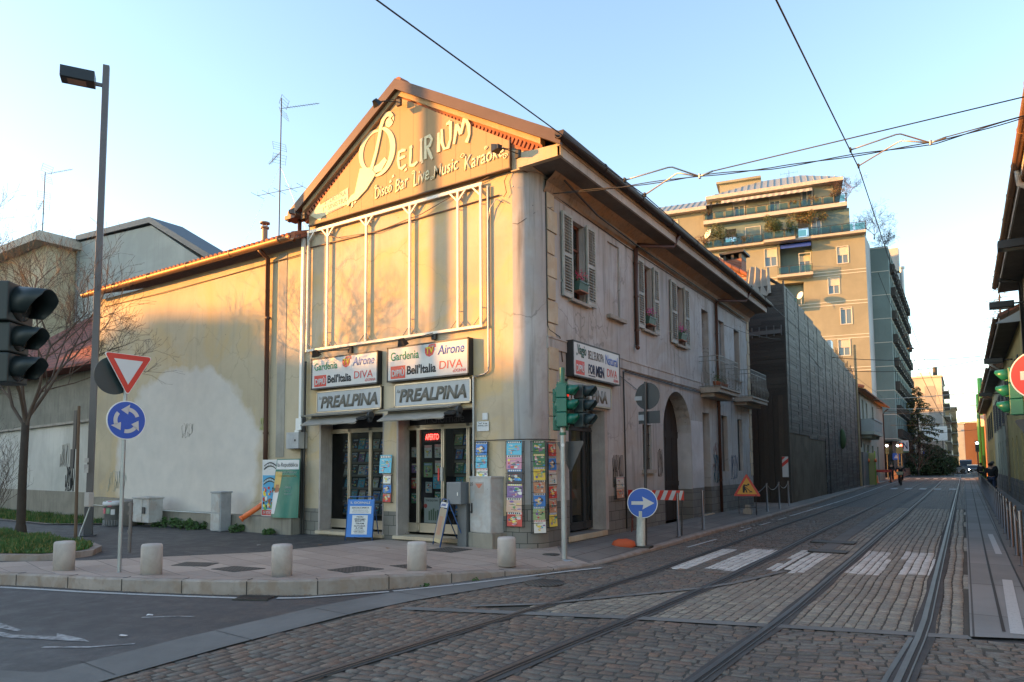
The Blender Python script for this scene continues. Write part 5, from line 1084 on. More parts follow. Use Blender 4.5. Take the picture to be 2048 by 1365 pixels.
# outdoor wire racks with magazines round the corner
def rack(label, P, a0, a1, z0, z1, n):
    t = thing('magazine_rack', label, 'rack', P((a0+a1)/2, z0, -.08)); mb = M(); q = lambda a, z, dd: P(a, z, -dd)
    for a in (a0, a1): mb.cyl(q(a,z0,.06), q(a,z1,.06), .007, .007, 5); mb.cyl(q(a,z0,.005), q(a,z0,.06), .006, .006, 5); mb.cyl(q(a,z1,.005), q(a,z1,.06), .006, .006, 5)
    for i in range(n+1): z = z0+(z1-z0)*i/n; mb.cyl(q(a0,z,.085), q(a1,z,.085), .005, .005, 5); mb.cyl(q(a0,z,.06), q(a0,z,.085), .004, .004, 4); mb.cyl(q(a1,z,.06), q(a1,z,.085), .004, .004, 4)
    part(mb, 'wires', IRON, t)
def PC(a, z, d):                          # rounded corner developed along its arc: a = metres from its left edge
    th = min(max(a/.49, 0), math.pi/2); return (-7.45+(.49-d)*math.sin(th)+(a if a < 0 else 0), 11.98-(.49-d)*math.cos(th)+max(0, a-.77), z)
def rackset(label, P, a0, a1, z0, z1, rz, ks, cols=1, s0=1.0):
    rack('black wire magazine rack '+label, P, a0, a1, z0, z1, max(3, int((z1-z0)/.2))); n = len(ks)
    for i, k in enumerate(ks):
        z = z1-(z1-z0)*(i+1)/n+.01; s_ = (a1-a0)*.88/.21
        magazine(P((a0+a1)/2+rg.uniform(-.01,.01), z, -.071), rz+rg.uniform(-.05,.05), R(-4), k, '%s in the rack %s' % (ORD[i], label), 'magazines clipped to the outdoor racks', (s_, 1, min((z1-z0)/n/.28*1.02, 1.5)))
rackset('on the wall above the grey electric box', PF, -8.36, -8.04, 1.42, 2.22, 0, [0,1,13])
rackset('on the wall right of the tall electric cabinet', PC, -.15, .22, .55, 2.22, R(8), [1,8,6,9,11,2])
rackset('at the middle of the rounded corner', PC, .34, .62, .42, 2.22, R(52), [5,19,3,7,0,10,13])
rackset('on the street side behind the traffic light pole', PC, .70, .98, .52, 2.20, R(82), [2,0,4,2,7,3])
mb = M(); mb.tube([PC(-1.0,2.26,-.04),PC(-.3,2.26,-.04),PC(0,2.26,-.04),PC(.25,2.26,-.04),PC(.5,2.26,-.04),PC(.77,2.26,-.04),PC(1.0,2.26,-.04)], .009, 5); part(mb, 'rack_rail', IRON)
rackset('on the pier between the two shop doors', PF, -10.92, -10.66, .95, 1.56, 0, [13,0,2]); magazine(PF(-10.83,1.60,-.09), 0, R(-5), 1, 'hanging over the pier between the two shop doors', 'magazines clipped to the outdoor racks', (1.7,1,1.45))
rackset('on the street wall under the black graffiti', PS, 15.05, 15.55, .95, 1.45, R(90), [4,7])
magazine(PS(16.0,.62,-.25), R(80), R(-3), 0, 'hung low beside the striped barrier', 'magazines clipped to the outdoor racks', (1.5,1,1.3))
# large posters by the orange spout
t = thing('poster', 'large green newspaper poster headed la Repubblica curling off the wall', 'poster', (-13.9,11.2,.5)); mb = M(); n = 16
GRP = mat('poster green', (.02,.16,.12), .3, 0, .1)
def PW(u, v): return (-14.28+.86*u*(1-.04*(1-v))-.12*(1-v)*(1-u), 11.20-.16*math.sin(u*math.pi*1.1)*(1-v)**1.3-.05*(1-v)-.03*math.sin(u*9+v*2)*(1-v), .53+1.42*v)
def band(u0, u1, v0, v1, mi, off=0):
    for i in range(n):
        for j in range(n):
            a, b_, c_, d = u0+(u1-u0)*i/n, u0+(u1-u0)*(i+1)/n, v0+(v1-v0)*j/n, v0+(v1-v0)*(j+1)/n
            f_ = lambda x, y: tuple(Vector(PW(x, y))-Vector((0,off,0))); mb.add([f_(a,c_),f_(b_,c_),f_(b_,d),f_(a,d)], [(0,1,2,3)], mi, True)
band(0,1,0,1,0); band(.03,.97,.82,.985,1,.004); band(.03,.97,.02,.80,0,.004)
for u0, u1, v0, v1, mi in ((.03,.32,.50,.78,2),(.03,.30,.06,.44,1),(.12,.30,.42,.56,3)): band(u0,u1,v0,v1,mi,.007)
part(mb, 'sheet', [GRP, PAPER, mat('poster gold', (.55,.38,.12), .4), mat('poster brown', (.30,.10,.05), .4)], t, fixn=False)
for s_, u0, v0, w_, h_, m_ in (('la Repubblica',.06,.845,.74,.13,INK),('LA GRANDE LETTERATURA',.12,.755,.66,.045,PAPER),('LATINOAMERICANA',.12,.69,.66,.05,mat('poster gold',(0,0,0))),('GABRIEL',.50,.50,.22,.04,PAPER),('GARC\u00cdA',.50,.44,.20,.045,PAPER),('M\u00c1RQUEZ',.50,.385,.24,.045,PAPER)):
    o = W(text(s_, 'lettering', m_, (-14.28+.86*u0, 0, .53+1.42*v0), UX, UZ, w_, h_, t, .0, 0, .0))
    for v_ in o.data.vertices:
        u_ = (v_.co.x+14.28)/.86; vv = (v_.co.z-.53)/1.42; v_.co.y = PW(u_, vv)[1]-.010
t = thing('poster', 'bright cartoon advertising poster beside the orange spout', 'poster', (-14.6,11.3,.5)); mb = M()
mb.box(-14.93,-14.30,11.27,11.276,.53,1.94,0); cols_ = [mat('poster sky', (.10,.38,.62), .35), SRED, YELINK, mat('leafy green', (.12,.35,.10), .4), SRED, mat('poster brown', (0,0,0)), PAPER, INK]
mb.quad((-14.91,11.268,.70),(-14.32,11.268,.70),(-14.32,11.268,1.55),(-14.91,11.268,1.55),1); mb.quad((-14.91,11.267,.55),(-14.32,11.267,.55),(-14.32,11.267,.68),(-14.91,11.267,.68),2)
rg2 = random.Random(9)
for k in range(34):
    x = rg2.uniform(-14.86,-14.38); z = rg2.uniform(.74,1.24); r_ = rg2.uniform(.02,.07); y_ = 11.266-.0004*k; nn = 8
    mb.add([(min(-14.33,max(-14.9,x+r_*math.cos(2*math.pi*i/nn)*rg2.uniform(.6,1.2))), y_, z+r_*math.sin(2*math.pi*i/nn)*rg2.uniform(.6,1.5)) for i in range(nn)], [tuple(range(nn))], rg2.choice([2,3,4,5,6,7,8]))
part(mb, 'sheet', [PAPER, mat('poster sky', (0,0,0))]+cols_[1:], t, fixn=False)
for s_, z, h_, m_, x, w_ in (('IN EDICOLA', .575,.08,PAPER,-14.86,.48),): W(text(s_, 'lettering', m_, (x,11.262,z), UX, UZ, w_, h_, t, .02, .1, .001))
for k, z in enumerate((1.68, 1.30)):
    mb = M(); pts = [(-14.86+.5*i/8, z+.09*math.sin(math.pi*i/8)) for i in range(9)]
    for i in range(8): (x0_, z0_), (x1_, z1_) = pts[i], pts[i+1]; mb.prism([(x0_,11.262,z0_),(x1_,11.262,z1_),(x1_,11.262,z1_+.11),(x0_,11.262,z0_+.11)], (0,.002,0), 0); mb.prism([(x0_,11.260,z0_+.03),(x1_-.015,11.260,z1_+.03),(x1_-.015,11.260,z1_+.08),(x0_,11.260,z0_+.08)], (0,.002,0), 1)
    part(mb, 'banner', [INK, PAPER if k == 0 else mat('pale cyan', (.4,.55,.6))], t)
# meter boxes and the small grey electric box
t = thing('meter_box', 'pair of grey meter boxes on the wall above the posters', 'meter box', (-13.8,11.3,2.2)); mb = M(); mb.box(-14.12,-13.86,11.36,11.485,2.20,2.60); mb.box(-13.95,-13.50,11.20,11.485,2.20,2.60); part(mb, 'boxes', plaster('box grey', (.42,.42,.42), (.2,.2,.2), None, .3, 5, .3), t, bevel=.008)
mb = M(); mb.cyl((-14.0,11.355,2.40),(-14.0,11.362,2.40),.035,.035,12); mb.cyl((-13.62,11.195,2.40),(-13.62,11.201,2.40),.03,.03,12); part(mb, 'dials', INK, t)
t = thing('electric_box', 'small grey steel electric box beside the tall cabinet', 'electric box', (-8.6,11.1,1)); mb = M(); mb.box(-8.78,-8.42,11.02,11.30,.98,1.42); part(mb, 'box', mat('blue grey steel', (.20,.22,.24), .4, .4, .12), t, bevel=.008); mb = M(); mb.box(-8.64,-8.42,11.20,11.44,.13,.98); part(mb, 'duct', mat('dull duct', (.16,.165,.17), .5, .3), t); mb = M(); mb.box(-8.50,-8.485,11.005,11.02,1.15,1.22); part(mb, 'latch', WHITE, t)
t = thing('electric_cabinet', 'tall pale electric cabinet numbered 09 on a concrete base', 'electric cabinet', (-8,11.1,.13))
CABM = plaster('cabinet polyester', (.44,.44,.43), (.26,.25,.23), (.40,.36,.33), .3, 5, .25)
mb = M(); ang = R(-12); ca, sa = math.cos(ang), math.sin(ang)
def RC(x, y, z): return (-8.38+x*ca-y*sa, 11.28+x*sa+y*ca, z)
def rbox(x0, x1, y0, y1, z0, z1):
    v_ = [RC(x,y,z) for z in (z0,z1) for x,y in ((x0,y0),(x1,y0),(x1,y1),(x0,y1))]; mb.add(v_, [(0,3,2,1),(4,5,6,7),(0,1,5,4),(1,2,6,5),(2,3,7,6),(3,0,4,7)])
rbox(0,.62,0,.34,.42,1.50); rbox(-.01,.63,-.012,.35,1.50,1.535); o = part(mb, 'cabinet', CABM, t, bevel=.008); mb = M(); rbox(-.03,.68,-.03,.40,.12,.42); part(mb, 'base', PL_CONC, t, bevel=.01)
mb = M(); rbox(.012,.608,-.010,.0,.44,1.49); part(mb, 'door', CABM, t); mb = M(); rbox(.06,.085,-.03,-.008,.82,1.0); rbox(.04,.09,-.03,-.02,.80,.84); part(mb, 'handle', INK, t)
mb = M(); rbox(.15,.42,-.014,-.011,1.20,1.42); part(mb, 'plate', mat('worn plate', (.36,.33,.30), .5), t); mb = M(); p = [RC(.18,-.017,1.39),RC(.39,-.017,1.39),RC(.30,-.017,1.30),RC(.27,-.017,1.30)]; mb.poly(p); part(mb, 'winged_emblem', mat('faded red', (.5,.16,.10)), t)
W(text('09', 'lettering', INK, RC(.02,-.012,1.34), (ca,sa,0), UZ, .085, .075, t, .0, 0, .001))
for i, (o, ci) in enumerate(TPL):
    if i not in _used: bpy.data.objects.remove(o)
# ------------------------------------------------------------------ stone bollards
proto = None
for i, (x, y, lab) in enumerate([(-12.04,5.41,'leftmost squat granite bollard, nearest the grass island'),(-10.40,5.90,'squat granite bollard just right of the roundabout sign pole'),(-8.59,6.86,'squat granite bollard between two dark covers, middle of the kerb'),(-7.13,8.22,'squat granite bollard in front of the slanted pavement board'),(-6.32,9.50,'squat granite bollard in front of the tall electric cabinet')]):
    if proto is None:
        mb = M(); mb.lathe((0,0,0), [(.0,-.02),(.150,-.02),(.150,.40),(.146,.425),(.132,.442),(.05,.450),(0,.452)], 36); proto = o = mb.build('stone_bollard', BOLL)
    else: o = proto.copy(); COL.objects.link(o)
    o.location = (x, y, .15 if i < 3 else .135); o.rotation_euler[2] = i*1.3; tag(o, lab, 'bollard', 'granite bollards along the kerb')
# ------------------------------------------------------------------ signs
def face(mb_parts, name, m, c_, N, shape, off, root, th=.003):
    """flat shape (u,v metres) on a plate centred c_ facing N"""
    N = Vector(N).normalized(); U = UZ.cross(N).normalized(); V = N.cross(U); c_ = Vector(c_)
    mb = M(); mb.prism([c_+U*u+V*v+N*off for u, v in shape], N*th); return part(mb, name, m, root)
def circ(r_, n=40, a0=0): return [(r_*math.cos(2*math.pi*i/n+a0), r_*math.sin(2*math.pi*i/n+a0)) for i in range(n)]
def tri(r_, down=False, rc=.03):
    out = []; s_ = -1 if down else 1
    for k in range(3):
        a = math.pi/2+k*2*math.pi/3
        for j in range(-3, 4): out.append((r_*math.cos(a)*(1-rc/r_*2)+rc*math.cos(a+j*.35), s_*(r_*math.sin(a)*(1-rc/r_*2)+rc*math.sin(a+j*.35))))
    return out
t = thing('traffic_sign_post', 'grey post with give way triangle above blue roundabout disc on the pavement', 'traffic sign', (-11.09,5.78,.13))
mb = M(); mb.cyl((-11.09,5.78,.1),(-11.09,5.78,3.50),.030,.030,12); part(mb, 'pole', GALV, t)
N = (1,0,0); c1 = (-11.045,5.79,3.33); Rr = .425
o = face(0, 'give_way_plate', WHITE, c1, N, tri(Rr+.015, True), -.010, t, .010); face(0, 'red_border', SRED, c1, N, tri(Rr, True), .001, t, .002); face(0, 'white_field', PAPER, c1, N, [(x, -y) for x, y in [(Rr*.62*math.cos(a), Rr*.62*math.sin(a)) for a in (math.pi/2, math.pi*7/6, math.pi*11/6)]], .004, t, .002)
c2 = (-11.045,5.79,2.50); face(0, 'roundabout_disc', WHITE, c2, N, circ(.307), -.010, t, .010); face(0, 'blue_field', SBLUE, c2, N, circ(.292), .001, t, .002)
for k in range(3):
    a0 = R(20+120*k); pts = [( .205*math.cos(a0+R(j*9)), .205*math.sin(a0+R(j*9))) for j in range(8)]; inn = [(.145*math.cos(a0+R(j*9)), .145*math.sin(a0+R(j*9))) for j in range(7,-1,-1)]
    face(0, 'arrow', SIGNW, c2, N, pts+inn, .004, t); ae = a0+R(60); h_ = [(.255*math.cos(ae), .255*math.sin(ae)), (.185*math.cos(ae+R(40)), .185*math.sin(ae+R(40))), (.095*math.cos(ae), .095*math.sin(ae))]; face(0, 'arrow_head', SIGNW, c2, N, h_, .004, t)
face(0, 'rear_disc', TDARK, (-11.14,5.62,3.20), (-1,0,0), circ(.30), 0, t, .01)
t = thing('traffic_sign_post', 'tall grey post with round and rectangular signs seen from behind', 'traffic sign', (-5.57,13.55,.08)); mb = M(); mb.cyl((-5.57,13.55,.05),(-5.52,13.6,3.48),.030,.030,12); part(mb, 'pole', SBACK, t)
Nb = (0.12,1,0); face(0,'round_sign',SBACK,(-5.50,13.64,3.18),Nb,circ(.285),0,t,.006); face(0,'rectangular_sign',SBACK,(-5.47,13.64,2.73),Nb,[(-.25,-.13),(.25,-.13),(.25,.13),(-.25,.13)],0,t,.006)
face(0,'sticker',mat('grey sticker',(.3,.3,.32)),(-5.70,13.632,3.14),(.12,-1,0),[(-.08,-.045),(.08,-.045),(.08,.045),(-.08,.045)],0,t); face(0,'sticker',mat('grey sticker',(0,0,0)),(-5.62,13.632,2.73),(.12,-1,0),[(-.08,-.06),(.08,-.06),(.08,.06),(-.08,.06)],0,t)
t = thing('arrow_sign', 'blue disc with white right arrow on a flaking white stub post', 'traffic sign', (-5.62,13.35,.08)); N = (.28,-1,0); c_ = (-5.52,13.30,.965)
mb = M(); mb.cyl((-5.60,13.36,.06),(-5.58,13.36,.80),.095,.085,14); part(mb, 'stub_post', plaster('flaking white post',(.50,.52,.48),(.10,.12,.10),None,.8,8,.4), t)
mb = M(); mb.box(-5.78,-5.38,13.26,13.50,.05,.10); part(mb, 'foot', IRON, t)
face(0,'disc',WHITE,c_,N,circ(.305),-.012,t,.012); face(0,'blue_field',SBLUE,c_,N,circ(.292),.001,t,.002); face(0,'arrow',SIGNW,c_,N,[(-.22,-.035),(.02,-.035),(.00,-.13),(.24,0),(.00,.13),(.02,.035),(-.22,.035)],.004,t)
mb = M(); mb.lathe((0,0,0), [(0,0),(.22,0),(.25,.03),(.21,.08),(.12,.11),(0,.115)], 20); o = mb.build('sandbag', SANDB, label='orange sandbag lying at the foot of the blue arrow sign', cat='sandbag'); o.location = (-5.88,13.15,.07); o.scale = (1,.62,1.5); o.rotation_euler[2] = .4
dm = o.modifiers.new('d', 'DISPLACE'); tx = bpy.data.textures.new('t', 'CLOUDS'); tx.noise_scale = .12; dm.texture = tx; dm.strength = .05
# striped barrier
t = thing('barrier', 'red and white striped barrier plank across the pavement', 'barrier', (-6.3,15.9,.1)); y = 15.9
mb = M(); mb.box(-6.96,-5.56,y-.015,y+.015,.90,1.13,0); ns = 7
for i in range(ns):
    a = -6.93+i*.20; mb.prism([(a,y-.018,.903),(a+.10,y-.018,.903),(a+.20 if a+.2 < -5.56 else -5.56,y-.018,1.127),(a+.10,y-.018,1.127)], (0,.001,0), 1)
part(mb, 'plank', [SRED, SIGNW], t)
for x in (-6.85,-5.60):
    mb = M(); mb.cyl((x,y+.02,1.0),(x-.12,y+.25,.1),.015,.015,6); mb.cyl((x,y+.02,1.0),(x+.05,y-.22,.1),.015,.015,6); mb.cyl((x-.05,y+.12,.4),(x+.02,y-.10,.4),.01,.01,6); part(mb, 'trestle', mat('red brown frame',(.12,.03,.02)) if x < -6 else IRON, t)
# steel bollards on the left pavement, with chains
def steel_bollard(h=1.0):
    mb = M(); mb.lathe((0,0,0), [(.0,0),(.06,0),(.06,.012),(.032,.02),(.032,h-.02),(.026,h),(0,h)], 18); return mb
sb = None; pts_ = [(-5.57,15.51,.98),(-5.62,17.48,1.0),(-5.76,24.95,1.0),(-5.76,26.82,1.0),(-5.78,28.57,1.0)]
for (x,y,h), lab in zip(pts_, ['nearest slim steel bollard, in front of the striped barrier','slim steel bollard between the barrier and the roadworks triangle','first slim steel bollard behind the roadworks triangle','middle slim steel bollard behind the roadworks triangle','slim steel bollard at the corner of the black plank hoarding']):
    o = sb.copy() if sb else steel_bollard().build('steel_bollard', STAIN)
    if sb: COL.objects.link(o)
    sb = sb or o; o.location = (x,y,.09); tag(o, lab, 'bollard', 'steel bollards on the left pavement')
def chain(p, q, sag, lab, grp):
    p, q = Vector(p), Vector(q); mb = M(); n = 14; pts = [p.lerp(q,i/n)-Vector((0,0,sag*4*(i/n)*(1-i/n))) for i in range(n+1)]
    mb.tube(pts, .011, 5); return mb.build('chain', STAIN, label=lab, cat='chain', group=grp)
chain((-5.99,23.3,.75),(-5.76,24.95,1.05),.12,'chain from the roadworks triangle to the steel bollard','chains between the left steel bollards'); chain((-5.76,24.95,1.05),(-5.76,26.82,1.05),.22,'chain between first and second bollards behind the roadworks triangle','chains between the left steel bollards'); chain((-5.76,26.82,1.05),(-5.78,28.57,1.05),.22,'chain ending at the corner of the black hoarding','chains between the left steel bollards')
# roadworks triangle
t = thing('roadworks_sign', 'yellow roadworks triangle with digging man on a low stand', 'traffic sign', (-5.97,23.2,.1)); N = (.2,-1,0); c_ = (-5.97,23.15,.95)
YEL = mat('sign amber', (.62,.30,.03), .4, 0, .06)
face(0,'plate',SBACK,c_,N,tri(.50),-.012,t,.012); face(0,'red_border',SRED,c_,N,tri(.49),.001,t,.002); face(0,'amber_field',YEL,c_,N,[(.36*math.cos(a),.36*math.sin(a)) for a in (math.pi/2,math.pi*7/6,math.pi*11/6)],.004,t,.002)
for sh in ([(-.13,-.13),(-.08,-.14),(-.04,.0),(-.06,.09),(.03,.07),(.02,.11),(-.09,.14),(-.13,.06)],[(-.02,-.13),(.02,-.13),(-.02,.0),(-.06,.0)],[(-.04,.06),(.10,-.07),(.09,-.09),(-.05,.04)],[(.06,-.12),(.18,-.12),(.13,-.07)]): face(0,'digging_man',INK,c_,N,sh,.007,t)
face(0,'digging_man_head',INK,(c_[0]+.05,c_[1],c_[2]+.13),N,circ(.03,14),.007,t)
mb = M()
for x in (-6.25,-5.70): mb.cyl((x,23.2,.75),(x-.05,23.35,.1),.012,.012,6); mb.cyl((x,23.2,.75),(x+.05,23.0,.1),.012,.012,6)
mb.cyl((-6.27,23.08,.35),(-5.68,23.08,.35),.010,.010,6); part(mb,'stand',IRON,t)
mb = M(); mb.box(-6.10,-5.85,23.1,23.3,.1,.28); mb.box(-6.04,-5.9,23.12,23.28,.28,.42); o = mb.build('concrete_block', SILL, label='concrete ballast block under the roadworks triangle', cat='block')
# red and white plate on the hoarding corner
t = thing('hazard_plate', 'narrow red and white striped plate on the corner of the black hoarding', 'sign', (-6.2,30.3,1.6)); mb = M(); mb.box(-6.34,-6.10,30.30,30.32,1.2,2.05,0); mb.prism([(-6.34,30.297,1.62),(-6.10,30.297,1.82),(-6.10,30.297,1.98),(-6.34,30.297,1.78)],(0,.001,0),1); mb.prism([(-6.34,30.297,1.9),(-6.2,30.297,2.04),(-6.34,30.297,2.04)],(0,.001,0),1); part(mb,'plate',[SIGNW,SRED],t)
# ------------------------------------------------------------------ A boards
def legs(P0, U_, h, back, m, r_=.014):
    pass
t = thing('pavement_board', 'blue A board with white notices beside the left shop door', 'pavement board', (-11.25,11.1,.13)); c_ = Vector((-11.22,11.0,.13)); U_ = Vector((.92,.40,0)).normalized(); nb = Vector((-U_.y,U_.x,0)); up_ = (Vector((0,0,.93))+nb*.14).normalized()
mb = M(); q = lambda u, h: c_+U_*u+up_*h
mb.tube([q(-.31,0),q(-.31,.90),q(-.27,.96),q(.27,.96),q(.31,.90),q(.31,0)], .013, 6); mb.tube([q(-.29,.92),c_+U_*-.29+nb*.48], .011, 6); mb.tube([q(.29,.92),c_+U_*.29+nb*.48], .011, 6); part(mb,'frame',mat('blue tube',(.03,.10,.28),.4),t)
f_ = -up_.cross(U_).normalized()*-1
f_ = U_.cross(up_).normalized()
def pl(u0,u1,h0,h1,off,m,name='sheet'): mb = M(); mb.prism([q(u0,h0)+f_*off,q(u1,h0)+f_*off,q(u1,h1)+f_*off,q(u0,h1)+f_*off], f_*.002); return part(mb,name,m,t)
pl(-.30,.30,.07,.90,.006,BLUEP,'panel'); pl(-.25,.25,.58,.75,.010,PAPER); pl(-.18,.18,.13,.55,.010,PAPER)
def bt(s_, u, h, w_, hh, m=INK, bo=.02): W(text(s_,'lettering',m,q(u,h)+f_*.013,U_,up_,w_,hh,t,bo,0,.001))
bt('IL GIORNALE',-.24,.80,.46,.05,PAPER); bt('EDICOLA APERTA',-.20,.695,.40,.035); bt('DALLE 6.30 ALLE 12.30',-.17,.65,.34,.02,INK,.0); bt('DALLE 15.30 ALLE 19.00',-.19,.61,.38,.02,INK,.0)
for s_, h, w_ in (('NON',.495,.15),('VENDIAMO',.445,.26),('BIGLIETTI',.405,.22),('TRAM',.35,.20),('AUTOBUS',.295,.26),('A.T.M.',.25,.18),('PERCHE NON',.215,.22),('SIAMO ABILITATI',.185,.26),('ALLA VENDITA',.155,.22)): bt(s_, -w_/2, h, w_, .034 if h > .23 else .017)
t = thing('pavement_board', 'slanted A board with faded beige poster in front of the glass door', 'pavement board', (-9.05,11.1,.13)); c_ = Vector((-9.04,11.02,.135)); U_ = Vector((.80,-.60,0)).normalized(); nb = Vector((.60,.80,0)); up_ = (Vector((0,0,.95))+nb*.20).normalized()
mb = M(); mb.tube([q(-.30,0),q(-.30,.88),q(-.25,.95),q(.25,.95),q(.30,.88),q(.30,0)], .014, 6); mb.tube([q(-.28,.90),c_+U_*-.28+nb*.55], .011, 6); mb.tube([q(.28,.90),c_+U_*.28+nb*.55], .011, 6); mb.tube([c_+U_*-.28+nb*.52+UZ*.05,c_+U_*.28+nb*.52+UZ*.05],.01,6); part(mb,'frame',mat('blue tube',(0,0,0)),t)
f_ = U_.cross(up_).normalized(); pl(-.28,.28,.10,.76,.006,mat('faded beige poster',(.36,.30,.22),.5,0,.15,5),'panel'); pl(-.28,.28,.78,.89,.006,PAPER,'header'); bt('gratis',-.2,.80,.35,.06,BLUEINK); pl(-.15,.10,.22,.6,.010,mat('faded poster figure',(.42,.24,.16),.5,0,.2,6),'picture'); pl(-.26,.26,.07,.14,.010,mat('yellowed strip',(.5,.42,.25)),'strip')
# ------------------------------------------------------------------ traffic lights
def tl_head(root, c_, d, lit=(), body=TGREEN, s=1.0, rs=(.105,.105,.105), w=.15, dep=.09, back=True):
    """three-lens head; c_ centre, d horizontal direction the lenses face"""
    c_ = Vector(c_); d = Vector(d).normalized(); sd_ = UZ.cross(d).normalized(); H_ = sum(r_*2+.045 for r_ in rs)*s; mb = M()
    z = H_/2; ctr = []
    for r_ in rs:
        hh = (r_*2+.045)*s; ctr.append(z-hh/2); mb.obox(c_+UZ*(z-hh/2), d*dep*s, sd_*(r_+.035)*s*1.0, UZ*(hh/2-.003)); z -= hh
    if back: mb.obox(c_-d*.0*s, d*.02*s, sd_*w*s*.9, UZ*(H_/2+.01)) if False else None
    h = part(mb,'head',body,root,bevel=.012*s)
    for i, (r_, zz) in enumerate(zip(rs, ctr)):
        p = c_+UZ*zz+d*dep*s; mb = M(); mb.lathe(p-d*.005, [(0,0),(r_*s,0),(r_*s,.01),(r_*.7*s,.022*s),(0,.03*s)], 24, 0, True, d); m_ = [LENS,LENS,LENS][i]
        if i in lit: m_ = lit[i]
        W(mb.build('lens', m_, h)) if False else mb.build('lens', m_, h)
        mb = M(); n = 22; a0, a1 = R(-35), R(215); L0 = .20*s*(r_/.105)**.6; R0 = (r_+.012)*s; vs = []
        for k in range(n+1):
            a = a0+(a1-a0)*k/n; e = L0*(.5+.5*min(1, max(0, (math.sin(a)+.57)/1.1))); rad = sd_*math.cos(a)+UZ*math.sin(a)
            for rr, ee in ((R0,0),(R0,e),(R0-.006,e),(R0-.006,0)): vs.append(p+rad*rr+d*(ee-.01)-UZ*ee*.08)
        mb.add(vs, [(k*4+j, k*4+(j+1) % 4, k*4+4+(j+1) % 4, k*4+4+j) for k in range(n) for j in range(4)]+[(0,1,2,3),(n*4,n*4+1,n*4+2,n*4+3)], 0, True); mb.build('visor', body, h)
        if True: mb = M(); mb.lathe(c_+UZ*zz-d*(dep+.001)*s, [(r_*.92*s,0),(r_*.8*s,.03*s),(r_*.45*s,.05*s),(0,.055*s)], 20, 0, True, -d); mb.build('rear_bulge', body, h)
    return h
t = thing('traffic_light', 'green traffic light on a grey pole at the pavement corner', 'traffic light', (-6.0,10.87,.06))
mb = M(); mb.cyl((-6.0,10.87,.04),(-6.0,10.87,2.42),.052,.050,18); mb.cyl((-6.0,10.87,2.28),(-6.0,10.87,3.5),.050,.050,18,1); mb.lathe((-6.0,10.87,.03),[(.15,0),(.15,.04),(.06,.06),(0,.06)],20); mb.cyl((-6.0,10.87,2.28),(-6.0,10.87,2.33),.06,.06,18,1); mb.cyl((-6.0,10.87,3.2),(-6.0,10.87,3.24),.10,.10,18,1); part(mb,'pole',[GALV,TGREEN],t)
tl_head(t, (-5.91,10.72,2.80), (.95,.30,0), {0: mat('glowing dim red',(.5,.02,.01),.3,0,0,5,0,emit=.4)}, TGREEN)
tl_head(t, (-6.10,10.98,2.75), (-.45,.9,0), {}, TGREEN, 1.0); tl_head(t, (-5.72,11.05,2.80), (.98,.1,0), {}, TDARK, 1.0)
face(0,'give_way_back',SBACK,(-5.90,10.95,1.98),(.2,1,0),tri(.38,True),0,t,.006)
o = face(0,'sticker',PAPER,(-5.975,10.815,2.10),(.3,-1,0),circ(.03,12),0,t)
TNEAR = mat('blackish light housing', (.012,.02,.022), .5, 0, .2, 8, .05)
t = thing('traffic_light', 'large dark traffic light head close to the camera at the left edge', 'traffic light', (-6.85,2.3,0)); mb = M(); mb.cyl((-6.85,2.25,0),(-6.85,2.25,3.6),.052,.05,16); mb.box(-6.87,-6.55,2.25,2.40,3.05,3.10); mb.box(-6.87,-6.55,2.25,2.40,2.5,2.55); part(mb,'pole',TDARK,t)
tl_head(t, (-6.50,2.43,2.835), (.78,.62,0), {}, TNEAR, .97, (.145,.105,.105))
t = thing('traffic_light', 'green traffic light cut off by the right edge, visors to the left', 'traffic light', (1.1,13.5,0)); mb = M(); mb.cyl((1.12,13.55,0),(1.12,13.55,3.4),.052,.05,16); mb.box(.8,1.12,13.5,13.55,3.1,3.15); part(mb,'pole',GALV,t)
tl_head(t, (.77,13.5,2.86), (-1,.25,0), {}, TGREEN, 1.0); face(0,'number_plate',SIGNW,(.84,10.72,2.60),(-.1,-1,0),[(-.12,-.13),(.12,-.13),(.12,.13),(-.12,.13)],0,t)
face(0,'give_way_back',SBACK,(.92,11.3,2.1),(0,1,0),tri(.4,True),0,t,.006)
t = thing('no_entry_sign', 'red no entry disc cut off by the right edge of the picture', 'traffic sign', (.95,10.7,0)); mb = M(); mb.cyl((1.02,10.75,0),(1.02,10.75,3.15),.03,.03,10); part(mb,'pole',GALV,t)
c_ = (.84,10.62,2.81); N = (-.1,-1,0); face(0,'disc',WHITE,c_,N,circ(.31),-.01,t,.01); face(0,'red_field',SRED,c_,N,circ(.295),.001,t,.002); face(0,'white_bar',SIGNW,c_,N,[(-.20,-.055),(.20,-.055),(.20,.055),(-.20,.055)],.004,t)
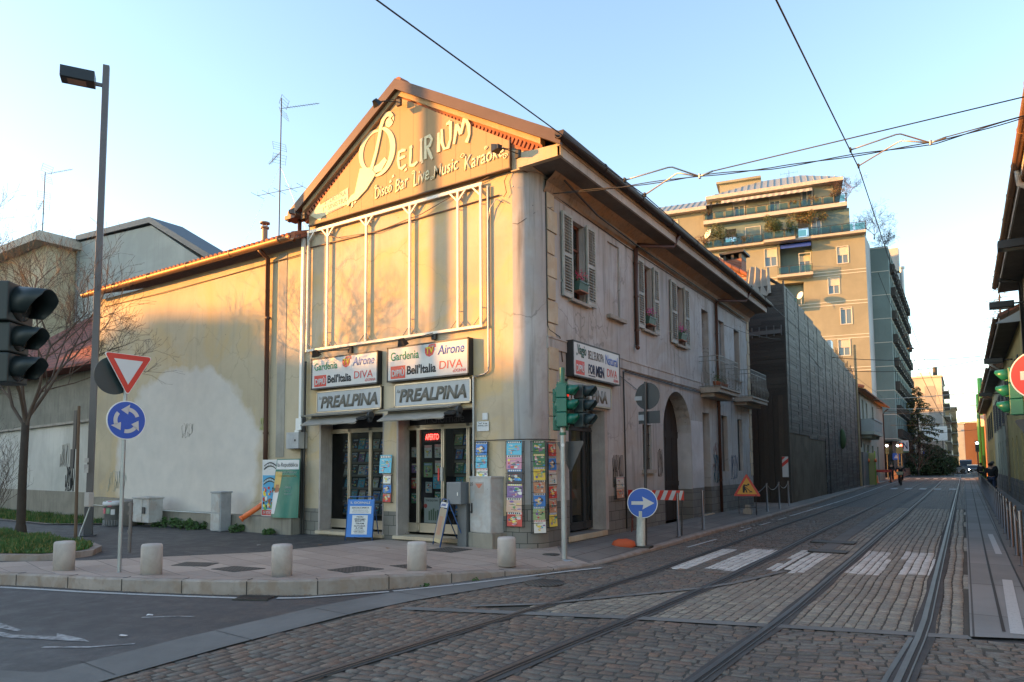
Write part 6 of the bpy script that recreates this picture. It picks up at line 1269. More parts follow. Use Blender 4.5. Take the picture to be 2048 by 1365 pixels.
# ------------------------------------------------------------------ street lamp
t = thing('street_lamp', 'tall dark square street lamp with a box lantern on the left', 'street lamp', (-17.82,8.52,.13)); ax = Vector((-.515,-.857,0)); ay = Vector((-.857,.515,0)); c_ = Vector((-17.82,8.52,0))
mb = M(); mb.obox(c_+UZ*6.0, ax*.074, ay*.074, UZ*5.98, 0); mb.obox(c_+UZ*.42, ax*.092, ay*.092, UZ*.40, 1); mb.obox(c_+UZ*.14, ax*.17, ay*.17, UZ*.012, 1); part(mb,'pole',[LAMPP,mat('dark pole base',(.05,.05,.055),.5)],t,bevel=.01)
mb = M(); mb.obox(c_+ax*.14+UZ*11.45, ax*.13, ay*.03, UZ*.04); part(mb,'arm',LAMPP,t); mb = M(); mb.obox(c_+ax*.60+UZ*11.54, ax*.37, ay*.20, UZ*.145); o = part(mb,'lantern',BLACKBOX,t,bevel=.015); mb = M(); mb.obox(c_+ax*.62+UZ*11.392, ax*.2, ay*.13, UZ*.004); mb.build('lamp_glass', mat('lamp glass',(.30,.25,.2),.2), o)
for z, w_ in ((1.95,.09),(1.72,.12),(1.82,.05)): mb = M(); mb.obox(c_+ay*-.0+Vector((.05,-.125,z)), Vector((.06,.02,0)), Vector((0,.004,0)), UZ*w_*.6); part(mb,'sticker',mat('torn sticker',(.40,.36,.33),.7,0,.4,30),t)
# rusty stakes and sticks on the island edge
t = thing('wooden_stake', 'tall rusty stake with small sign backs left of the street lamp', 'post', (-17.1,7.9,.13)); mb = M(); mb.cyl((-17.07,7.89,.1),(-17.15,7.89,3.2),.035,.03,8); part(mb,'stake',mat('rusty brown',(.12,.075,.045),.8,0,.3),t); mb = M(); mb.box(-17.32,-17.18,7.86,7.9,2.2,3.1); mb.box(-17.36,-17.2,7.84,7.87,1.75,2.2); part(mb,'sign_backs',SBACK,t)
t = thing('leaning_stick', 'leaning metal stick with a pale box at its top by the lamp base', 'post', (-17.0,8.0,.13)); mb = M(); mb.cyl((-17.0,7.9,.1),(-16.85,8.1,.95),.02,.02,6); part(mb,'stick',GALV,t); mb = M(); mb.box(-16.98,-16.78,8.0,8.12,.88,1.20); part(mb,'box',mat('pale box',(.42,.38,.35)),t,bevel=.01)
t = thing('short_post', 'short grey post with clamps behind the roundabout sign pole', 'post', (-13.57,7.25,.13)); mb = M(); mb.cyl((-13.57,7.25,.1),(-13.55,7.25,1.08),.03,.03,10)
for z in (.5,.85,1.02): mb.cyl((-13.57,7.25,z),(-13.57,7.25,z+.05),.045,.045,10)
part(mb,'post',mat('dull post',(.18,.16,.15),.6,.3,.3),t)
mb = M(); mb.cyl((-15.0,8.2,.1),(-15.0,8.2,1.15),.028,.028,8); 
# litter bin
t = thing('litter_bin', 'litter bin with white bag rim and colourful stickers on the lawn edge', 'litter bin', (-20.4,10.4,.13)); mb = M(); mb.lathe((-20.4,10.4,.13),[(.0,0),(.20,0),(.235,.62),(.24,.62)],22)
for k in range(22): a = 2*math.pi*k/22; mb.box(-20.4+.238*math.cos(a)-.008,-20.4+.238*math.cos(a)+.008,10.4+.238*math.sin(a)-.008,10.4+.238*math.sin(a)+.008,.15,.3)
part(mb,'basket',mat('bin grey',(.30,.31,.32),.5,.2),t); mb = M(); mb.lathe((-20.4,10.4,.70),[(.245,0),(.27,.03),(.26,.10),(.22,.13),(.0,.09)],22); part(mb,'bag',mat('white bag',(.6,.6,.62),.5),t)
mb = M()
for k, (a0, z0, mi) in enumerate([(-100,.35,0),(-70,.35,1),(-40,.32,2),(-95,.55,1),(-60,.55,0),(-130,.45,2)]):
    for j in range(4):
        a, b_ = R(a0+j*6), R(a0+j*6+6); mb.quad((-20.4+.246*math.cos(a),10.4+.246*math.sin(a),.13+z0),(-20.4+.246*math.cos(b_),10.4+.246*math.sin(b_),.13+z0),(-20.4+.246*math.cos(b_),10.4+.246*math.sin(b_),.13+z0+.15),(-20.4+.246*math.cos(a),10.4+.246*math.sin(a),.13+z0+.15),mi)
part(mb,'stickers',[mat('sticker pink',(.55,.12,.16)),mat('sticker green',(.2,.3,.2)),PAPER],t)
t = thing('litter_bin', 'plain grey litter bin directly right of the stickered bin', 'litter bin', (-19.95,10.65,.13)); mb = M(); mb.lathe((-19.93,10.62,.13),[(.0,0),(.19,0),(.22,.66),(.24,.68),(.22,.72),(0,.74)],20); part(mb,'basket',mat('bin brown grey',(.22,.20,.19),.6),t)
t = thing('utility_cabinet', 'low pale grey cabinet with a lock on the lawn edge', 'utility cabinet', (-19.2,10.75,.13)); mb = M(); mb.box(-19.62,-18.82,10.55,10.95,.25,.90); mb.box(-19.65,-18.79,10.52,10.98,.90,.95); part(mb,'cabinet',CABM,t,bevel=.015); mb = M(); mb.box(-19.6,-19.15,10.535,10.55,.28,.88); part(mb,'door',CABM,t); mb = M(); mb.box(-19.12,-18.98,10.52,10.54,.50,.68); part(mb,'lock',SBACK,t)
t = thing('utility_cabinet', 'narrow upright grey cabinet against the left wall', 'utility cabinet', (-15.9,10.85,.13)); mb = M(); mb.box(-16.28,-15.86,10.75,11.05,.13,1.10); mb.box(-16.30,-15.84,10.73,11.07,1.10,1.14); part(mb,'cabinet',plaster('cabinet grey',(.33,.34,.35),(.2,.2,.2),None,.3,5,.3),t,bevel=.01); mb = M(); mb.box(-16.26,-15.90,10.735,10.75,.16,.58); mb.box(-16.26,-15.90,10.735,10.75,.61,1.08); part(mb,'door',CABM,t)
# window flower boxes
def flowers(y0, y1, z, lab, pm, seed):
    t = thing('flower_box', lab, 'flower box', (X0+.08,(y0+y1)/2,z)); mb = M(); mb.prism([(X0-.04,y0,z+.18),(X0+.16,y0,z+.18),(X0+.13,y0,z),(X0-.02,y0,z)], (0,y1-y0,0)); mb.box(X0-.05,X0+.17,y0-.01,y1+.01,z+.165,z+.195); part(mb,'box',BOXG,t); rg = random.Random(seed)
    mb = M(); mb.box(X0-.03,X0+.16,y0+.02,y1-.02,z-.03,z-.002); part(mb,'saucer',TERRA,t)
    for nm, mt_, n, zz, sp in (('leaves',[LEAF1],90,.24,.09),('flowers',[pm],60,.36,.10)):
        mb = M()
        for k in range(n):
            p = Vector((X0+.07+rg.gauss(0,.05), rg.uniform(y0,y1), z+zz+rg.gauss(0,.045))); a = Vector((rg.uniform(-1,1),rg.uniform(-1,1),rg.uniform(-.6,1))).normalized()*.032; b_ = a.orthogonal().normalized()*.018; mb.add([p-b_,p+a*.6+b_*.6,p+a*1.4,p+a*.6-b_*.9], [(0,1,2,3)])
        part(mb,nm,mt_,t,fixn=False)
flowers(13.18,13.60,5.56,'green flower box with red cyclamens in the nearest upper window',PETAL,1); flowers(17.18,17.62,5.50,'flower box with pink cyclamens in the second shuttered window',PETAL2,2); flowers(19.68,20.12,5.45,'flower box with pink cyclamens in the third shuttered window',PETAL2,3)
for i, (y, h) in enumerate([(21.9,.22),(22.15,.28),(22.4,.25),(22.9,.2)]):
    t = thing('flower_pot', ORD[i]+' pot from the left on the nearer balcony', 'flower pot', (-6.5,y,4.19), 0, 'pots on the nearer balcony'); mb = M(); mb.lathe((0,0,0),[(0,0),(.07,0),(.10,.17),(.11,.19),(0,.17)],14); mb.build('pot', TERRA, t); rg = random.Random(i); mb = M()
    for k in range(46): p = Vector((rg.gauss(0,.05),rg.gauss(0,.06),.18+abs(rg.gauss(0,h*.7)))); a = Vector((rg.uniform(-1,1),rg.uniform(-1,1),rg.uniform(0,1.4)))*.05; b_ = a.orthogonal().normalized()*.012; mb.add([p-b_,p+a,p+b_], [(0,1,2)])
    mb.build('plant', [LEAF1], t, fixn=False)
# right row of steel bollards with chains
rb = None; ybs = [14.4+1.6*k for k in range(32)]
for i, y in enumerate(ybs):
    if rb is None: rb = o = steel_bollard(.92).build('steel_bollard', STAIN)
    else: o = rb.copy(); COL.objects.link(o)
    o.location = (.74+.004*(y-14), y, .012)
    nm = 'nearest' if i == 0 else (ORD[i]+' from the front' if i < 12 else '%s after the first %s' % (ORD[(i-12) % 12], 'dozen' if i < 24 else 'two dozen'))
    tag(o, 'steel bollard of the right pavement row, '+nm, 'bollard', 'steel bollards along the right pavement')
for i in range(8):
    a, b_ = ybs[i*2], ybs[i*2+1]; chain((.74+.004*(a-14),a,.86),(.74+.004*(b_-14),b_,.86),.16,'chain %s from the front in the right bollard row' % ORD[i],'chains in the right bollard row')
# ------------------------------------------------------------------ black plank hoarding
ho = thing('plank_hoarding', 'tall black weathered plank hoarding enclosing a site beside the street', 'hoarding', (-6.2,40,.1))
fx = lambda y: -6.04-.30*(y-30.4)/25.6
ztop = lambda y: 9.33-(y-30.4)*.0585
PLK = stonemat('weathered black boards', [(.030,.031,.034),(.060,.060,.062),(.042,.041,.043),(.085,.084,.084),(.036,.033,.032),(.052,.048,.045),(.10,.098,.095)], .12, .45, .45)
def planks(name, u0, u1, zlo, zhi, P, pl, ph, seed, vert=False, m=None):
    rg = random.Random(seed); mb = M(); z = min(zlo(u0), zlo(u1))
    joints = [u0]
    while joints[-1] < u1-.6: joints.append(min(u1, joints[-1]+pl*rg.uniform(.8,1.15)))
    if joints[-1] < u1: joints.append(u1)
    while z < max(zhi(u0), zhi(u1)):
        h = ph*rg.uniform(.9,1.1)
        for a, b_ in zip(joints, joints[1:]):
            c_ = (a+b_)/2
            if z+h > zhi(c_)+.06 or z < zlo(c_)-.05: continue
            a2, b2 = a+rg.uniform(0,.03), b_-rg.uniform(0,.03)
            if rg.random() < .18: cut = rg.uniform(a2+.3, b2-.3) if b2-a2 > .8 else b2; segs_ = [(a2,cut-.006),(cut+.006,b2)] if cut < b2-.1 else [(a2,b2)]
            else: segs_ = [(a2,b2)]
            for p, q in segs_:
                d = rg.uniform(0,.018); dz = rg.uniform(-.006,.006)
                v_ = [P(p,z+.005,-d),P(q,z+.005+dz,-d),P(q,z+h-.004+dz,-d-.006),P(p,z+h-.004,-d-.006),P(p,z+.005,.03),P(q,z+.005,.03),P(q,z+h-.004,.03),P(p,z+h-.004,.03)]; mb.add(v_, [(0,1,2,3),(0,1,5,4),(3,2,6,7),(0,3,7,4),(1,2,6,5)])
        z += h
    return part(mb, name, m or PLK, ho, fixn=False)
PHo = lambda a, z, d: (fx(a)-d, a, z)
planks('street_planking', 30.4, 56.0, lambda y: 3.12-(y-30.4)*.025 if y < 41.2 else .08, ztop, PHo, 2.55, .112, 3)
mb = M(); mb.quad((fx(30.4)-.035,30.4,.05),(fx(56)-.035,56,.05),(fx(56)-.035,56,ztop(56)),(fx(30.4)-.035,30.4,ztop(30.4))); mb.quad((-7.9,30.425,.05),(-6.06,30.425,.05),(-6.06,30.425,9.2),(-7.9,30.425,9.2)); part(mb,'backing',DARK,ho)
mb = M()
for k in range(10):
    y = 30.9+2.55*k; mb.box(fx(y)+.022,fx(y)+.034,y-.03,y+.03,3.2 if y < 41 else .3,ztop(y)-.05)
part(mb,'battens',mat('batten wood',(.05,.05,.05),.8,0,.3),ho)
mb = M(); mb.quad((fx(30.4)-.02,30.42,.05),(fx(41.2)-.02,41.2,.05),(fx(41.2)-.02,41.2,3.0),(fx(30.4)-.02,30.42,3.15)); part(mb,'lower_boarding',CONCW,ho)
PEn = lambda a, z, d: (a, 30.4+d, z)
planks('end_planking', -7.7, -6.05, lambda y: 4.64, lambda y: 9.34, PEn, 1.65, .15, 5, m=stonemat('dark end boards',[(.020,.018,.017),(.034,.030,.028),(.027,.024,.022),(.045,.040,.036)],.05,.4,.5))
mb = M()
for k in range(9): x = -7.9+k*.207; dd = .012*(k % 3); mb.box(x+.004,x+.203,30.40-dd,30.42,.05,4.64)
part(mb,'upright_planking',stonemat('upright boards',[(.035,.026,.020),(.055,.040,.030),(.045,.032,.024),(.028,.022,.018)],.05,.4,.5),ho)
mb = M(); mb.box(-6.08,-6.02,30.35,30.41,.05,9.5); part(mb,'corner_post',IRON,ho); mb = M(); mb.cyl((-6.2,41.2,.1),(-6.2,41.2,4.0),.10,.09,8); part(mb,'prop',IRON,ho)
mb = M(); mb.cyl((-6.28,55.6,.1),(-6.3,55.6,10.4),.11,.09,10); part(mb,'end_pole',mat('warm wooden pole',(.32,.22,.12),.8,0,.3),ho)
mb = M(); mb.box(-7.5,-6.2,30.30,30.34,7.25,7.42)
for k in range(5): mb.box(-7.4+k*.3,-7.36+k*.3,30.28,30.34,7.15,7.6)
part(mb,'ladder_rail',mat('grey rail',(.09,.09,.09),.7),ho)
mb = M()
for k in range(22): y = 46+k*.45; mb.cyl((fx(y)-.06,y,ztop(y)),(fx(y)-.06,y,ztop(y)+rnd.uniform(.3,.75)),.018,.018,5)
part(mb,'spikes',IRON,ho)
mb = M(); mb.box(-6.5,-6.3,44.5,45.3,7.9,9.1); part(mb,'white_panel',WHITE,ho)
for k, (y, z) in enumerate([(33,8.6)]): pass
mb = M(); mb.lathe((-6.12,46.2,3.2),[(0,-.6),(.16,-.4),(.22,0),(.14,.5),(0,.7)],10); o = mb.build('creeper', LEAF1, label='small dark creeper clinging to the black hoarding', cat='plant')
# old house behind the corner house
oh = thing('old_roofed_house', 'old house with tiled gable, brick chimney and torn tarpaulin behind the eaves', 'building', (-10,32,.1))
mb = M(); mb.prism([(-18,31.2,0),(-7.3,31.2,0),(-7.3,31.2,9.3),(-8.0,31.2,10.1),(-11.6,31.2,12.6),(-18,31.2,8.6)],(0,14,0)); part(mb,'wall',plaster('ochre old plaster',(.34,.30,.21),(.1,.09,.07),None,.8,1.5,.5),oh)
mb = M(); mb.prism([(-11.6,30.8,12.8),(-7.0,30.8,9.55),(-7.0,30.8,9.67),(-11.6,30.8,12.95)],(0,15,0)); mb.prism([(-11.6,30.8,12.8),(-18.4,30.8,8.5),(-18.4,30.8,8.64),(-11.6,30.8,12.95)],(0,15,0))
for k in range(16): mb.cyl((-11.6+.29*k,30.75,12.92-.205*k),(-11.3+.29*k,30.75,12.72-.205*k),.10,.08,7)
part(mb,'roof',TILE_Y,oh)
mb = M(); mb.box(-8.75,-7.95,31.2,32.0,9.3,11.0); o = part(mb,'chimney',BRICKW,oh); mb = M(); mb.box(-8.9,-7.8,31.05,32.15,11.25,11.35)
for x in (-8.7,-8.35,-8.0): mb.box(x-.06,x+.06,31.2,32.0,11.0,11.25)
mb.build('chimney_cap',IRON,o); mb = M(); mb.box(-7.9,-7.2,31.0,31.6,9.2,10.2); part(mb,'brick_stub',BRICKW,oh)
mb = M(); n = 12
for i in range(n):
    for j in range(6):
        f2 = lambda i_, j_: (-7.55+i_*.075+.02*j_*(i_-6)/6, 30.6+.06*math.sin(i_*2.1)-.05*j_, 10.25-.20*j_+.10*math.sin(i_*.5)-.03*math.sin(i_*2.1)); mb.add([f2(i,j),f2(i+1,j),f2(i+1,j+1),f2(i,j+1)],[(0,1,2,3)],0,True)
part(mb,'tarpaulin',mat('dirty tarpaulin',(.30,.28,.25),.8,0,.35,5),oh); mb = M(); mb.prism([(-7.2,30.9,10.15),(-6.15,31.0,9.35),(-6.15,31.0,9.43),(-7.2,30.9,10.25)],(0,.9,0)); part(mb,'lean_to_roof',IRON,oh)
# ------------------------------------------------------------------ generic window parts
BLIND = mat('roller blind', (.50,.46,.38), .7, 0, .08); TGLASS, nt, b = nodes('tower window glass'); b.inputs['Base Color'].default_value = (.10,.14,.17,1); b.inputs['Roughness'].default_value = .05; b.inputs['Specular IOR Level'].default_value = .9; WFRAME = mat('white window frame', (.55,.52,.46), .5, 0, .08)
class Fr:                                  # a facade frame: origin O, right U; depth along inward normal
    def __init__(s, O, U): s.O = Vector(O); s.U = Vector(U).normalized(); s.N = UZ.cross(s.U)   # N points into the building
    def __call__(s, a, z, d): return tuple(s.O+s.U*a+UZ*z+s.N*d)
def pbox(mb, P, a0, a1, z0, z1, d0, d1, mi=0):
    v_ = [P(a,z,d) for d in (d0,d1) for a,z in ((a0,z0),(a1,z0),(a1,z1),(a0,z1))]; return mb.add(v_, [(3,2,1,0),(4,5,6,7),(0,1,5,4),(1,2,6,5),(2,3,7,6),(3,0,4,7)], mi)
def win(P, a0, a1, z0, z1, root, blind=.4, d=.14, frame=True):
    mb = M(); w_ = .07
    for q in ((a0-w_,a0,z0-w_,z1+w_),(a1,a1+w_,z0-w_,z1+w_),(a0,a1,z1,z1+w_),(a0,a1,z0-w_,z0)): pbox(mb,P,*q,-.05,.02)
    am = (a0+a1)/2; pbox(mb,P,am-.05,am+.05,z0,z0+(z1-z0)*(1-blind),d-.03,d); pbox(mb,P,a0,a0+.06,z0,z1,d-.03,d); pbox(mb,P,a1-.06,a1,z0,z1,d-.03,d); pbox(mb,P,a0,a1,z0,z0+.06,d-.03,d)
    o = part(mb,'window',WFRAME,root)
    g = M(); g.quad(P(a0,z0,d),P(a1,z0,d),P(a1,z1,d),P(a0,z1,d)); g.build('pane',TGLASS,o)
    if blind: g = M(); pbox(g,P,a0,a1,z1-(z1-z0)*blind,z1,d-.07,d-.04); g.build('blind',BLIND,o)
    return o
def railing(P, a0, a1, z, d, root, side=1.0, panels=1.0, name='balcony_railing', glass=True, h=1.0):
    mb = M(); k = int(max(1, round((a1-a0)/panels)))
    for i in range(k+1): a = a0+(a1-a0)*i/k; pbox(mb,P,a-.025,a+.025,z,z+h+.04,d-.03,d+.02)
    pbox(mb,P,a0,a1,z+h,z+h+.05,d-.04,d+.03); pbox(mb,P,a0,a1,z+.08,z+.12,d-.02,d+.01)
    if not glass:
        for i in range(int((a1-a0)/.13)): a = a0+i*.13; pbox(mb,P,a,a+.02,z,z+h,d-.01,d+.01)
    pbox(mb,P,a0-.02,a0+.02,z+h,z+h+.05,d,d+side); pbox(mb,P,a1-.02,a1+.02,z+h,z+h+.05,d,d+side)
    o = part(mb,name,IRON,root)
    if glass:
        g = M()
        for i in range(k): a = a0+(a1-a0)*i/k; pbox(g,P,a+.12,a+(a1-a0)/k-.12,z+.14,z+h-.08,d-.005,d+.005)
        g.build('glass_panels',GREENGL,o)
    return o
# ------------------------------------------------------------------ ten storey apartment tower
tw = thing('apartment_tower', 'tall green and ochre apartment tower with metal roof and planted terraces', 'building', (-16,98,0))
A11 = R(11); TU = Vector((math.cos(A11), math.sin(A11), 0)); TF = Fr((-9.0,94.6,0), TU)
OCH = plaster('tower ochre render', (.275,.265,.20), (.20,.19,.155), None, .25, .35, .25); TEAL = plaster('tower grey green render', (.155,.215,.215), (.10,.14,.14), None, .3, .35, .35); PALE = plaster('tower pale edge', (.40,.44,.46), (.3,.32,.33), None, .25, .5, .2)
wn_list = [(-3.2,-1.95,26.9,29.0,.5),(-4.35,-3.1,23.1,25.2,.5),(-3.1,-1.85,19.15,21.2,.1),(-3.5,-2.2,15.2,17.2,.5),(-3.2,-1.9,11.2,13.2,.5),(-11.75,-10.3,27.5,29.8,.48),(-17.4,-16.2,27.6,30.0,.5),(-8.6,-7.2,15.0,17.2,.5),(-9.2,-7.6,19.2,21.6,.8)]
mb = M(); wallgrid(mb,TF,-26,0,0,30.3,[q[:4] for q in wn_list]+[(-9.9,-6.1,26.0,30.3,1.2),(-9.9,-7.2,22.0,25.0,1.2)],.14)
pbox(mb,TF,-26,0,30.3,30.31,0,5); mb.quad(TF(-26,0,0),TF(-26,0,14),TF(-26,30.3,14),TF(-26,30.3,0)); part(mb,'front_wall',OCH,tw)
mb = M(); pbox(mb,TF,-9.9,-6.1,25.9,30.3,1.2,1.3); pbox(mb,TF,-9.9,-7.2,21.9,25,1.2,1.3); part(mb,'loggia_wall',TEAL,tw)
for q in wn_list: win(TF,*q[:4],tw,q[4])
win(TF,-7.6,-6.3,26.2,28.7,tw,.3,1.18)
mb = M()
for z in (25.9,22.0,17.7,17.3,13.6,13.2,9.4,9.0,25.5,21.6): pbox(mb,TF,-26 if z > 20 else -10,0,z,z+.09,-.04,.0)
part(mb,'string_courses',mat('pale band',(.55,.53,.46),.7),tw)
mb = M(); pbox(mb,TF,-10.3,-6.1,25.55,25.9,-1.3,1.2); part(mb,'balcony_slab',mat('concrete slab edge',(.42,.38,.31),.8),tw); mb = M(); pbox(mb,TF,-10.3,-8,21.6,21.9,-1.0,1.2); part(mb,'balcony_slab',mat('concrete slab edge',(.42,.38,.31),.8),tw); railing(TF,-10.2,-6.15,25.9,-1.28,tw,2.4,1.3); railing(TF,-10.2,-8.0,21.9,-1.0,tw,1,1.1)
mb = M(); mb.add([TF(-9.8,30.1,-.1),TF(-6.2,30.1,-.1),TF(-6.2,29.5,-1.1),TF(-9.8,29.5,-1.1)],[(0,1,2,3)]); mb.add([TF(-9.8,29.5,-1.1),TF(-6.2,29.5,-1.1),TF(-6.2,29.3,-1.1),TF(-9.8,29.3,-1.1)],[(0,1,2,3)]); part(mb,'blue_awning',mat('blue awning',(.02,.06,.30),.7),tw)
# side return of the front block, recessed teal block with balconies on the street side
D1 = Vector((0,1,0)); A_ = Vector(TF(0,0,0)); B_ = Vector((-9.0,100.2,0)); C_ = Vector((-7.0,100.6,0)); E_ = Vector((-7.0,139,0))
mb = M(); mb.quad((A_.x,A_.y,0),(B_.x,B_.y,0),(B_.x,B_.y,30.3),(A_.x,A_.y,30.3)); part(mb,'side_return',PALE,tw)
mb = M(); mb.quad((B_.x,B_.y,4.8),(C_.x,C_.y,4.8),(C_.x,C_.y,30.0),(B_.x,B_.y,30.0)); mb.box(-9.0,-7.0,100.65,139,4.6,4.8)
SF = Fr((-7.0,100.6,0),(0,1,0)); cols_y = [2.0+3.1*i for i in range(12)]; sw_ = []
for r_ in range(8):
    for i, a in enumerate(cols_y): sw_.append((a, a+1.5, 5.2+r_*3.12, 7.7+r_*3.12))
wallgrid(mb,SF,0,38.4,4.8,30.0,[q for q in sw_],.9); part(mb,'street_block',TEAL,tw)
mb = M(); mb.quad(SF(0,4.8,.9),SF(38.4,4.8,.9),SF(38.4,30,.9),SF(0,30,.9)); part(mb,'recess_back',mat('dark recess',(.05,.055,.06),.5,0,.3),tw)
mb = M()
for r_ in range(9): pbox(mb,SF,-.03,38.4,4.85+r_*3.12,4.93+r_*3.12,-.04,0); pbox(mb,Fr(B_,(1,.2,0)),0,2.03,4.85+r_*3.12,4.93+r_*3.12,-.04,0)
part(mb,'string_courses',mat('pale band',(0,0,0)),tw)
for i, a in enumerate(cols_y[:11]):
    for r_ in range(8):
        mb = M(); z = 5.2+r_*3.12; pbox(mb,SF,a-.1,a+1.6,z-.12,z,-.55,.0)
        pbox(mb,SF,a-.1,a+1.6,z+.95,z+1.0,-.55,-.5); pbox(mb,SF,a-.1,a-.05,z,z+1,-.55,0); pbox(mb,SF,a+1.55,a+1.6,z,z+1,-.55,0)
        for k in range(7): pbox(mb,SF,a+.24*k-.08,a+.24*k-.04,z,z+.95,-.55,-.51)
        if (i+r_) % 3 == 0: pbox(mb,SF,a+.2,a+1.3,z+.1,z+1.0,-.50,-.45)
        if i < 11 and i*8+r_ < 88: part(mb,'balcony',IRON,tw)
mb = M(); mb.quad((-7.0,139,0),(-12,139,0),(-12,139,30),(-7,139,30)); mb.quad((-12,100,0),(-12,139,0),(-12,139,30),(-12,100,30)); part(mb,'rear_wall',TEAL,tw)
mb = M(); pbox(mb,SF,14,15.5,30,33.5,-.4,3); pbox(mb,SF,15.6,26,30,32.6,.2,6); part(mb,'roof_block',PALE,tw)
mb = M(); mb.cyl(SF(26,29,0),SF(26,33.2,0),.35,.35,10); mb.cyl(SF(26,33.2,0),SF(26,33.5,0),.5,.5,10); part(mb,'flue',GALV,tw)
# ground floor arcade of the tower
mb = M(); pbox(mb,SF,0,38.4,0,4.7,1.6,1.7); part(mb,'shopfront',mat('dark shopfront',(.03,.032,.035),.4,0,.3),tw)
for i in range(8): mb = M(); a = 1+i*4.9; pbox(mb,SF,a,a+.45,0,4.7,.1,.55); part(mb,'pillar',mat('grey pillar',(.13,.13,.125),.8),tw)
t = thing('shop_sign','white shop sign ending in ON hanging under the tower','sign',(-6.9,104,4)); PSg = Fr((-7.2,103.0,0),(.62,-.78,0)); PSg = Fr((-7.75,103.6,0),(.95,.31,0)); mb = M(); pbox(mb,PSg,0,1.9,3.35,4.75,0,.12); part(mb,'panel',mat('pale lit panel',(.45,.52,.58),.5),t); mb = M(); pbox(mb,PSg,.0,1.9,3.15,3.34,0,.12); part(mb,'green_band',TGREEN,t)
W(text('ON','lettering',mat('navy ink',(0,0,0)),PSg(.5,3.6,-.02),PSg.U,UZ,1.25,.9,t,.01,0,.005))
# terraces
mb = M(); pbox(mb,TF,-19.5,0.1,30.3,30.6,-.9,6); pbox(mb,TF,-11.8,-8.0,30.25,30.6,-1.6,-.9); part(mb,'terrace_slab',mat('concrete slab edge',(0,0,0)),tw); railing(TF,-19.4,-11.9,30.6,-.88,tw,1,1.25); railing(TF,-11.8,-8.0,30.6,-1.58,tw,.7,1.25); railing(TF,-7.9,.1,30.6,-.88,tw,1,1.3); 
RT = Fr(Vector(TF(.1,0,-.9)),(-.12,1,0)); railing(RT,0,9,30.6,0,tw,.1,1.3)
mb = M(); wallgrid(mb,TF,-19.0,-1.6,30.6,33.9,[(-16.6,-15.2,31.4,33.1),(-7.6,-6.4,30.8,33.2)],.14); part(mb,'terrace_wall',TEAL,tw)
mb = M(); mb.quad(TF(-1.6,30.6,0),TF(-1.6,30.6,10),TF(-1.6,33.9,10),TF(-1.6,33.9,0)); part(mb,'terrace_side',TEAL,tw)
win(TF,-14.0,-12.2,31.0,33.0,tw,.0); win(TF,-6.0,-4.9,30.9,33.1,tw,.0,-.02)
mb = M(); pbox(mb,TF,-19.3,-1.9,33.9,34.4,-1.0,6); part(mb,'upper_slab',mat('pale slab',(.50,.44,.38),.8),tw); railing(TF,-19.2,-2.0,34.4,-.98,tw,1,1.3)
RT2 = Fr(Vector(TF(-1.9,0,-1.0)),(-.12,1,0)); railing(RT2,0,8,34.4,0,tw,.1,1.3)
mb = M(); wallgrid(mb,TF,-18.2,-3.3,34.4,37.3,[(-15.6,-13.9,34.5,36.9),(-11.0,-9.6,34.5,36.9),(-7.2,-5.6,34.9,36.9)],.14); mb.quad(TF(-3.3,34.4,0),TF(-3.3,34.4,8),TF(-3.3,37.3,8),TF(-3.3,37.3,0)); part(mb,'penthouse_wall',OCH,tw)
win(TF,-15.4,-14.1,34.6,36.7,tw,.3); win(TF,-10.9,-9.7,34.6,36.7,tw,.3); win(TF,-7.0,-5.8,35.0,36.8,tw,0)
mb = M(); pbox(mb,TF,-18.9,-2.2,37.2,37.65,-1.1,8); part(mb,'roof_fascia',mat('pale slab',(0,0,0)),tw)
ROOFM, nt, b = nodes('standing seam roof'); b.inputs['Base Color'].default_value = (.34,.37,.36,1); b.inputs['Roughness'].default_value = .5; b.inputs['Metallic'].default_value = .35
def hip(P, a0, a1, d0, d1, z0, z1, rl, rr, name):
    mb = M(); e = [P(a0,z0,d0),P(a1,z0,d0),P(a1,z0,d1),P(a0,z0,d1)]; dm_ = (d0+d1)/2; r0, r1 = P(a0+rl,z1,dm_), P(a1-rr,z1,dm_)
    mb.poly([e[0],e[1],r1,r0]); mb.poly([e[1],e[2],r1]); mb.poly([e[2],e[3],r0,r1]); mb.poly([e[3],e[0],r0])
    n = int((a1-a0)/.8)
    for i in range(1, n):
        t_ = i/n; p0 = Vector(e[0]).lerp(Vector(e[1]), t_); a = a0+(a1-a0)*t_
        k = min(1, (a-a0)/rl) if a < a0+rl else min(1, (a1-a)/rr) if a > a1-rr else 1
        p1 = Vector(P(a, z0+(z1-z0)*k, d0+(dm_-d0)*k)); mb.obox((p0+p1)/2+UZ*.05,(p1-p0)/2,P.U*.03,UZ*.05)
    return part(mb,name,ROOFM,tw)
hip(TF,-18.5,-2.3,-1.0,9,37.65,40.6,6.5,4.6,'hipped_roof')
mb = M(); pbox(mb,TF,-17.5,-12,37.6,41.0,4,9); pbox(mb,TF,-17.9,-12,41.0,41.3,3.6,9); part(mb,'lift_house',OCH,tw)
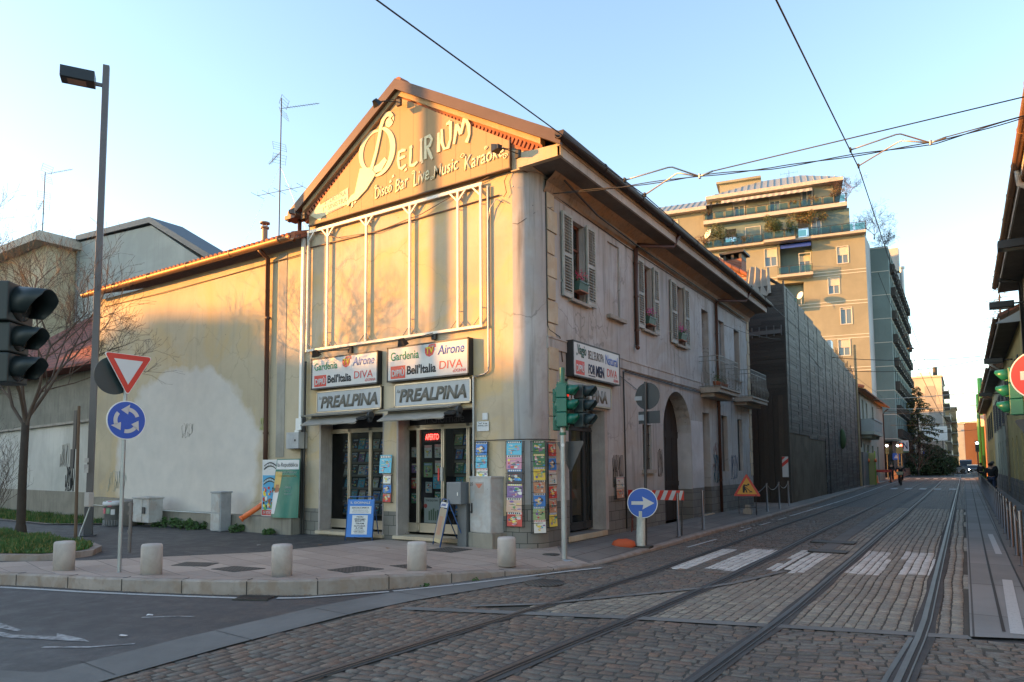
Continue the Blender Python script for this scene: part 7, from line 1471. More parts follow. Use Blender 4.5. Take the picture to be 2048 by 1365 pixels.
# lower left wing
mb = M(); wallgrid(mb,TF,-40,-18.9,0,36.0,[(-24.0,-22.8,33.2,35.4),(-29.6,-27.8,33.0,35.2),(-20.4,-19.2,27.4,30.0)],.14); part(mb,'left_wing',OCH,tw); win(TF,-24.0,-22.8,33.2,35.4,tw,1.0); win(TF,-29.6,-27.8,33.0,35.2,tw,.4)
mb = M(); pbox(mb,TF,-40.5,-18.9,36.0,36.45,-1.0,8); part(mb,'roof_fascia',mat('pale slab',(0,0,0)),tw); hip(TF,-40.5,-16.0,-1,9,36.45,39.0,9,1,'wing_roof')
mb = M(); mb.add([TF(-30.2,35.9,-.1),TF(-25.5,35.9,-.1),TF(-25.5,35.3,-1.0),TF(-30.2,35.3,-1.0)],[(0,1,2,3)]); part(mb,'blue_awning',mat('blue awning',(0,0,0)),tw); mb = M(); pbox(mb,TF,-29.5,-25.4,31.2,31.45,-1.2,0); part(mb,'balcony_slab',mat('concrete slab edge',(0,0,0)),tw); railing(TF,-29.4,-25.5,31.45,-1.18,tw,1.1,1,glass=False)
mb = M()
for i in range(30):
    a0_, a1_ = -16.9+.37*i,-16.9+.37*(i+1); off = 0
    for (z0_, d0_, z1_, d1_) in ((37.1,-.1,36.7,-1.3),(36.7,-1.3,36.35,-1.32)): mb.add([TF(a0_,z0_,d0_),TF(a1_,z0_,d0_),TF(a1_,z1_-.06*(i%2),d1_),TF(a0_,z1_-.06*((i+1)%2),d1_)],[(0,1,2,3)],i%2)
part(mb,'striped_awning',[mat('awning cream',(.5,.45,.38)),mat('awning stripe',(.30,.30,.28))],tw,fixn=False)
t = mast('small aerial on the metal roof of the tower',-18.5,99.5,39,42.6,[(3.2,2.2,10,'vhf'),(2.4,1.6,170,'yagi')],1.6)
def dish(p, r_, lab, d=(-.6,-.8,.3)):
    t = thing('satellite_dish', lab, 'satellite dish', p); mb = M(); mb.lathe(p,[(0,0),(r_*.5,.03*r_/.4),(r_,.12*r_/.4),(r_,.13*r_/.4),(0,.02)],24,0,True,d); part(mb,'dish',WHITE,t); mb = M(); mb.cyl(Vector(p),Vector(p)-UZ*(r_+.6),.03,.03,6); part(mb,'arm',GALV,t)
dish(TF(-18.6,32.4,-1.2),.65,'large satellite dish at the left end of the planted terrace'); dish(TF(-7.6,22.9,-1.5),.5,'satellite dish above the black hoarding in front of the tower')
# ------------------------------------------------------------------ small balconied house after the hoarding
sh = thing('balconied_house','small pale house with tiled roof and white balcony before the tower','building',(-7,64,0)); HF = Fr((-9,60.0,0),(1,0,0)); HS = Fr((-6.75,60,0),(0,1,0))
PLH = plaster('pale house render',(.36,.35,.29),(.15,.14,.12),None,.5,.8,.5)
mb = M(); mb.quad(HF(-4,0,0),HF(2.25,0,0),HF(2.25,7.9,0),HF(-4,7.9,0)); wallgrid(mb,HS,0,20,0,7.5,[(2.6,3.8,4.7,7.0),(5.4,6.4,4.7,6.9),(10,11.2,4.6,6.9),(2.5,3.6,.6,3.4),(5,6.4,.1,3.3),(8.5,9.8,.6,3.3),(13,14.2,.1,3.3)],.2); mb.quad((-7.0,60,0),(-7.0,80,0),(-7.0,80,7.5),(-7.0,60,7.5)); part(mb,'wall',PLH,sh)
mb = M(); mb.prism([(-13,59.6,9.4),(-6.1,59.6,7.4),(-6.1,59.6,7.52),(-13,59.6,9.6)],(0,21,0)); part(mb,'roof',TILE_Y,sh)
mb = M()
for k in range(16): mb.cyl((-12.6+.4*k,59.5,9.55-.116*k),(-12.2+.4*k,59.5,9.42-.116*k),.14,.12,7)
part(mb,'verge_tiles',mat('orange verge tile',(.50,.14,.06),.8,0,.3,5),sh); mb = M(); mb.tube([(-6.2,80,7.3),(-6.5,80,7.1),(-6.7,79.9,6.8),(-6.7,79.9,.3)],.06,6); mb.tube([(-6.68,60.3,7.4),(-6.68,60.3,3)],.06,6); part(mb,'downpipe',RUSTP,sh)
mb = M(); pbox(mb,HS,1.2,8.2,4.05,4.3,-.95,0)
for a in (1.6,4.6,7.6): pbox(mb,HS,a,a+.25,3.8,4.05,-.7,0)
part(mb,'balcony_slab',PLH,sh); mb = M(); pbox(mb,HS,1.2,8.2,5.2,5.32,-.98,-.8); pbox(mb,HS,1.2,1.3,4.3,5.3,-.95,0)
for k in range(14): pbox(mb,HS,1.3+k*.52,1.6+k*.52,4.3,5.2,-.93,-.85)
part(mb,'balcony_parapet',mat('pale parapet',(.34,.34,.32),.8),sh)
for q in ((2.6,3.8,4.7,7.0),(5.4,6.4,4.7,6.9),(10,11.2,4.6,6.9),(2.5,3.6,.6,3.4),(5,6.4,.1,3.3),(8.5,9.8,.6,3.3),(13,14.2,.1,3.3)): mb = M(); pbox(mb,HS,*q,.18,.22); part(mb,'shutter',mat('pale shutter',(.22,.22,.20),.7,0,.2),sh)
# site box, yellow board and red fence beyond the hoarding
t = thing('site_hoarding','grey sheet hoarding with a yellow board at the end of the black planks','hoarding',(-6.4,58,.1)); mb = M(); mb.box(-6.9,-6.25,57.0,57.1,.1,2.6); mb.box(-6.3,-6.2,57.0,60.5,.1,2.6); part(mb,'grey_sheets',mat('grey sheets',(.11,.12,.125),.6,0,.2,2),t); mb = M(); mb.box(-6.22,-5.75,60.2,60.26,.1,2.55); part(mb,'yellow_board',mat('yellow board',(.30,.27,.10),.7,0,.15),t); mb = M(); mb.cyl((-6.24,60.15,.1),(-6.24,60.15,2.7),.04,.04,6); mb.cyl((-5.74,60.15,.1),(-5.74,60.15,2.7),.04,.04,6); part(mb,'lime_posts',mat('lime tape',(.18,.32,.04)),t)
for x, y, lab in ((-6.18,60.1,'left orange site lamp on the lime taped posts'),(-5.7,60.1,'right orange site lamp on the lime taped posts')): mb = M(); mb.lathe((0,0,0),[(0,0),(.09,0),(.10,.16),(.06,.26),(0,.28)],12); o = mb.build('site_lamp',ORANGE,label=lab,cat='lamp',group='orange site lamps'); o.location = (x,y-.05,1.85)
t = thing('barrier','distant red plank barrier on the pavement behind the cyclist','barrier',(-6,66,.1)); mb = M(); mb.box(-6.3,-5.1,66,66.04,1.0,1.22); part(mb,'plank',SRED,t); mb = M()
for x in (-6.2,-5.2): mb.cyl((x,66,1.1),(x,66.3,.1),.03,.03,6); mb.cyl((x,66,1.1),(x,65.7,.1),.03,.03,6)
part(mb,'trestle',IRON,t)
for i, (x, y) in enumerate([(-6.1,65),(-5.5,70)]): mb = M(); mb.lathe((0,0,0),[(.2,0),(.2,.04),(.12,.06),(.04,.65),(0,.66)],14); o = mb.build('traffic_cone',ORANGE,label=['orange cone beside the distant red barrier','farther orange cone left of the cyclist'][i],cat='traffic cone',group='orange cones'); o.location = (x,y,.1)
# pedestrian rail fence in front of the tower
t = thing('railing_fence','low metal railings along the pavement under the tower','railing',(-5.6,90,.1)); mb = M()
for k in range(60): mb.cyl((-6.0-.012*k,76+k*.9,.1),(-6.0-.012*k,76+k*.9,1.1),.03,.03,5)
mb.cyl((-6.0,76,1.08),(-6.7,129,1.08),.03,.03,5); mb.cyl((-6.0,76,.5),(-6.7,129,.5),.02,.02,5); part(mb,'rails',mat('reddish rail paint',(.14,.07,.06),.6),t)
# ------------------------------------------------------------------ right hand street front
XR = 1.97; RFp = lambda a, z, d: (XR+d, a, z)
def rbuilding(lab, y0, y1, H_, wall, eave, wins, doors, shm, plz=1.0):
    t = thing('street_house', lab, 'building', (XR+3,(y0+y1)/2,0)); mb = M(); wallgrid(mb,RFp,y0,y1,0,H_,wins+doors,.22); mb.quad((XR,y1,0),(XR+8,y1,0),(XR+8,y1,H_),(XR,y1,H_)); mb.quad((XR,y0,0),(XR+8,y0,0),(XR+8,y0,H_),(XR,y0,H_)); part(mb,'wall',wall,t)
    mb = M()
    for a, b_ in zip([y0]+[q[1] for q in doors],[q[0] for q in doors]+[y1]):
        if b_-a > .05: mb = M(); mb.box(XR-.04,XR-.002,a,b_,0,plz); part(mb,'plinth',SLABW,t)
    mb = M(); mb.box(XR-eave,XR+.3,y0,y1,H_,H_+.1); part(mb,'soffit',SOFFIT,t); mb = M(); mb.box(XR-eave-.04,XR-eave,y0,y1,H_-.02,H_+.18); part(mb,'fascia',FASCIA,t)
    mb = M(); mb.prism([(XR-eave-.06,y0-.1,H_+.19),(XR+6,y0-.1,H_+3.2),(XR+6,y0-.1,H_+3.35),(XR-eave-.06,y0-.1,H_+.30)],(0,y1-y0+.2,0)); part(mb,'roof',TILE_Y,t)
    mb = M(); gutter(mb,(XR-eave-.12,y0,H_+.22),(XR-eave-.12,y1,H_+.22),.09); part(mb,'gutter',COPPER,t)
    for q in wins:
        mb = M(); pbox(mb,RFp,q[0],q[1],q[2],q[3],.2,.24); wo = part(mb,'window',TGLASS,t)
        for a0, a1 in ((q[0]-.55,q[0]-.02),(q[1]+.02,q[1]+.55)):
            mb = M(); pbox(mb,RFp,a0,a1,q[2]-.02,q[3]+.02,-.05,-.015)
            for k in range(14): z = q[2]+.08+k*(q[3]-q[2]-.1)/14; pbox(mb,RFp,a0+.06,a1-.06,z,z+.05,-.065,-.05)
            mb.build('shutter',shm,wo)
        mb = M(); pbox(mb,RFp,q[0]-.1,q[1]+.1,q[2]-.09,q[2]-.01,-.10,.2); mb.build('sill',SILL,wo)
    for q in doors: mb = M(); pbox(mb,RFp,*q[:4],.18,.22); pbox(mb,RFp,(q[0]+q[1])/2-.02,(q[0]+q[1])/2+.02,q[2],q[3],.15,.18); part(mb,'door',mat('blue grey door',(.10,.13,.17),.6,0,.2),t)
    return t
SHB = mat('blue grey shutter paint',(.05,.065,.08),.6,0,.3); SHG = mat('dark green shutter paint',(.02,.04,.035),.6,0,.3)
YEW = plaster('yellow house render',(.46,.37,.16),(.2,.16,.09),None,.4,.8,.4); BRW = plaster('brown house render',(.33,.26,.17),(.12,.1,.07),None,.5,.8,.5); GRW = plaster('grey green render',(.34,.36,.28),(.15,.15,.13),None,.4,.8,.4)
a_ = rbuilding('nearest house on the right with dark eaves and copper gutter',8.5,31.0,8.02,BRW,.58,[(14,15,4.7,6.7),(18.5,19.5,4.7,6.7),(23,24,4.7,6.7),(27.2,28.2,4.7,6.7)],[(20.2,21.4,.1,3.0),(27,28,.1,2.9)],SHG)
mb = M(); mb.tube([(1.32,28.5,8.0),(1.35,28.5,7.9),(1.6,28.5,7.88),(1.88,28.5,7.8),(1.90,28.5,.4)],.06,8); W(mb.build('downpipe',IRON,a_)); mb = M(); mb.tube([(1.3,18.5,8.15),(1.32,18.5,7.85),(1.45,18.5,7.75),(1.9,18.5,7.75)],.07,8); W(mb.build('downpipe',FASCIA,a_))
b2 = rbuilding('second house on the right, yellow with blue grey ground floor doors',31.2,44.0,6.95,YEW,.60,[(33.5,34.4,4.2,5.9),(37.5,38.4,4.2,5.9),(41.4,42.3,4.2,5.9)],[(33.4,34.2,.1,2.9),(36.6,37.4,.1,2.9),(39.6,40.4,.1,2.9)],SHB)
mb = M(); mb.prism([(XR-.75,31.1,6.9),(XR+2.5,31.1,6.9),(XR+2.5,31.1,8.6)],(0,.1,0)); W(mb.build('gable_board',PALE,b2)); mb = M(); mb.tube([(1.2,43.2,6.95),(1.75,43.2,6.5),(1.9,43.2,6.3),(1.9,43.2,.3)],.06,8); W(mb.build('downpipe',FASCIA,b2))
rbuilding('third house on the right, pale grey green with tall narrow openings',44.2,62.0,6.6,GRW,.55,[(46.5,47.3,3.9,5.7),(50.5,51.3,3.9,5.7),(54.5,55.3,3.9,5.7),(58.5,59.3,3.9,5.7)],[(46.2,46.9,.4,3.0),(49.3,50,.1,3.0),(52.3,53,.4,3.0),(55.5,56.2,.4,3.0)],SHB)
rbuilding('farthest yellow house in the right hand row',62.2,80.0,6.4,YEW,.5,[(64.5,65.4,3.7,5.6),(69,69.9,3.7,5.6),(73.5,74.4,3.7,5.6)],[(66.5,67.3,.1,2.8),(72,72.8,.1,2.8)],SHG)
t = thing('orange_house','sunlit orange house end behind the right hand row','building',(4,84,0)); mb = M(); mb.box(2.0,9,81,95,0,10.2); part(mb,'wall',mat('orange render',(.36,.17,.10),.9,0,.15,2),t)
# street lanterns fixed to the right hand fronts
LX = [('box street lantern, highest and nearest on the right hand front',20.6,7.05,0),('middle box street lantern on the right hand front',27.6,6.9,0),('lowest box street lantern on the right hand front',36.5,6.15,0),('farthest box street lantern on the right hand front',50.0,5.8,0)]
for lab, y, z, _ in LX:
    t = thing('wall_lantern', lab, 'street lamp', (1.9,y,z), 0, 'box lanterns on the right hand front')
    mb = M(); mb.box(.95,1.62,y-.18,y+.18,z-.09,z+.11); part(mb,'lantern',BLACKBOX,t,bevel=.01); mb = M(); mb.cyl((1.6,y,z+.03),(1.97,y,z+.03),.03,.03,8); part(mb,'arm',IRON,t); mb = M(); mb.box(1.05,1.5,y-.14,y+.14,z-.106,z-.101); part(mb,'lamp_glass',mat('lamp glass',(0,0,0)),t)
# ------------------------------------------------------------------ far end of the street
def block(lab, x0, x1, y0, y1, H_, m, name='apartment_block', bal=0, side='x1', rm=None):
    t = thing(name, lab, 'building', ((x0+x1)/2,(y0+y1)/2,0)); mb = M(); mb.box(x0,x1,y0,y1,0,H_); part(mb,'walls',m,t); mb = M(); mb.box(x0-.3,x1+.3,y0-.3,y1+.3,H_,H_+.4); part(mb,'roof',rm or mat('pale slab',(0,0,0)),t)
    X = x1 if side == 'x1' else x0; sg = 1 if side == 'x1' else -1
    for r_ in range(bal):
        z = 3.8+r_*3.05; mb = M(); mb.box(X,X+sg*1.3,y0+.8,y1-.8,z,z+.2); mb.box(X+sg*1.22,X+sg*1.3,y0+.8,y1-.8,z+.2,z+1.1,1)
        for k in range(int((y1-y0)/4)): mb.box(X+sg*.01,X+sg*.05,y0+1.5+k*4,y0+3.4+k*4,z+.2,z+2.5,1)
        part(mb,'balcony',[mat('concrete slab edge',(0,0,0)),mat('dark balcony front',(.07,.075,.08),.6,0,.3)],t)
    return t
wb = block('pale blank sided apartment block with stacked balconies, far left of the street',-14,-3.6,196,222,22.6,plaster('white block render',(.44,.40,.35),(.3,.27,.24),None,.3,.3,.15),bal=6)
mb = M(); mb.box(-6.6,-3.9,195.97,196,9,16); mb.box(-7.2,-5,195.96,195.97,15,20.5); W(mb.build('grey_patch',mat('grey wall patch',(.27,.27,.26),.9),wb)); mb = M(); mb.box(-9,-5.6,198,205,23,24.2); W(mb.build('roof_block',WHITE,wb)); mb = M(); mb.cyl((-4.9,199,23),(-4.9,199,25.4),.5,.5,12); W(mb.build('roof_tank',IRON,wb))
block('long dark flat block with shelf balconies beyond the pale block',-12,-2.4,224,262,14.5,mat('brown grey render',(.20,.17,.14),.9,0,.2,1),bal=4); block('ochre top floor block rising above the dark flat block',-9,-1.2,231,245,17.2,mat('ochre block',(.30,.23,.13),.9,0,.1,1))
block('narrow pale glazed block at the end of the street',-2.6,.6,270,280,14.5,mat('pale glazed',(.30,.33,.36),.5,0,.2,1)); block('rust orange block closing the street',-.2,5,285,300,15.5,mat('rust block',(.12,.06,.035),.9,0,.15,1)); block('balconied block on the right behind the green poles',4.6,14,150,175,15.5,mat('grey pink block',(.25,.22,.20),.9,0,.2,1),bal=4,side='x0')
block('lower brown block on the right beyond the green poles',4.2,12,110,140,11,mat('brown block',(.24,.17,.11),.9,0,.2,1),bal=3,side='x0'); block('distant grey block filling the end of the street',-14,16,330,345,9,mat('far grey block',(.14,.13,.13),.9,0,.3,1))
t = thing('billboard','white billboard above the trees at the foot of the pale block','billboard',(-4,190,8)); mb = M(); mb.box(-8.0,-2.9,190,190.3,7.0,10.3); part(mb,'panel',WHITE,t); mb = M(); mb.box(-7,-6.8,190.3,190.5,0,7); mb.box(-4,-3.8,190.3,190.5,0,7); part(mb,'legs',IRON,t)
for x, y, h, r_, lab in ((1.86,90,10.9,.30,'thick bright green mast beside the right hand pavement'),(1.52,88,9.0,.17,'thinner green mast left of the thick green mast'),(2.9,110,7.5,.12,'distant slim green pole right of the green masts')):
    mb = M(); mb.lathe((0,0,0),[(0,0),(r_,0),(r_*.95,h*.5),(r_*1.05,h*.5+.02),(r_*.8,h),(0,h)],16); o = mb.build('green_mast',mat('bright green paint',(.02,.15,.065),.4,0,.1),label=lab,cat='mast'); o.location = (x,y,0)
t = thing('equipment_box','white box strapped to the green masts','box',(1.8,89,6.4)); mb = M(); mb.box(1.35,2.25,88.5,88.8,5.6,6.8); part(mb,'box',WHITE,t)
for x, y, h, lab in ((3.0,96,6.5,'first dark lamp post in the distance on the right'),(3.1,120,7,'second dark lamp post in the distance on the right')):
    t = thing('street_lamp',lab,'street lamp',(x,y,0)); mb = M(); mb.cyl((x,y,0),(x,y,h),.1,.08,8); part(mb,'pole',IRON,t); mb = M(); mb.box(x-1.3,x,y-.15,y+.15,h-.3,h-.1); part(mb,'lantern',BLACKBOX,t)
# distant signals
def far_tl(x, y, z, m, lab):
    t = thing('traffic_light',lab,'traffic light',(x,y,0)); mb = M(); mb.cyl((x,y,0),(x,y,z+.3),.06,.06,8); part(mb,'pole',IRON,t); mb = M(); mb.box(x-.17,x+.17,y-.12,y+.1,z-.75,z+.35); part(mb,'head',TDARK,t); mb = M(); mb.lathe((x,y-.13,z+.12),[(0,0),(.12,0),(.10,.03),(0,.04)],14,0,True,(0,-1,0)); part(mb,'lens',m,t)
    for k in range(3): mb = M(); mb.box(x-.13,x+.13,y-.34,y-.13,z+.25-.34*k,z+.27-.34*k); part(mb,'visor',TDARK,t)
far_tl(-5.55,85,3.55,LRED,'small distant traffic light glowing red left of the street'); far_tl(2.35,84,3.55,LRED,'small distant traffic light glowing red right of the green masts'); far_tl(-6.75,83,3.5,LGREENBAR,'distant tram signal with white bar under the tower'); far_tl(1.2,84,3.6,LGREENBAR,'distant tram signal with white bar left of the green masts'); far_tl(-5.95,86,3.55,LGREENBAR,'distant tram signal beside the left red light')
for x, y, z, r_, m, lab in ((-3.5,130,3.5,.42,WHITE,'small distant round white sign at the end of the street'),):
    t = thing('round_sign',lab,'traffic sign',(x,y,0)); mb = M(); mb.cyl((x,y,0),(x,y,z),.12,.12,8); part(mb,'pole',SBACK,t); mb = M(); mb.lathe((x,y-.1,z),[(0,0),(r_,0),(r_,.03),(0,.03)],20,0,False,(0,-1,0)); part(mb,'disc',m,t); mb = M(); mb.box(x-.5,x+.5,y-.14,y-.1,z-1.0,z-.65); part(mb,'plate',WHITE,t)
for x, y, z, lab in ((-5.0,128,3.3,'distant blue crossing sign left of the round white sign'),(-7.0,98,2.6,'small blue crossing sign before the dark bushes')):
    t = thing('crossing_sign',lab,'traffic sign',(x,y,0)); mb = M(); mb.cyl((x,y,0),(x,y,z+.3),.04,.04,6); part(mb,'pole',SBACK,t); mb = M(); mb.box(x-.4,x+.4,y-.06,y-.03,z-.4,z+.4); part(mb,'plate',SBLUE,t); mb = M(); mb.prism([(x-.25,y-.07,z-.22),(x+.25,y-.07,z-.22),(x,y-.07,z+.25)],(0,.005,0)); part(mb,'triangle',SIGNW,t)
# ------------------------------------------------------------------ trees
def bare_tree(name, label, base, h, trunk_h, r0, seed, spread=1.0, levels=5, m=None, cat='tree', lean=(0,0), root=None, nb=(3,4), twigr=.004, up=.35, grp=None):
    rg = random.Random(seed); t = root or thing(name, label, cat, base, 0, grp); tr = M(); br = M(); m = m or TWIG; L0 = (h-trunk_h)
    def grow(mb, p, d, L, r, lv, n=6):
        k = 4 if lv < 3 else 3; pts = [p]; q = p.copy(); dd = d.copy()
        for i in range(k): dd = (dd+Vector((rg.uniform(-1,1),rg.uniform(-1,1),rg.uniform(-.6,1)*.6+up*.25))*.20).normalized(); q = q+dd*L/k; pts.append(q.copy())
        mb.tube(pts, r, n if lv < 2 else 4 if lv < 4 else 3, 0, True, max(r*.5, twigr))
        if lv >= levels: return
        c_ = rg.randint(*nb) if lv < levels-1 else rg.randint(nb[0]-1, nb[1])
        for j in range(c_):
            t_ = rg.uniform(.3, 1) if j else 1; i = min(int(t_*k), k-1); s_ = pts[i].lerp(pts[i+1], t_*k-i); a = rg.uniform(0, 6.28); w = dd.orthogonal().normalized(); w.rotate(Matrix.Rotation(a, 3, dd))
            nd = (dd*rg.uniform(.5,.95)+w*rg.uniform(.45,.95)*spread+UZ*up*.5).normalized(); grow(br, s_, nd, L*rg.uniform(.52,.78), r*.52, lv+1)
    b0 = Vector((0,0,-.05)); top = Vector((lean[0], lean[1], trunk_h)); tr.tube([b0, b0.lerp(top,.06)+Vector((0,0,0)), b0.lerp(top,.5)+Vector((.02,-.02,0)), top], r0, 12, 0, True, r0*.78)
    tr.cyl(b0, b0+UZ*.25, r0*1.35, r0*1.0, 12)
    n0 = 5
    for j in range(n0):
        a = 2*math.pi*j/n0+rg.uniform(-.4,.4); tilt = rg.uniform(.45,.85)*spread; d = Vector((math.cos(a)*tilt, math.sin(a)*tilt, 1)).normalized(); grow(br, top-UZ*rg.uniform(0,.25), d, L0*rg.uniform(.34,.44), r0*.42, 1)
    grow(br, top, Vector((.05,0,1)), L0*.42, r0*.5, 1)
    tr.build('trunk', BARK, t); br.build('crown', m, t, fixn=False); return t
bare_tree('bare_tree', 'bare multi branched street tree on the grass island by the lamp', (-19.0,7.55,.22), 8.3, 2.75, .105, 11, .85, 6, nb=(3,4))
bare_tree('bare_tree', 'second bare tree cut off by the left edge behind the dark traffic light', (-26.0,7.9,.1), 8.5, 2.5, .12, 17, 1.0, 5)
bare_tree('bare_shrub', 'thin bare shrub by the white van at the left edge', (-23.6,8.6,.2), 2.6, .25, .03, 5, .8, 4, cat='shrub', twigr=.003)
bare_tree('sapling', 'small bare sapling in front of the boundary wall at far left', (-29.5,10.9,.2), 4.0, .5, .03, 6, .7, 4, cat='shrub', twigr=.004)
def bush(name, label, c_, rad, n, mats, cat='shrub', leaf=.08, squash=.8, seed=1, root=None, grp=None, stems=True):
    rg = random.Random(seed); t = root or thing(name, label, cat, c_, 0, grp); mb = M(); lob = [(Vector((rg.gauss(0,.5),rg.gauss(0,.5),rg.uniform(.1,.9)*squash))*rad, rg.uniform(.3,.55)*rad) for _ in range(7)]
    for k in range(n):
        c2, r2 = rg.choice(lob); v_ = Vector((rg.gauss(0,1),rg.gauss(0,1),rg.gauss(0,1))).normalized()*r2*rg.uniform(.55,1.05); p = c2+v_; a = Vector((rg.uniform(-1,1),rg.uniform(-1,1),rg.uniform(-1,1))).normalized()*leaf; b_ = a.orthogonal().normalized()*leaf*.5
        mb.add([p-b_,p+a,p+b_,p-a*.3], [(0,1,2,3)], rg.randrange(len(mats)))
    mb.build('foliage', mats, t, fixn=False)
    if stems: mb = M(); [mb.tube([(rg.uniform(-.06,.06)*rad,rg.uniform(-.06,.06)*rad,-.02),c2*.6,c2], .02*rad, 4) for c2, _ in lob]; mb.build('stems', BARK, t)
    return t
# weeds along the foot of the low building
for i, (x, r_, w_) in enumerate([(-20.2,.26,'by the grey cabinet'),(-19.0,.30,'second from the grey cabinet'),(-18.2,.26,'third from the grey cabinet'),(-17.55,.30,'halfway along the footing'),(-17.1,.20,'just left of the narrow cabinet'),(-15.5,.20,'just right of the narrow cabinet'),(-14.2,.13,'under the green poster')]):
    bush('weed', 'green weed tuft '+w_+' at the foot of the low building', (x,10.92,.13), r_, 420, [LEAF1,GRASSM], 'weed', .045, .7, 20+i, None, 'weeds at the foot of the low building', False)
for x, y, n_ in ((-6.68,7.85,'between the third and fourth kerb stones'),(-6.35,8.6,'near the dropped end of the kerb')): bush('weed','tiny weed in the gutter '+n_,(x+.07,y-.04,0),.07,60,[LEAF1,GRASSM],'weed',.022,.5,int(y*10),None,'tiny weeds in the gutter',False)
# far trees
def conifer(name, label, base, h, rad, seed, mats, droop=.25, z0=.15, n=16, cat='tree', leaf=.16):
    rg = random.Random(seed); t = thing(name, label, cat, base); mb = M(); mb.cyl((0,0,0),(0,0,h*.97),h*.018,.02,8); mb.build('trunk', BARK, t); br = M(); fo = M()
    for i in range(n*4):
        z = h*(z0+(1-z0)*(i/(n*4))**.9); L = rad*(1-(z/h))**.7*rg.uniform(.6,1.1)+.3; a = rg.uniform(0,6.28); d = Vector((math.cos(a),math.sin(a),0)); p0 = Vector((0,0,z)); pts = [p0+d*L*s_+UZ*(L*(.12*s_-droop*s_*s_)) for s_ in (0,.25,.5,.75,1)]; br.tube(pts,.05,4,0,True,.012)
        for k in range(int(L*26)):
            s_ = rg.uniform(.2,1); p = p0+d*L*s_+UZ*(L*(.12*s_-droop*s_*s_))+Vector((rg.gauss(0,.12),rg.gauss(0,.12),-abs(rg.gauss(0,.20)))); u_ = Vector((rg.uniform(-1,1),rg.uniform(-1,1),rg.uniform(-1.2,.2))).normalized()*leaf; w_ = u_.orthogonal().normalized()*leaf*.28; fo.add([p-w_,p+u_,p+w_],[(0,1,2)],rg.randrange(len(mats)))
    br.build('branches', BARK, t, fixn=False); fo.build('foliage', mats, t, fixn=False); return t
conifer('cedar_tree','dark drooping cedar left of the street in front of the pale block',(-5.6,122,0),13.5,4.8,3,[CONIF,CONIF,CONIF,LEAF2],.30,.10,24,leaf=.34)
conifer('larch_tree','feathery golden larch rising behind the right hand roofs',(4.4,98,0),25,4.4,4,[CONIF2,CONIF2,CONIF],.18,.3,20,leaf=.13)
bare_tree('bare_tree','reddish bare tree in front of the cedar',(-5.4,112,0),7.5,.8,.14,31,1.1,5,mat('reddish twigs',(.17,.09,.065),.85,0,.3)); bush('dark_shrub','dark evergreen shrubs at the foot of the cedar',(-4.6,116,0),3.4,3000,[LEAF1,CONIF],'shrub',.26,1.0,8); bush('dark_shrub','dark yellowish shrub right of the evergreen shrubs',(-2.9,124,0),2.6,1800,[LEAF1,LEAF2],'shrub',.2,.9,9)
# planted terraces of the tower
def TP(a,z,d): return tuple(TF(a,z,d))
bush('terrace_shrub','round green shrub at the left end of the planted terrace',TP(-17.2,31.7,-.9),1.7,1300,[LEAF1,LEAF2],'shrub',.12,.8,41,None,'plants on the tower terraces'); bush('terrace_shrub','yellow green shrub at the middle of the planted terrace',TP(-10.9,31.8,-1.5),1.7,1300,[LEAF2,LEAF2,LEAF1],'shrub',.12,.8,42,None,'plants on the tower terraces'); bush('terrace_shrub','dark shrub right of the yellow green one on the terrace',TP(-9.2,31.5,-1.4),1.4,1000,[LEAF1],'shrub',.12,.8,43,None,'plants on the tower terraces')
bush('terrace_shrub','broad golden shrub under the upper slab',TP(-6.4,32.5,-1.0),1.9,1500,[LEAF2,LEAF2,LEAF3],'shrub',.12,.55,44,None,'plants on the tower terraces'); bush('terrace_shrub','dry reddish shrub at the far left of the terrace',TP(-19.2,31.3,-.9),1.3,600,[LEAF3],'shrub',.10,1.0,45,None,'plants on the tower terraces')
for i,(a,z,s_) in enumerate(((-14.2,31.0,.7),(-5.9,35.0,.6),(-3.6,35.2,.7),(-18.6,35.0,.7),(-8.0,35.0,.5),(-2.6,35.4,.8))): bush('terrace_shrub',ORD[i]+' small dry plant along the tower railings',TP(a,z,-1.05),s_,320,[LEAF3,LEAF2],'shrub',.08,1.1,50+i,None,'small plants on the tower railings')
bare_tree('terrace_tree','leafless climber at the right end of the upper terrace',TP(-1.9,34.6,.6),5.0,.8,.07,61,1.3,5,mat('reddish twigs',(0,0,0)),'shrub',twigr=.012); bare_tree('terrace_tree','second leafless climber on the right corner of the tower',(-8.3,98.5,30.6),5.2,.6,.07,62,1.3,5,mat('reddish twigs',(0,0,0)),'shrub',twigr=.014); bare_tree('terrace_tree','tangle of bare stems above the street side terrace',(-7.6,104,30),4.0,.5,.07,63,1.3,5,BARK,'shrub',twigr=.014)
# scraps of paper and dead leaves on the ground
rg = random.Random(77)
for i, (x, y, z, lab) in enumerate(((-8.1,4.6,.012,'white paper scrap on the asphalt left of centre'),(-7.35,3.9,.012,'small white scrap near the concrete lane'),(-6.1,20.6,.10,'paper scrap on the pavement before the roadworks triangle'),(-5.15,19.4,.01,'white scrap in the gutter beside the left rail'),(-12.4,9.3,.126,'pale scrap on the dark yard asphalt'),(-9.6,10.2,.134,'brown scrap on the pavement by the blue board'),(-5.05,22.5,.01,'second white scrap in the left gutter'),(-11.2,9.9,.134,'small brown leaf on the pink pavement'))):
    mb = M(); p = [(rg.uniform(.03,.06)*math.cos(a*1.05), rg.uniform(.02,.05)*math.sin(a*1.05), rg.uniform(0,.012)) for a in range(6)]; mb.prism(p,(0,0,.002)); o = mb.build('paper_scrap', PAPER if 'white' in lab or 'pale' in lab or 'paper' in lab else LEAF3, label=lab, cat='litter', group='litter on the ground'); o.location = (x,y,z+.002)
mb = M()
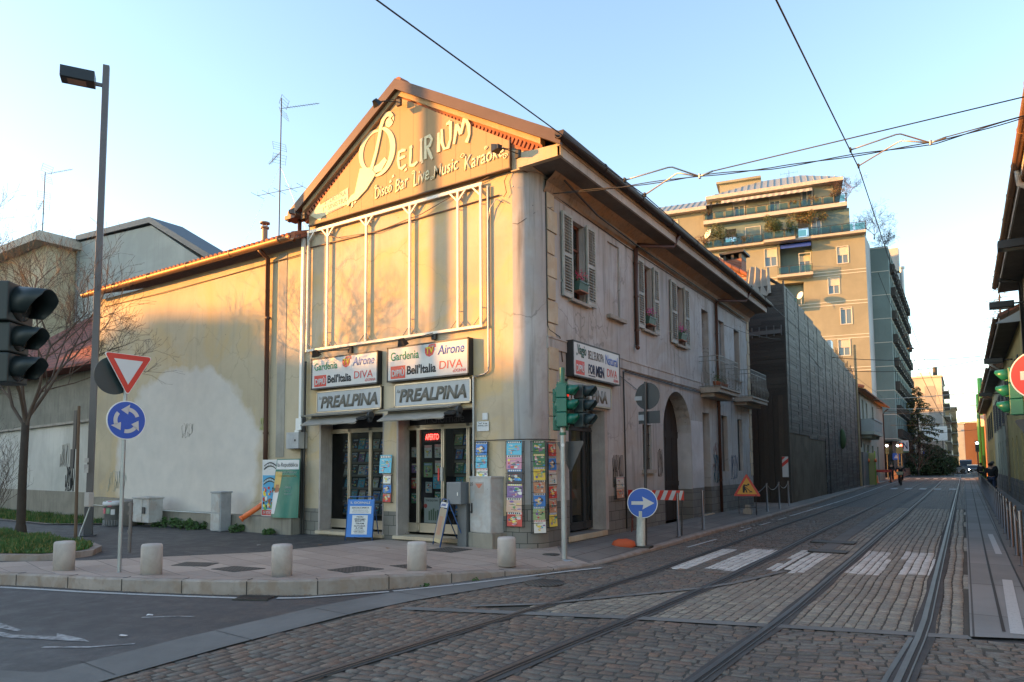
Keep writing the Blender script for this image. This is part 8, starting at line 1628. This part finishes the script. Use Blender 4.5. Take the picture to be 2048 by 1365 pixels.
for k in range(900):
    u = rg.random(); i = 3+int(u*10); a, b_ = Vector(K[i]), Vector(K[i+1]); t_ = rg.random(); p = a.lerp(b_,t_); n_ = Vector((b_-a).normalized()); d_ = abs(rg.gauss(0,.10))+.02; x, y = p.x+n_.y*d_, p.y-n_.x*d_; r_ = rg.uniform(.003,.012); an = rg.uniform(0,6)
    mb.add([(x+r_*math.cos(an),y+r_*math.sin(an),.019),(x+r_*math.cos(an+2),y+r_*math.sin(an+2),.019+r_*.6),(x+r_*math.cos(an+4),y+r_*math.sin(an+4),.019)],[(0,1,2)],0 if rg.random()<.6 else 1)
mb.build('gutter_grit',[GROOVE,LEAF3],kind='stuff',label='grit and leaf crumbs along the kerb gutter',cat='grit',fixn=False)
# ------------------------------------------------------------------ people
def skinmesh(name, V_, E_, Rd, m, parent=None, sub=1):
    me = bpy.data.meshes.new('s'); me.from_pydata(V_, E_, []); o = bpy.data.objects.new('s', me); COL.objects.link(o)
    md = o.modifiers.new('skin','SKIN'); md.use_smooth_shade = True; sb_ = o.modifiers.new('sub','SUBSURF'); sb_.levels = sub; sb_.render_levels = sub
    for i, r_ in enumerate(Rd): sv = me.skin_vertices[0].data[i]; sv.radius = (r_, r_) if not isinstance(r_, tuple) else r_; sv.use_root = (i == 0)
    bpy.context.view_layer.update(); m2 = bpy.data.meshes.new_from_object(o.evaluated_get(bpy.context.evaluated_depsgraph_get())); COL.objects.unlink(o); bpy.data.objects.remove(o); bpy.data.meshes.remove(me)
    m2.materials.clear(); m2.materials.append(m); m2.name = name
    for p in m2.polygons: p.use_smooth = True; p.material_index = 0
    o2 = bpy.data.objects.new(name, m2); COL.objects.link(o2); o2.parent = parent; return o2
def person(label, loc, rz, J, top, trou, hair, scale=1.0, hood=False):
    t = thing('person', label, 'person', loc, rz); t.scale = (scale,)*3
    names = list(J); V_ = [J[n] for n in names]; ix = {n:i for i, n in enumerate(names)}
    E = [('pel','wai'),('wai','che'),('che','nek'),('nek','hed'),('hed','crn'),('che','shL'),('shL','elL'),('elL','wrL'),('wrL','haL'),('che','shR'),('shR','elR'),('elR','wrR'),('wrR','haR'),('pel','hpL'),('hpL','knL'),('knL','anL'),('anL','toL'),('pel','hpR'),('hpR','knR'),('knR','anR'),('anR','toR')]
    rad = dict(pel=(.13,.10),wai=(.125,.09),che=(.15,.105),nek=.052,hed=(.078,.09),crn=(.06,.07),shL=.055,shR=.055,elL=.042,elR=.042,wrL=.028,wrR=.028,haL=.032,haR=.032,hpL=.088,hpR=.088,knL=.056,knR=.056,anL=.038,anR=.038,toL=.034,toR=.034)
    skinmesh('body', V_, [(ix[a],ix[b_]) for a,b_ in E], [rad[n] for n in names], SKIN, t)
    def sub_(nm, ns, es, k, m, add=0): return skinmesh(nm, [J[n] for n in ns], [(ns.index(a),ns.index(b_)) for a,b_ in es], [tuple(x*k+add for x in rad[n]) if isinstance(rad[n],tuple) else rad[n]*k+add for n in ns], m, t)
    sub_('jacket', ['che','wai','pel','nk2','shL','elL','wrL','shR','elR','wrR'] if False else ['che','wai','pel','shL','elL','wrL','shR','elR','wrR'], [('che','wai'),('wai','pel'),('che','shL'),('shL','elL'),('elL','wrL'),('che','shR'),('shR','elR'),('elR','wrR')], 1.12, top, .022)
    sub_('trousers', ['pel','hpL','knL','anL','hpR','knR','anR'], [('pel','hpL'),('hpL','knL'),('knL','anL'),('pel','hpR'),('hpR','knR'),('knR','anR')], 1.08, trou, .014)
    h = Vector(J['hed']); mb = M(); mb.lathe(h+Vector((0,.015,-.06 if hood else -.01)), [(.098,0),(.112,.05),(.105,.11),(.07,.155),(0,.17)], 16); mb.build('hood' if hood else 'hair', hair, t)
    if not hood:
        mb = M(); mb.lathe(h+Vector((0,-.095,-.01)),[(.018,0),(.014,.02),(.004,.035)],8,0,True,(0,-1,-.3)); mb.build('nose',SKIN,t)
        for s_ in (-1,1): mb = M(); mb.lathe(h+Vector((s_*.035,-.085,.02)),[(.012,0),(.008,.006),(0,.008)],8,0,True,(0,-1,0)); mb.build('eye',INK,t)
    for s_ in 'LR':
        a, b_ = Vector(J['an'+s_]), Vector(J['to'+s_]); mb = M(); mb.tube([a+Vector((0,.05,-.045)),a-UZ*.045,b_-UZ*.01,b_+(b_-a).normalized()*.05-UZ*.012],.045,10,0,True,.036); mb.build('shoe',INK,t)
        w_, hd = Vector(J['wr'+s_]), Vector(J['ha'+s_]); d = (hd-w_).normalized(); sd2 = d.orthogonal().normalized()
        for k in range(4): mb = M(); p = hd+sd2*(.012*(k-1.5)); mb.tube([p,p+d*.045,p+d*.07+Vector((0,-.012,-.008))],.008,6,0,True,.006); mb.build('finger',SKIN,t)
        mb = M(); mb.tube([w_.lerp(hd,.5)+sd2*.025,w_.lerp(hd,.9)+sd2*.048,hd+sd2*.05+d*.02],.009,6,0,True,.007); mb.build('thumb',SKIN,t)
    return t
walk = dict(pel=(0,0,.95),wai=(0,0,1.1),che=(0,-.01,1.36),nek=(0,-.01,1.50),hed=(0,-.02,1.62),crn=(0,-.01,1.70),shL=(.18,0,1.40),elL=(.25,.06,1.14),wrL=(.24,-.02,.92),haL=(.235,-.05,.84),shR=(-.18,0,1.40),elR=(-.25,-.02,1.13),wrR=(-.22,-.14,.93),haR=(-.21,-.17,.86),hpL=(.10,0,.90),knL=(.10,-.14,.50),anL=(.10,-.16,.09),toL=(.11,-.30,.04),hpR=(-.10,0,.90),knR=(-.10,.04,.50),anR=(-.10,.28,.13),toR=(-.11,.18,.04))
person('person walking away in a dark hooded jacket and jeans on the right pavement',(1.16,44,.02),math.pi,walk,CLOTHD,JEANS,CLOTHD,1.0,True)
person('person in dark clothes and pale shoes walking beside the yellow house',(1.62,57,.02),math.pi+.1,walk,CLOTHD,CLOTHD,GREYHAIR,1.03)
person('distant person in black left of the green masts on the right pavement',(1.18,70,.02),math.pi,walk,CLOTHD,CLOTHD,CLOTHD,1.0,True)
person('distant person in dark clothes on the left pavement behind the cyclist',(-6.05,78,.1),.2,walk,CLOTHD,CLOTHD,GREYHAIR,1.0)
# cyclist riding towards the camera (forward is -y)
bk = thing('bicycle','bicycle ridden towards the camera between the tram tracks','bicycle',(-4.18,61.8,0)); RUB = mat('tyre rubber',(.015,.015,.015),.8)
for y in (-.53,.53):
    mb = M(); n = 28; pts = [(0,y+.325*math.cos(2*math.pi*i/n),.345+.325*math.sin(2*math.pi*i/n)) for i in range(n+1)]; mb.tube(pts,.019,6); w_ = mb.build('wheel',RUB,bk); mb = M()
    for i in range(14): a = 2*math.pi*i/14; mb.cyl((0,y,.345),(0,y+.31*math.cos(a),.345+.31*math.sin(a)),.0022,.0022,3)
    mb.cyl((-.04,y,.345),(.04,y,.345),.022,.022,8); mb.build('spokes',STAIN,w_)
FRM = mat('bicycle frame',(.03,.035,.04),.4,.3)
mb = M(); P_ = dict(bb=(0,.06,.30),st=(0,.20,.82),ht=(0,-.38,.88),hb=(0,-.42,.66),ra=(0,.53,.345),fa=(0,-.53,.345))
for a,b_ in (('bb','st'),('bb','hb'),('st','ht'),('ht','hb'),('bb','ra'),('st','ra'),('hb','fa')): mb.cyl(P_[a],P_[b_],.016,.016,8)
mb.build('frame',FRM,bk); mb = M(); mb.tube([(-.29,-.22,1.03),(-.26,-.34,1.03),(0,-.42,1.0),(.26,-.34,1.03),(.29,-.22,1.03)],.012,6); mb.cyl((0,-.38,.88),(0,-.42,1.0),.013,.013,6); mb.build('handlebar',STAIN,bk); mb = M(); mb.lathe((0,.22,.90),[(0,0),(.09,.0),(.10,.03),(.06,.06),(0,.06)],14); mb.build('saddle',INK,bk)
mb = M(); mb.cyl((-.02,.06,.30),(-.10,.06,.14),.01,.01,5); mb.cyl((.02,.06,.30),(.10,.06,.46),.01,.01,5); mb.box(-.16,-.08,.02,.10,.12,.15); mb.box(.08,.16,.02,.10,.45,.48); mb.build('pedals',IRON,bk)
mb = M(); mb.prism([(-.20,-.50,.86),(.20,-.50,.86),(.25,-.50,1.10),(-.25,-.50,1.10)],(0,-.28,0)); t = mb.build('basket_bag',KHAKI,label='cream bag in the front basket of the bicycle',cat='bag',bevel=.03); t.location = (-4.18,61.8,0)
person('balding cyclist in black riding towards the camera along the tracks',(-4.18,61.8,0),0,dict(pel=(0,.20,.98),wai=(0,.14,1.12),che=(0,-.02,1.38),nek=(0,-.08,1.52),hed=(0,-.12,1.63),crn=(0,-.10,1.71),shL=(.18,-.02,1.42),elL=(.30,-.12,1.20),wrL=(.285,-.24,1.06),haL=(.28,-.27,1.03),shR=(-.18,-.02,1.42),elR=(-.30,-.12,1.20),wrR=(-.285,-.24,1.06),haR=(-.28,-.27,1.03),hpL=(.10,.17,.92),knL=(.13,-.16,.72),anL=(.12,.04,.50),toL=(.12,-.08,.48),hpR=(-.10,.17,.92),knR=(-.12,-.06,.54),anR=(-.12,.09,.19),toR=(-.12,-.04,.16)),CLOTHD,CLOTHD,mat('bald scalp',(.30,.17,.13)),1.02)
# ------------------------------------------------------------------ vehicles
def car(label, loc, rz, paint, lit=False, name='parked_car', cat='car', van=False):
    t = thing(name, label, cat, loc, rz); prof = [(-2.1,.35),(-2.15,.62),(-2.05,.80),(-1.2,.92),(-.55,1.36),(.75,1.42),(1.5,1.0),(2.05,.92),(2.15,.6),(2.1,.35)] if not van else [(-2.5,.35),(-2.55,.8),(-2.3,1.15),(-1.6,1.3),(-1.0,2.15),(-.6,2.35),(2.45,2.38),(2.55,1.2),(2.55,.5),(2.5,.35)]
    w_ = .86 if not van else .98; mb = M(); mb.prism([(x,-w_,z) for x,z in prof],(0,2*w_,0)); mb.build('body',paint,t,bevel=.06)
    for sg in (-1,1):
        mb = M(); g_ = [(-1.05,.95),(-.5,1.32),(.7,1.36),(1.3,1.0)] if not van else [(-1.45,1.3),(-.95,2.05),(-.2,2.1),(-.2,1.3)]; mb.prism([(x,sg*(w_+.003),z) for x,z in g_],(0,sg*.004,0)); mb.build('side_window',DGL,t)
        for x in (-1.35,1.35): mb = M(); mb.cyl((x,sg*(w_-.16),.33),(x,sg*(w_+.02),.33),.33,.33,20); o = mb.build('wheel',RUB,t); mb = M(); mb.cyl((x,sg*(w_+.02),.33),(x,sg*(w_+.03),.33),.20,.20,14); mb.build('rim',STAIN,o)
        mb = M(); X = -2.13 if not van else -2.5; mb.lathe((X,sg*.62,.66 if not van else .85),[(0,0),(.10,0),(.09,.03),(0,.05)],14,0,True,(-1,0,0)); mb.build('headlight',glow('lit headlight',(1,.85,.6),25) if lit else LENS,t)
        mb = M(); X = 2.1 if not van else 2.53; mb.box(X,X+.05,sg*.9-.08 if van else sg*.72-.10,sg*.9+.06 if van else sg*.72+.10,.75 if not van else 1.0,.9 if not van else 1.55); mb.build('tail_light',SRED,t)
    mb = M(); g_ = [(-1.22,.95),(-.60,1.34)] if not van else [(-1.62,1.33),(-1.04,2.1)]; a,b_ = g_; mb.quad((a[0]-.02,-w_*.85,a[1]),(a[0]-.02,w_*.85,a[1]),(b_[0]-.02,w_*.8,b_[1]),(b_[0]-.02,-w_*.8,b_[1])); mb.build('windscreen',DGL,t); mb = M(); X = -2.16 if not van else -2.56; mb.box(X-.02,X,-.26,.26,.42,.53); mb.build('number_plate',PAPER,t); return t
DGL, nt, b = nodes('tinted car glass'); b.inputs['Base Color'].default_value = (.02,.025,.03,1); b.inputs['Roughness'].default_value = .05
WV = plaster('white van paint',(.52,.52,.50),(.3,.3,.28),None,.2,2,.1)
car('white van parked by the boundary wall, cut off at the left edge',(-37.9,13.4,.12),-.1,WV,False,'white_van','van',True)
car('dark car with lit headlights far down the street',(1.3,142,0),math.pi/2,mat('black car paint',(.015,.016,.02),.25,0,.05,coat=.8),True); car('pale silver car crossing far down the street',(-1.6,150,0),.1,mat('silver car paint',(.35,.36,.38),.3,.5,.05,coat=.8)); car('orange lit dark van far down the street behind the cars',(.3,160,0),math.pi/2,mat('black car paint',(0,0,0)),True,'dark_van','van',True)
t = thing('traffic_island','low planted traffic island at the far junction','traffic island',(-2.5,132,0)); mb = M(); mb.lathe((-2.0,134,0),[(0,0),(2.2,0),(2.2,.15),(0,.2)],24); part(mb,'kerb_ring',GRANITE,t); bush('hedge','x',(-2.0,134,.15),1.4,500,[LEAF2,LEAF3],'shrub',.15,.5,77,t)
# ------------------------------------------------------------------ overhead line
WIRE = mat('overhead wire',(.012,.012,.013),.5,.3,.1,5,0); SPANM = mat('bright steel rod',(.45,.40,.34),.35,.8,.1)
def wire(label, pts, r_=.008, cat='overhead wire', m=WIRE, grp=None, name='overhead_wire'): mb = M(); mb.tube(pts, r_, 6); return mb.build(name, m, label=label, cat=cat, group=grp)
def sag(p, q, s, n=14): p, q = Vector(p), Vector(q); return [p.lerp(q,i/n)-UZ*(s*4*(i/n)*(1-i/n)) for i in range(n+1)]
wire('tram contact wire from top centre down over the corner house eaves',[(-3.8,-12,5.3),(-3.8,3.85,5.50),(-3.8,8.8,5.72),(-3.8,9.5,5.75),(-3.85,30,5.55),(-4.0,62,5.9),(-4.2,100,5.7),(-4.6,150,5.9)],.0075)
wire('tram contact wire from top right of centre down the middle of the street',[(-1.1,-12,5.3),(-1.1,5.66,5.50),(-1.1,10.2,6.01),(-1.1,11.2,6.12),(-1.1,23,5.75),(-1.15,45,6.0),(-1.2,80,5.8),(-1.4,150,5.9)],.0075)
def hanger(lab, c1_, c2_, j, up_):
    t = thing('wire_hanger', lab, 'wire hanger', j); 
    for c_, u_ in ((c1_, up_), (c2_, up_)):
        c_, jj = Vector(c_), Vector(j); b1 = c_.lerp(jj,.62)+UZ*u_; mb = M(); mb.tube([c_,b1-(b1-c_)*.06,b1+(jj-b1)*.05,jj],.011,6); part(mb,'bent_rod',SPANM,t); mb = M(); mb.obox(c_,(.012,0,0),(0,.03,0),(0,0,.028)); part(mb,'clamp',IRON,t)
    mb = M(); mb.tube([Vector(j),Vector(j)+Vector((.06,0,.01)),Vector(j)+Vector((.18,0,.03))],.014,6); mb.cyl(Vector(j)-UZ*.03,Vector(j)+UZ*.03,.02,.02,8); part(mb,'turnbuckle',GALV,t)
hanger('pair of bent rods holding the left contact wire near the house eaves',(-3.8,8.78,5.73),(-3.8,9.51,5.76),(-2.87,9.2,5.71),.16); hanger('pair of bent rods holding the right contact wire under the span wire',(-1.1,10.25,6.03),(-1.1,11.16,6.14),(-.17,10.6,6.02),.17)
wire('straight span wire running right from the left pair of bent rods',[(-2.7,9.2,5.74),(.75,9.35,5.80),(1.95,9.4,5.86)],.008); wire('short span wire running right from the right pair of bent rods',[(-.02,10.6,6.05),(1.0,10.65,6.13),(1.95,10.7,6.18)],.008)
mb = M(); ctl = [Vector(p) for p in ((-6.88,12.2,7.38),(-5.3,12.1,7.12),(-3.74,12,6.93),(-2.5,12,6.76),(-1.3,12,6.67),(-.13,12,6.57),(.95,12,6.66),(1.95,12,6.78))]; base_ = [ctl[i].lerp(ctl[i+1],k/8) for i in range(7) for k in range(8)]+[ctl[-1]]
for s_ in (0,1): mb.tube([p+Vector((0,.016*math.cos(i*.45+s_*3.1),.016*math.sin(i*.45+s_*3.1))) for i,p in enumerate(base_)],.009,5)
mb.build('feeder_cable',BLACK,label='thick twisted cable sagging from the house eaves to the right edge',cat='cable')
for lab,p,q,s_,r_ in (('upper thin cross span over the black hoarding',(-6.3,44,8.0),(1.9,44,7.4),.25,.018),('lower thin cross span over the black hoarding',(-6.3,50,7.9),(1.9,46,7.6),.4,.018),('sunlit cross span beyond the small balconied house',(-6.2,66,7.2),(1.9,66,7.4),.1,.03),('cross span below the sunlit one',(-6.7,74,7.0),(1.9,74,6.9),.2,.02),('far cross span under the pale block roof',(-6.8,82,7.2),(1.9,82,7.2),.2,.02),('farther cross span under the pale block roof',(-7,92,7.6),(2.0,90,7.6),.2,.02),('low far cross span level with the billboard',(-7,92,6.2),(2.0,90,6.3),.15,.02),('lowest far cross span beyond the billboard',(-6,120,6.2),(2.5,120,6.6),.15,.025)): wire(lab,sag(p,q,s_),r_,'overhead wire',SPANM if 'sunlit' in lab else WIRE,'thin cross spans down the street')
wire('cable descending over the tower front to the right of the street',sag((-8.0,98,26),(-2.2,104,8),.8)+[Vector((-.5,108,6))],.03)
t = thing('hanging_lamp','black lamp hanging over the street beside the tower','street lamp',(-4.6,92,14.8)); mb = M(); mb.tube([(-6.9,100.7,17.4),(-5.6,96,17.1),(-4.75,92.5,16.9),(-4.6,92,16.4),(-4.6,92,15.3)],.03,5); part(mb,'cable',WIRE,t); mb = M(); mb.lathe((-4.6,92,15.0),[(0,-.05),(.42,0),(.38,.12),(.1,.25),(0,.3)],16); part(mb,'lantern',BLACKBOX,t)
wire('thin service wire from the house wall over the hoarding end',sag((-6.8,24,6.6),(-6.0,33,7.4),.2)+sag((-6.0,33,7.4),(-6.6,62,7.2),.8),.008)
# ------------------------------------------------------------------ unseen buildings, shaped and placed to keep the street in shade
sunh = Vector((sd.x, sd.y, 0)).normalized(); per = Vector((-sunh.y, sunh.x, 0)); base = Vector((-11,11.5,0)); tanE = math.tan(R(SUN_EL))
def opp(lab, off, w_, dist, zb, roof=True):
    c_ = base+sunh*dist+per*off; H_ = zb+dist*tanE; t = thing('shade_building', lab, 'building', (c_.x,c_.y,0)); P = Fr(c_+per*w_/2, -per); mb = M(); n = int(w_/4)
    holes = [(2+i*4-.6,2+i*4+.6,z,z+1.7) for i in range(n) for z in [3.5+3.3*k for k in range(int((H_-5)/3.3))]]
    wallgrid(mb,P,0,w_,0,H_,holes,.25)
    for a in (0,w_): mb.quad(P(a,0,0),P(a,0,12),P(a,H_,12),P(a,H_,0))
    mb.quad(P(0,H_,0),P(w_,H_,0),P(w_,H_,12),P(0,H_,12)); mb.quad(P(0,0,12),P(w_,0,12),P(w_,H_,12),P(0,H_,12)); part(mb,'walls',plaster('far render %d' % int(off+500),(.36,.32,.27),(.2,.18,.16),None,.3,.3,.2),t)
    g = M()
    for q in holes: g.quad(P(q[0],q[2],.24),P(q[1],q[2],.24),P(q[1],q[3],.24),P(q[0],q[3],.24))
    part(g,'windows',TGLASS,t); g = M(); pbox(g,P,-.5,w_+.5,H_-.01,H_+.25,-.6,12); part(g,'cornice',SILL,t)
OPP = [(-60,40,105,4.6),(-23,34.4,98,4.1),(-5.3,1.4,101,4.6),(-3.8,2.1,97,4.9),(4.1,13.9,99,3.9),(20.5,19.4,104,4.9),(60,60,105,4.6)]  # widths and heights shaped for the shadow edge on the house walls
for i, q in enumerate(OPP): opp('%s unseen building across the junction, shaped to shade the street' % ORD[i], *q)
for off_, w_, p_, zb_, lab in ((0,16,(-47,25,0),20.5,'added unseen block that shades the grey gabled house'),):  # added out of view to keep sun off the grey gable
    c_ = Vector(p_)+sunh*38; t = thing('shade_building', lab, 'building', (c_.x,c_.y,0)); P = Fr(c_+per*w_/2, -per); H_ = zb_+38*tanE; mb = M(); pbox(mb,P,0,w_,0,H_,0,10); part(mb,'walls',OCH,t); mb = M(); pbox(mb,P,-.5,w_+.5,H_,H_+.3,-.5,10.5); part(mb,'cornice',SILL,t)
for i, (x0, x1, y0, y1, h) in enumerate(((-44,-24,112,138,22),(-40,-20,150,178,19),(-50,-30,186,216,26))): block('%s added plain block hidden behind the tower, sized to shade the far street' % ORD[i], x0, x1, y0, y1, h, OCH)  # added out of sight, heights chosen to shade the street end
t = thing('tall_mast','tall slim floodlight mast behind the camera','mast',(0,0,0)); c_ = Vector((-9.45,11.4,0))+sunh*20; mb = M(); mb.cyl((c_.x,c_.y,0),(c_.x,c_.y,17),.16,.145,14); mb.build('mast',GALV,t)
c_ = Vector((-4.6,11.4,0))+sunh*34; bare_tree('bare_tree','bare tree across the junction behind the camera',(c_.x,c_.y,0),11.0,3.5,.18,71,.8,4,twigr=.008)
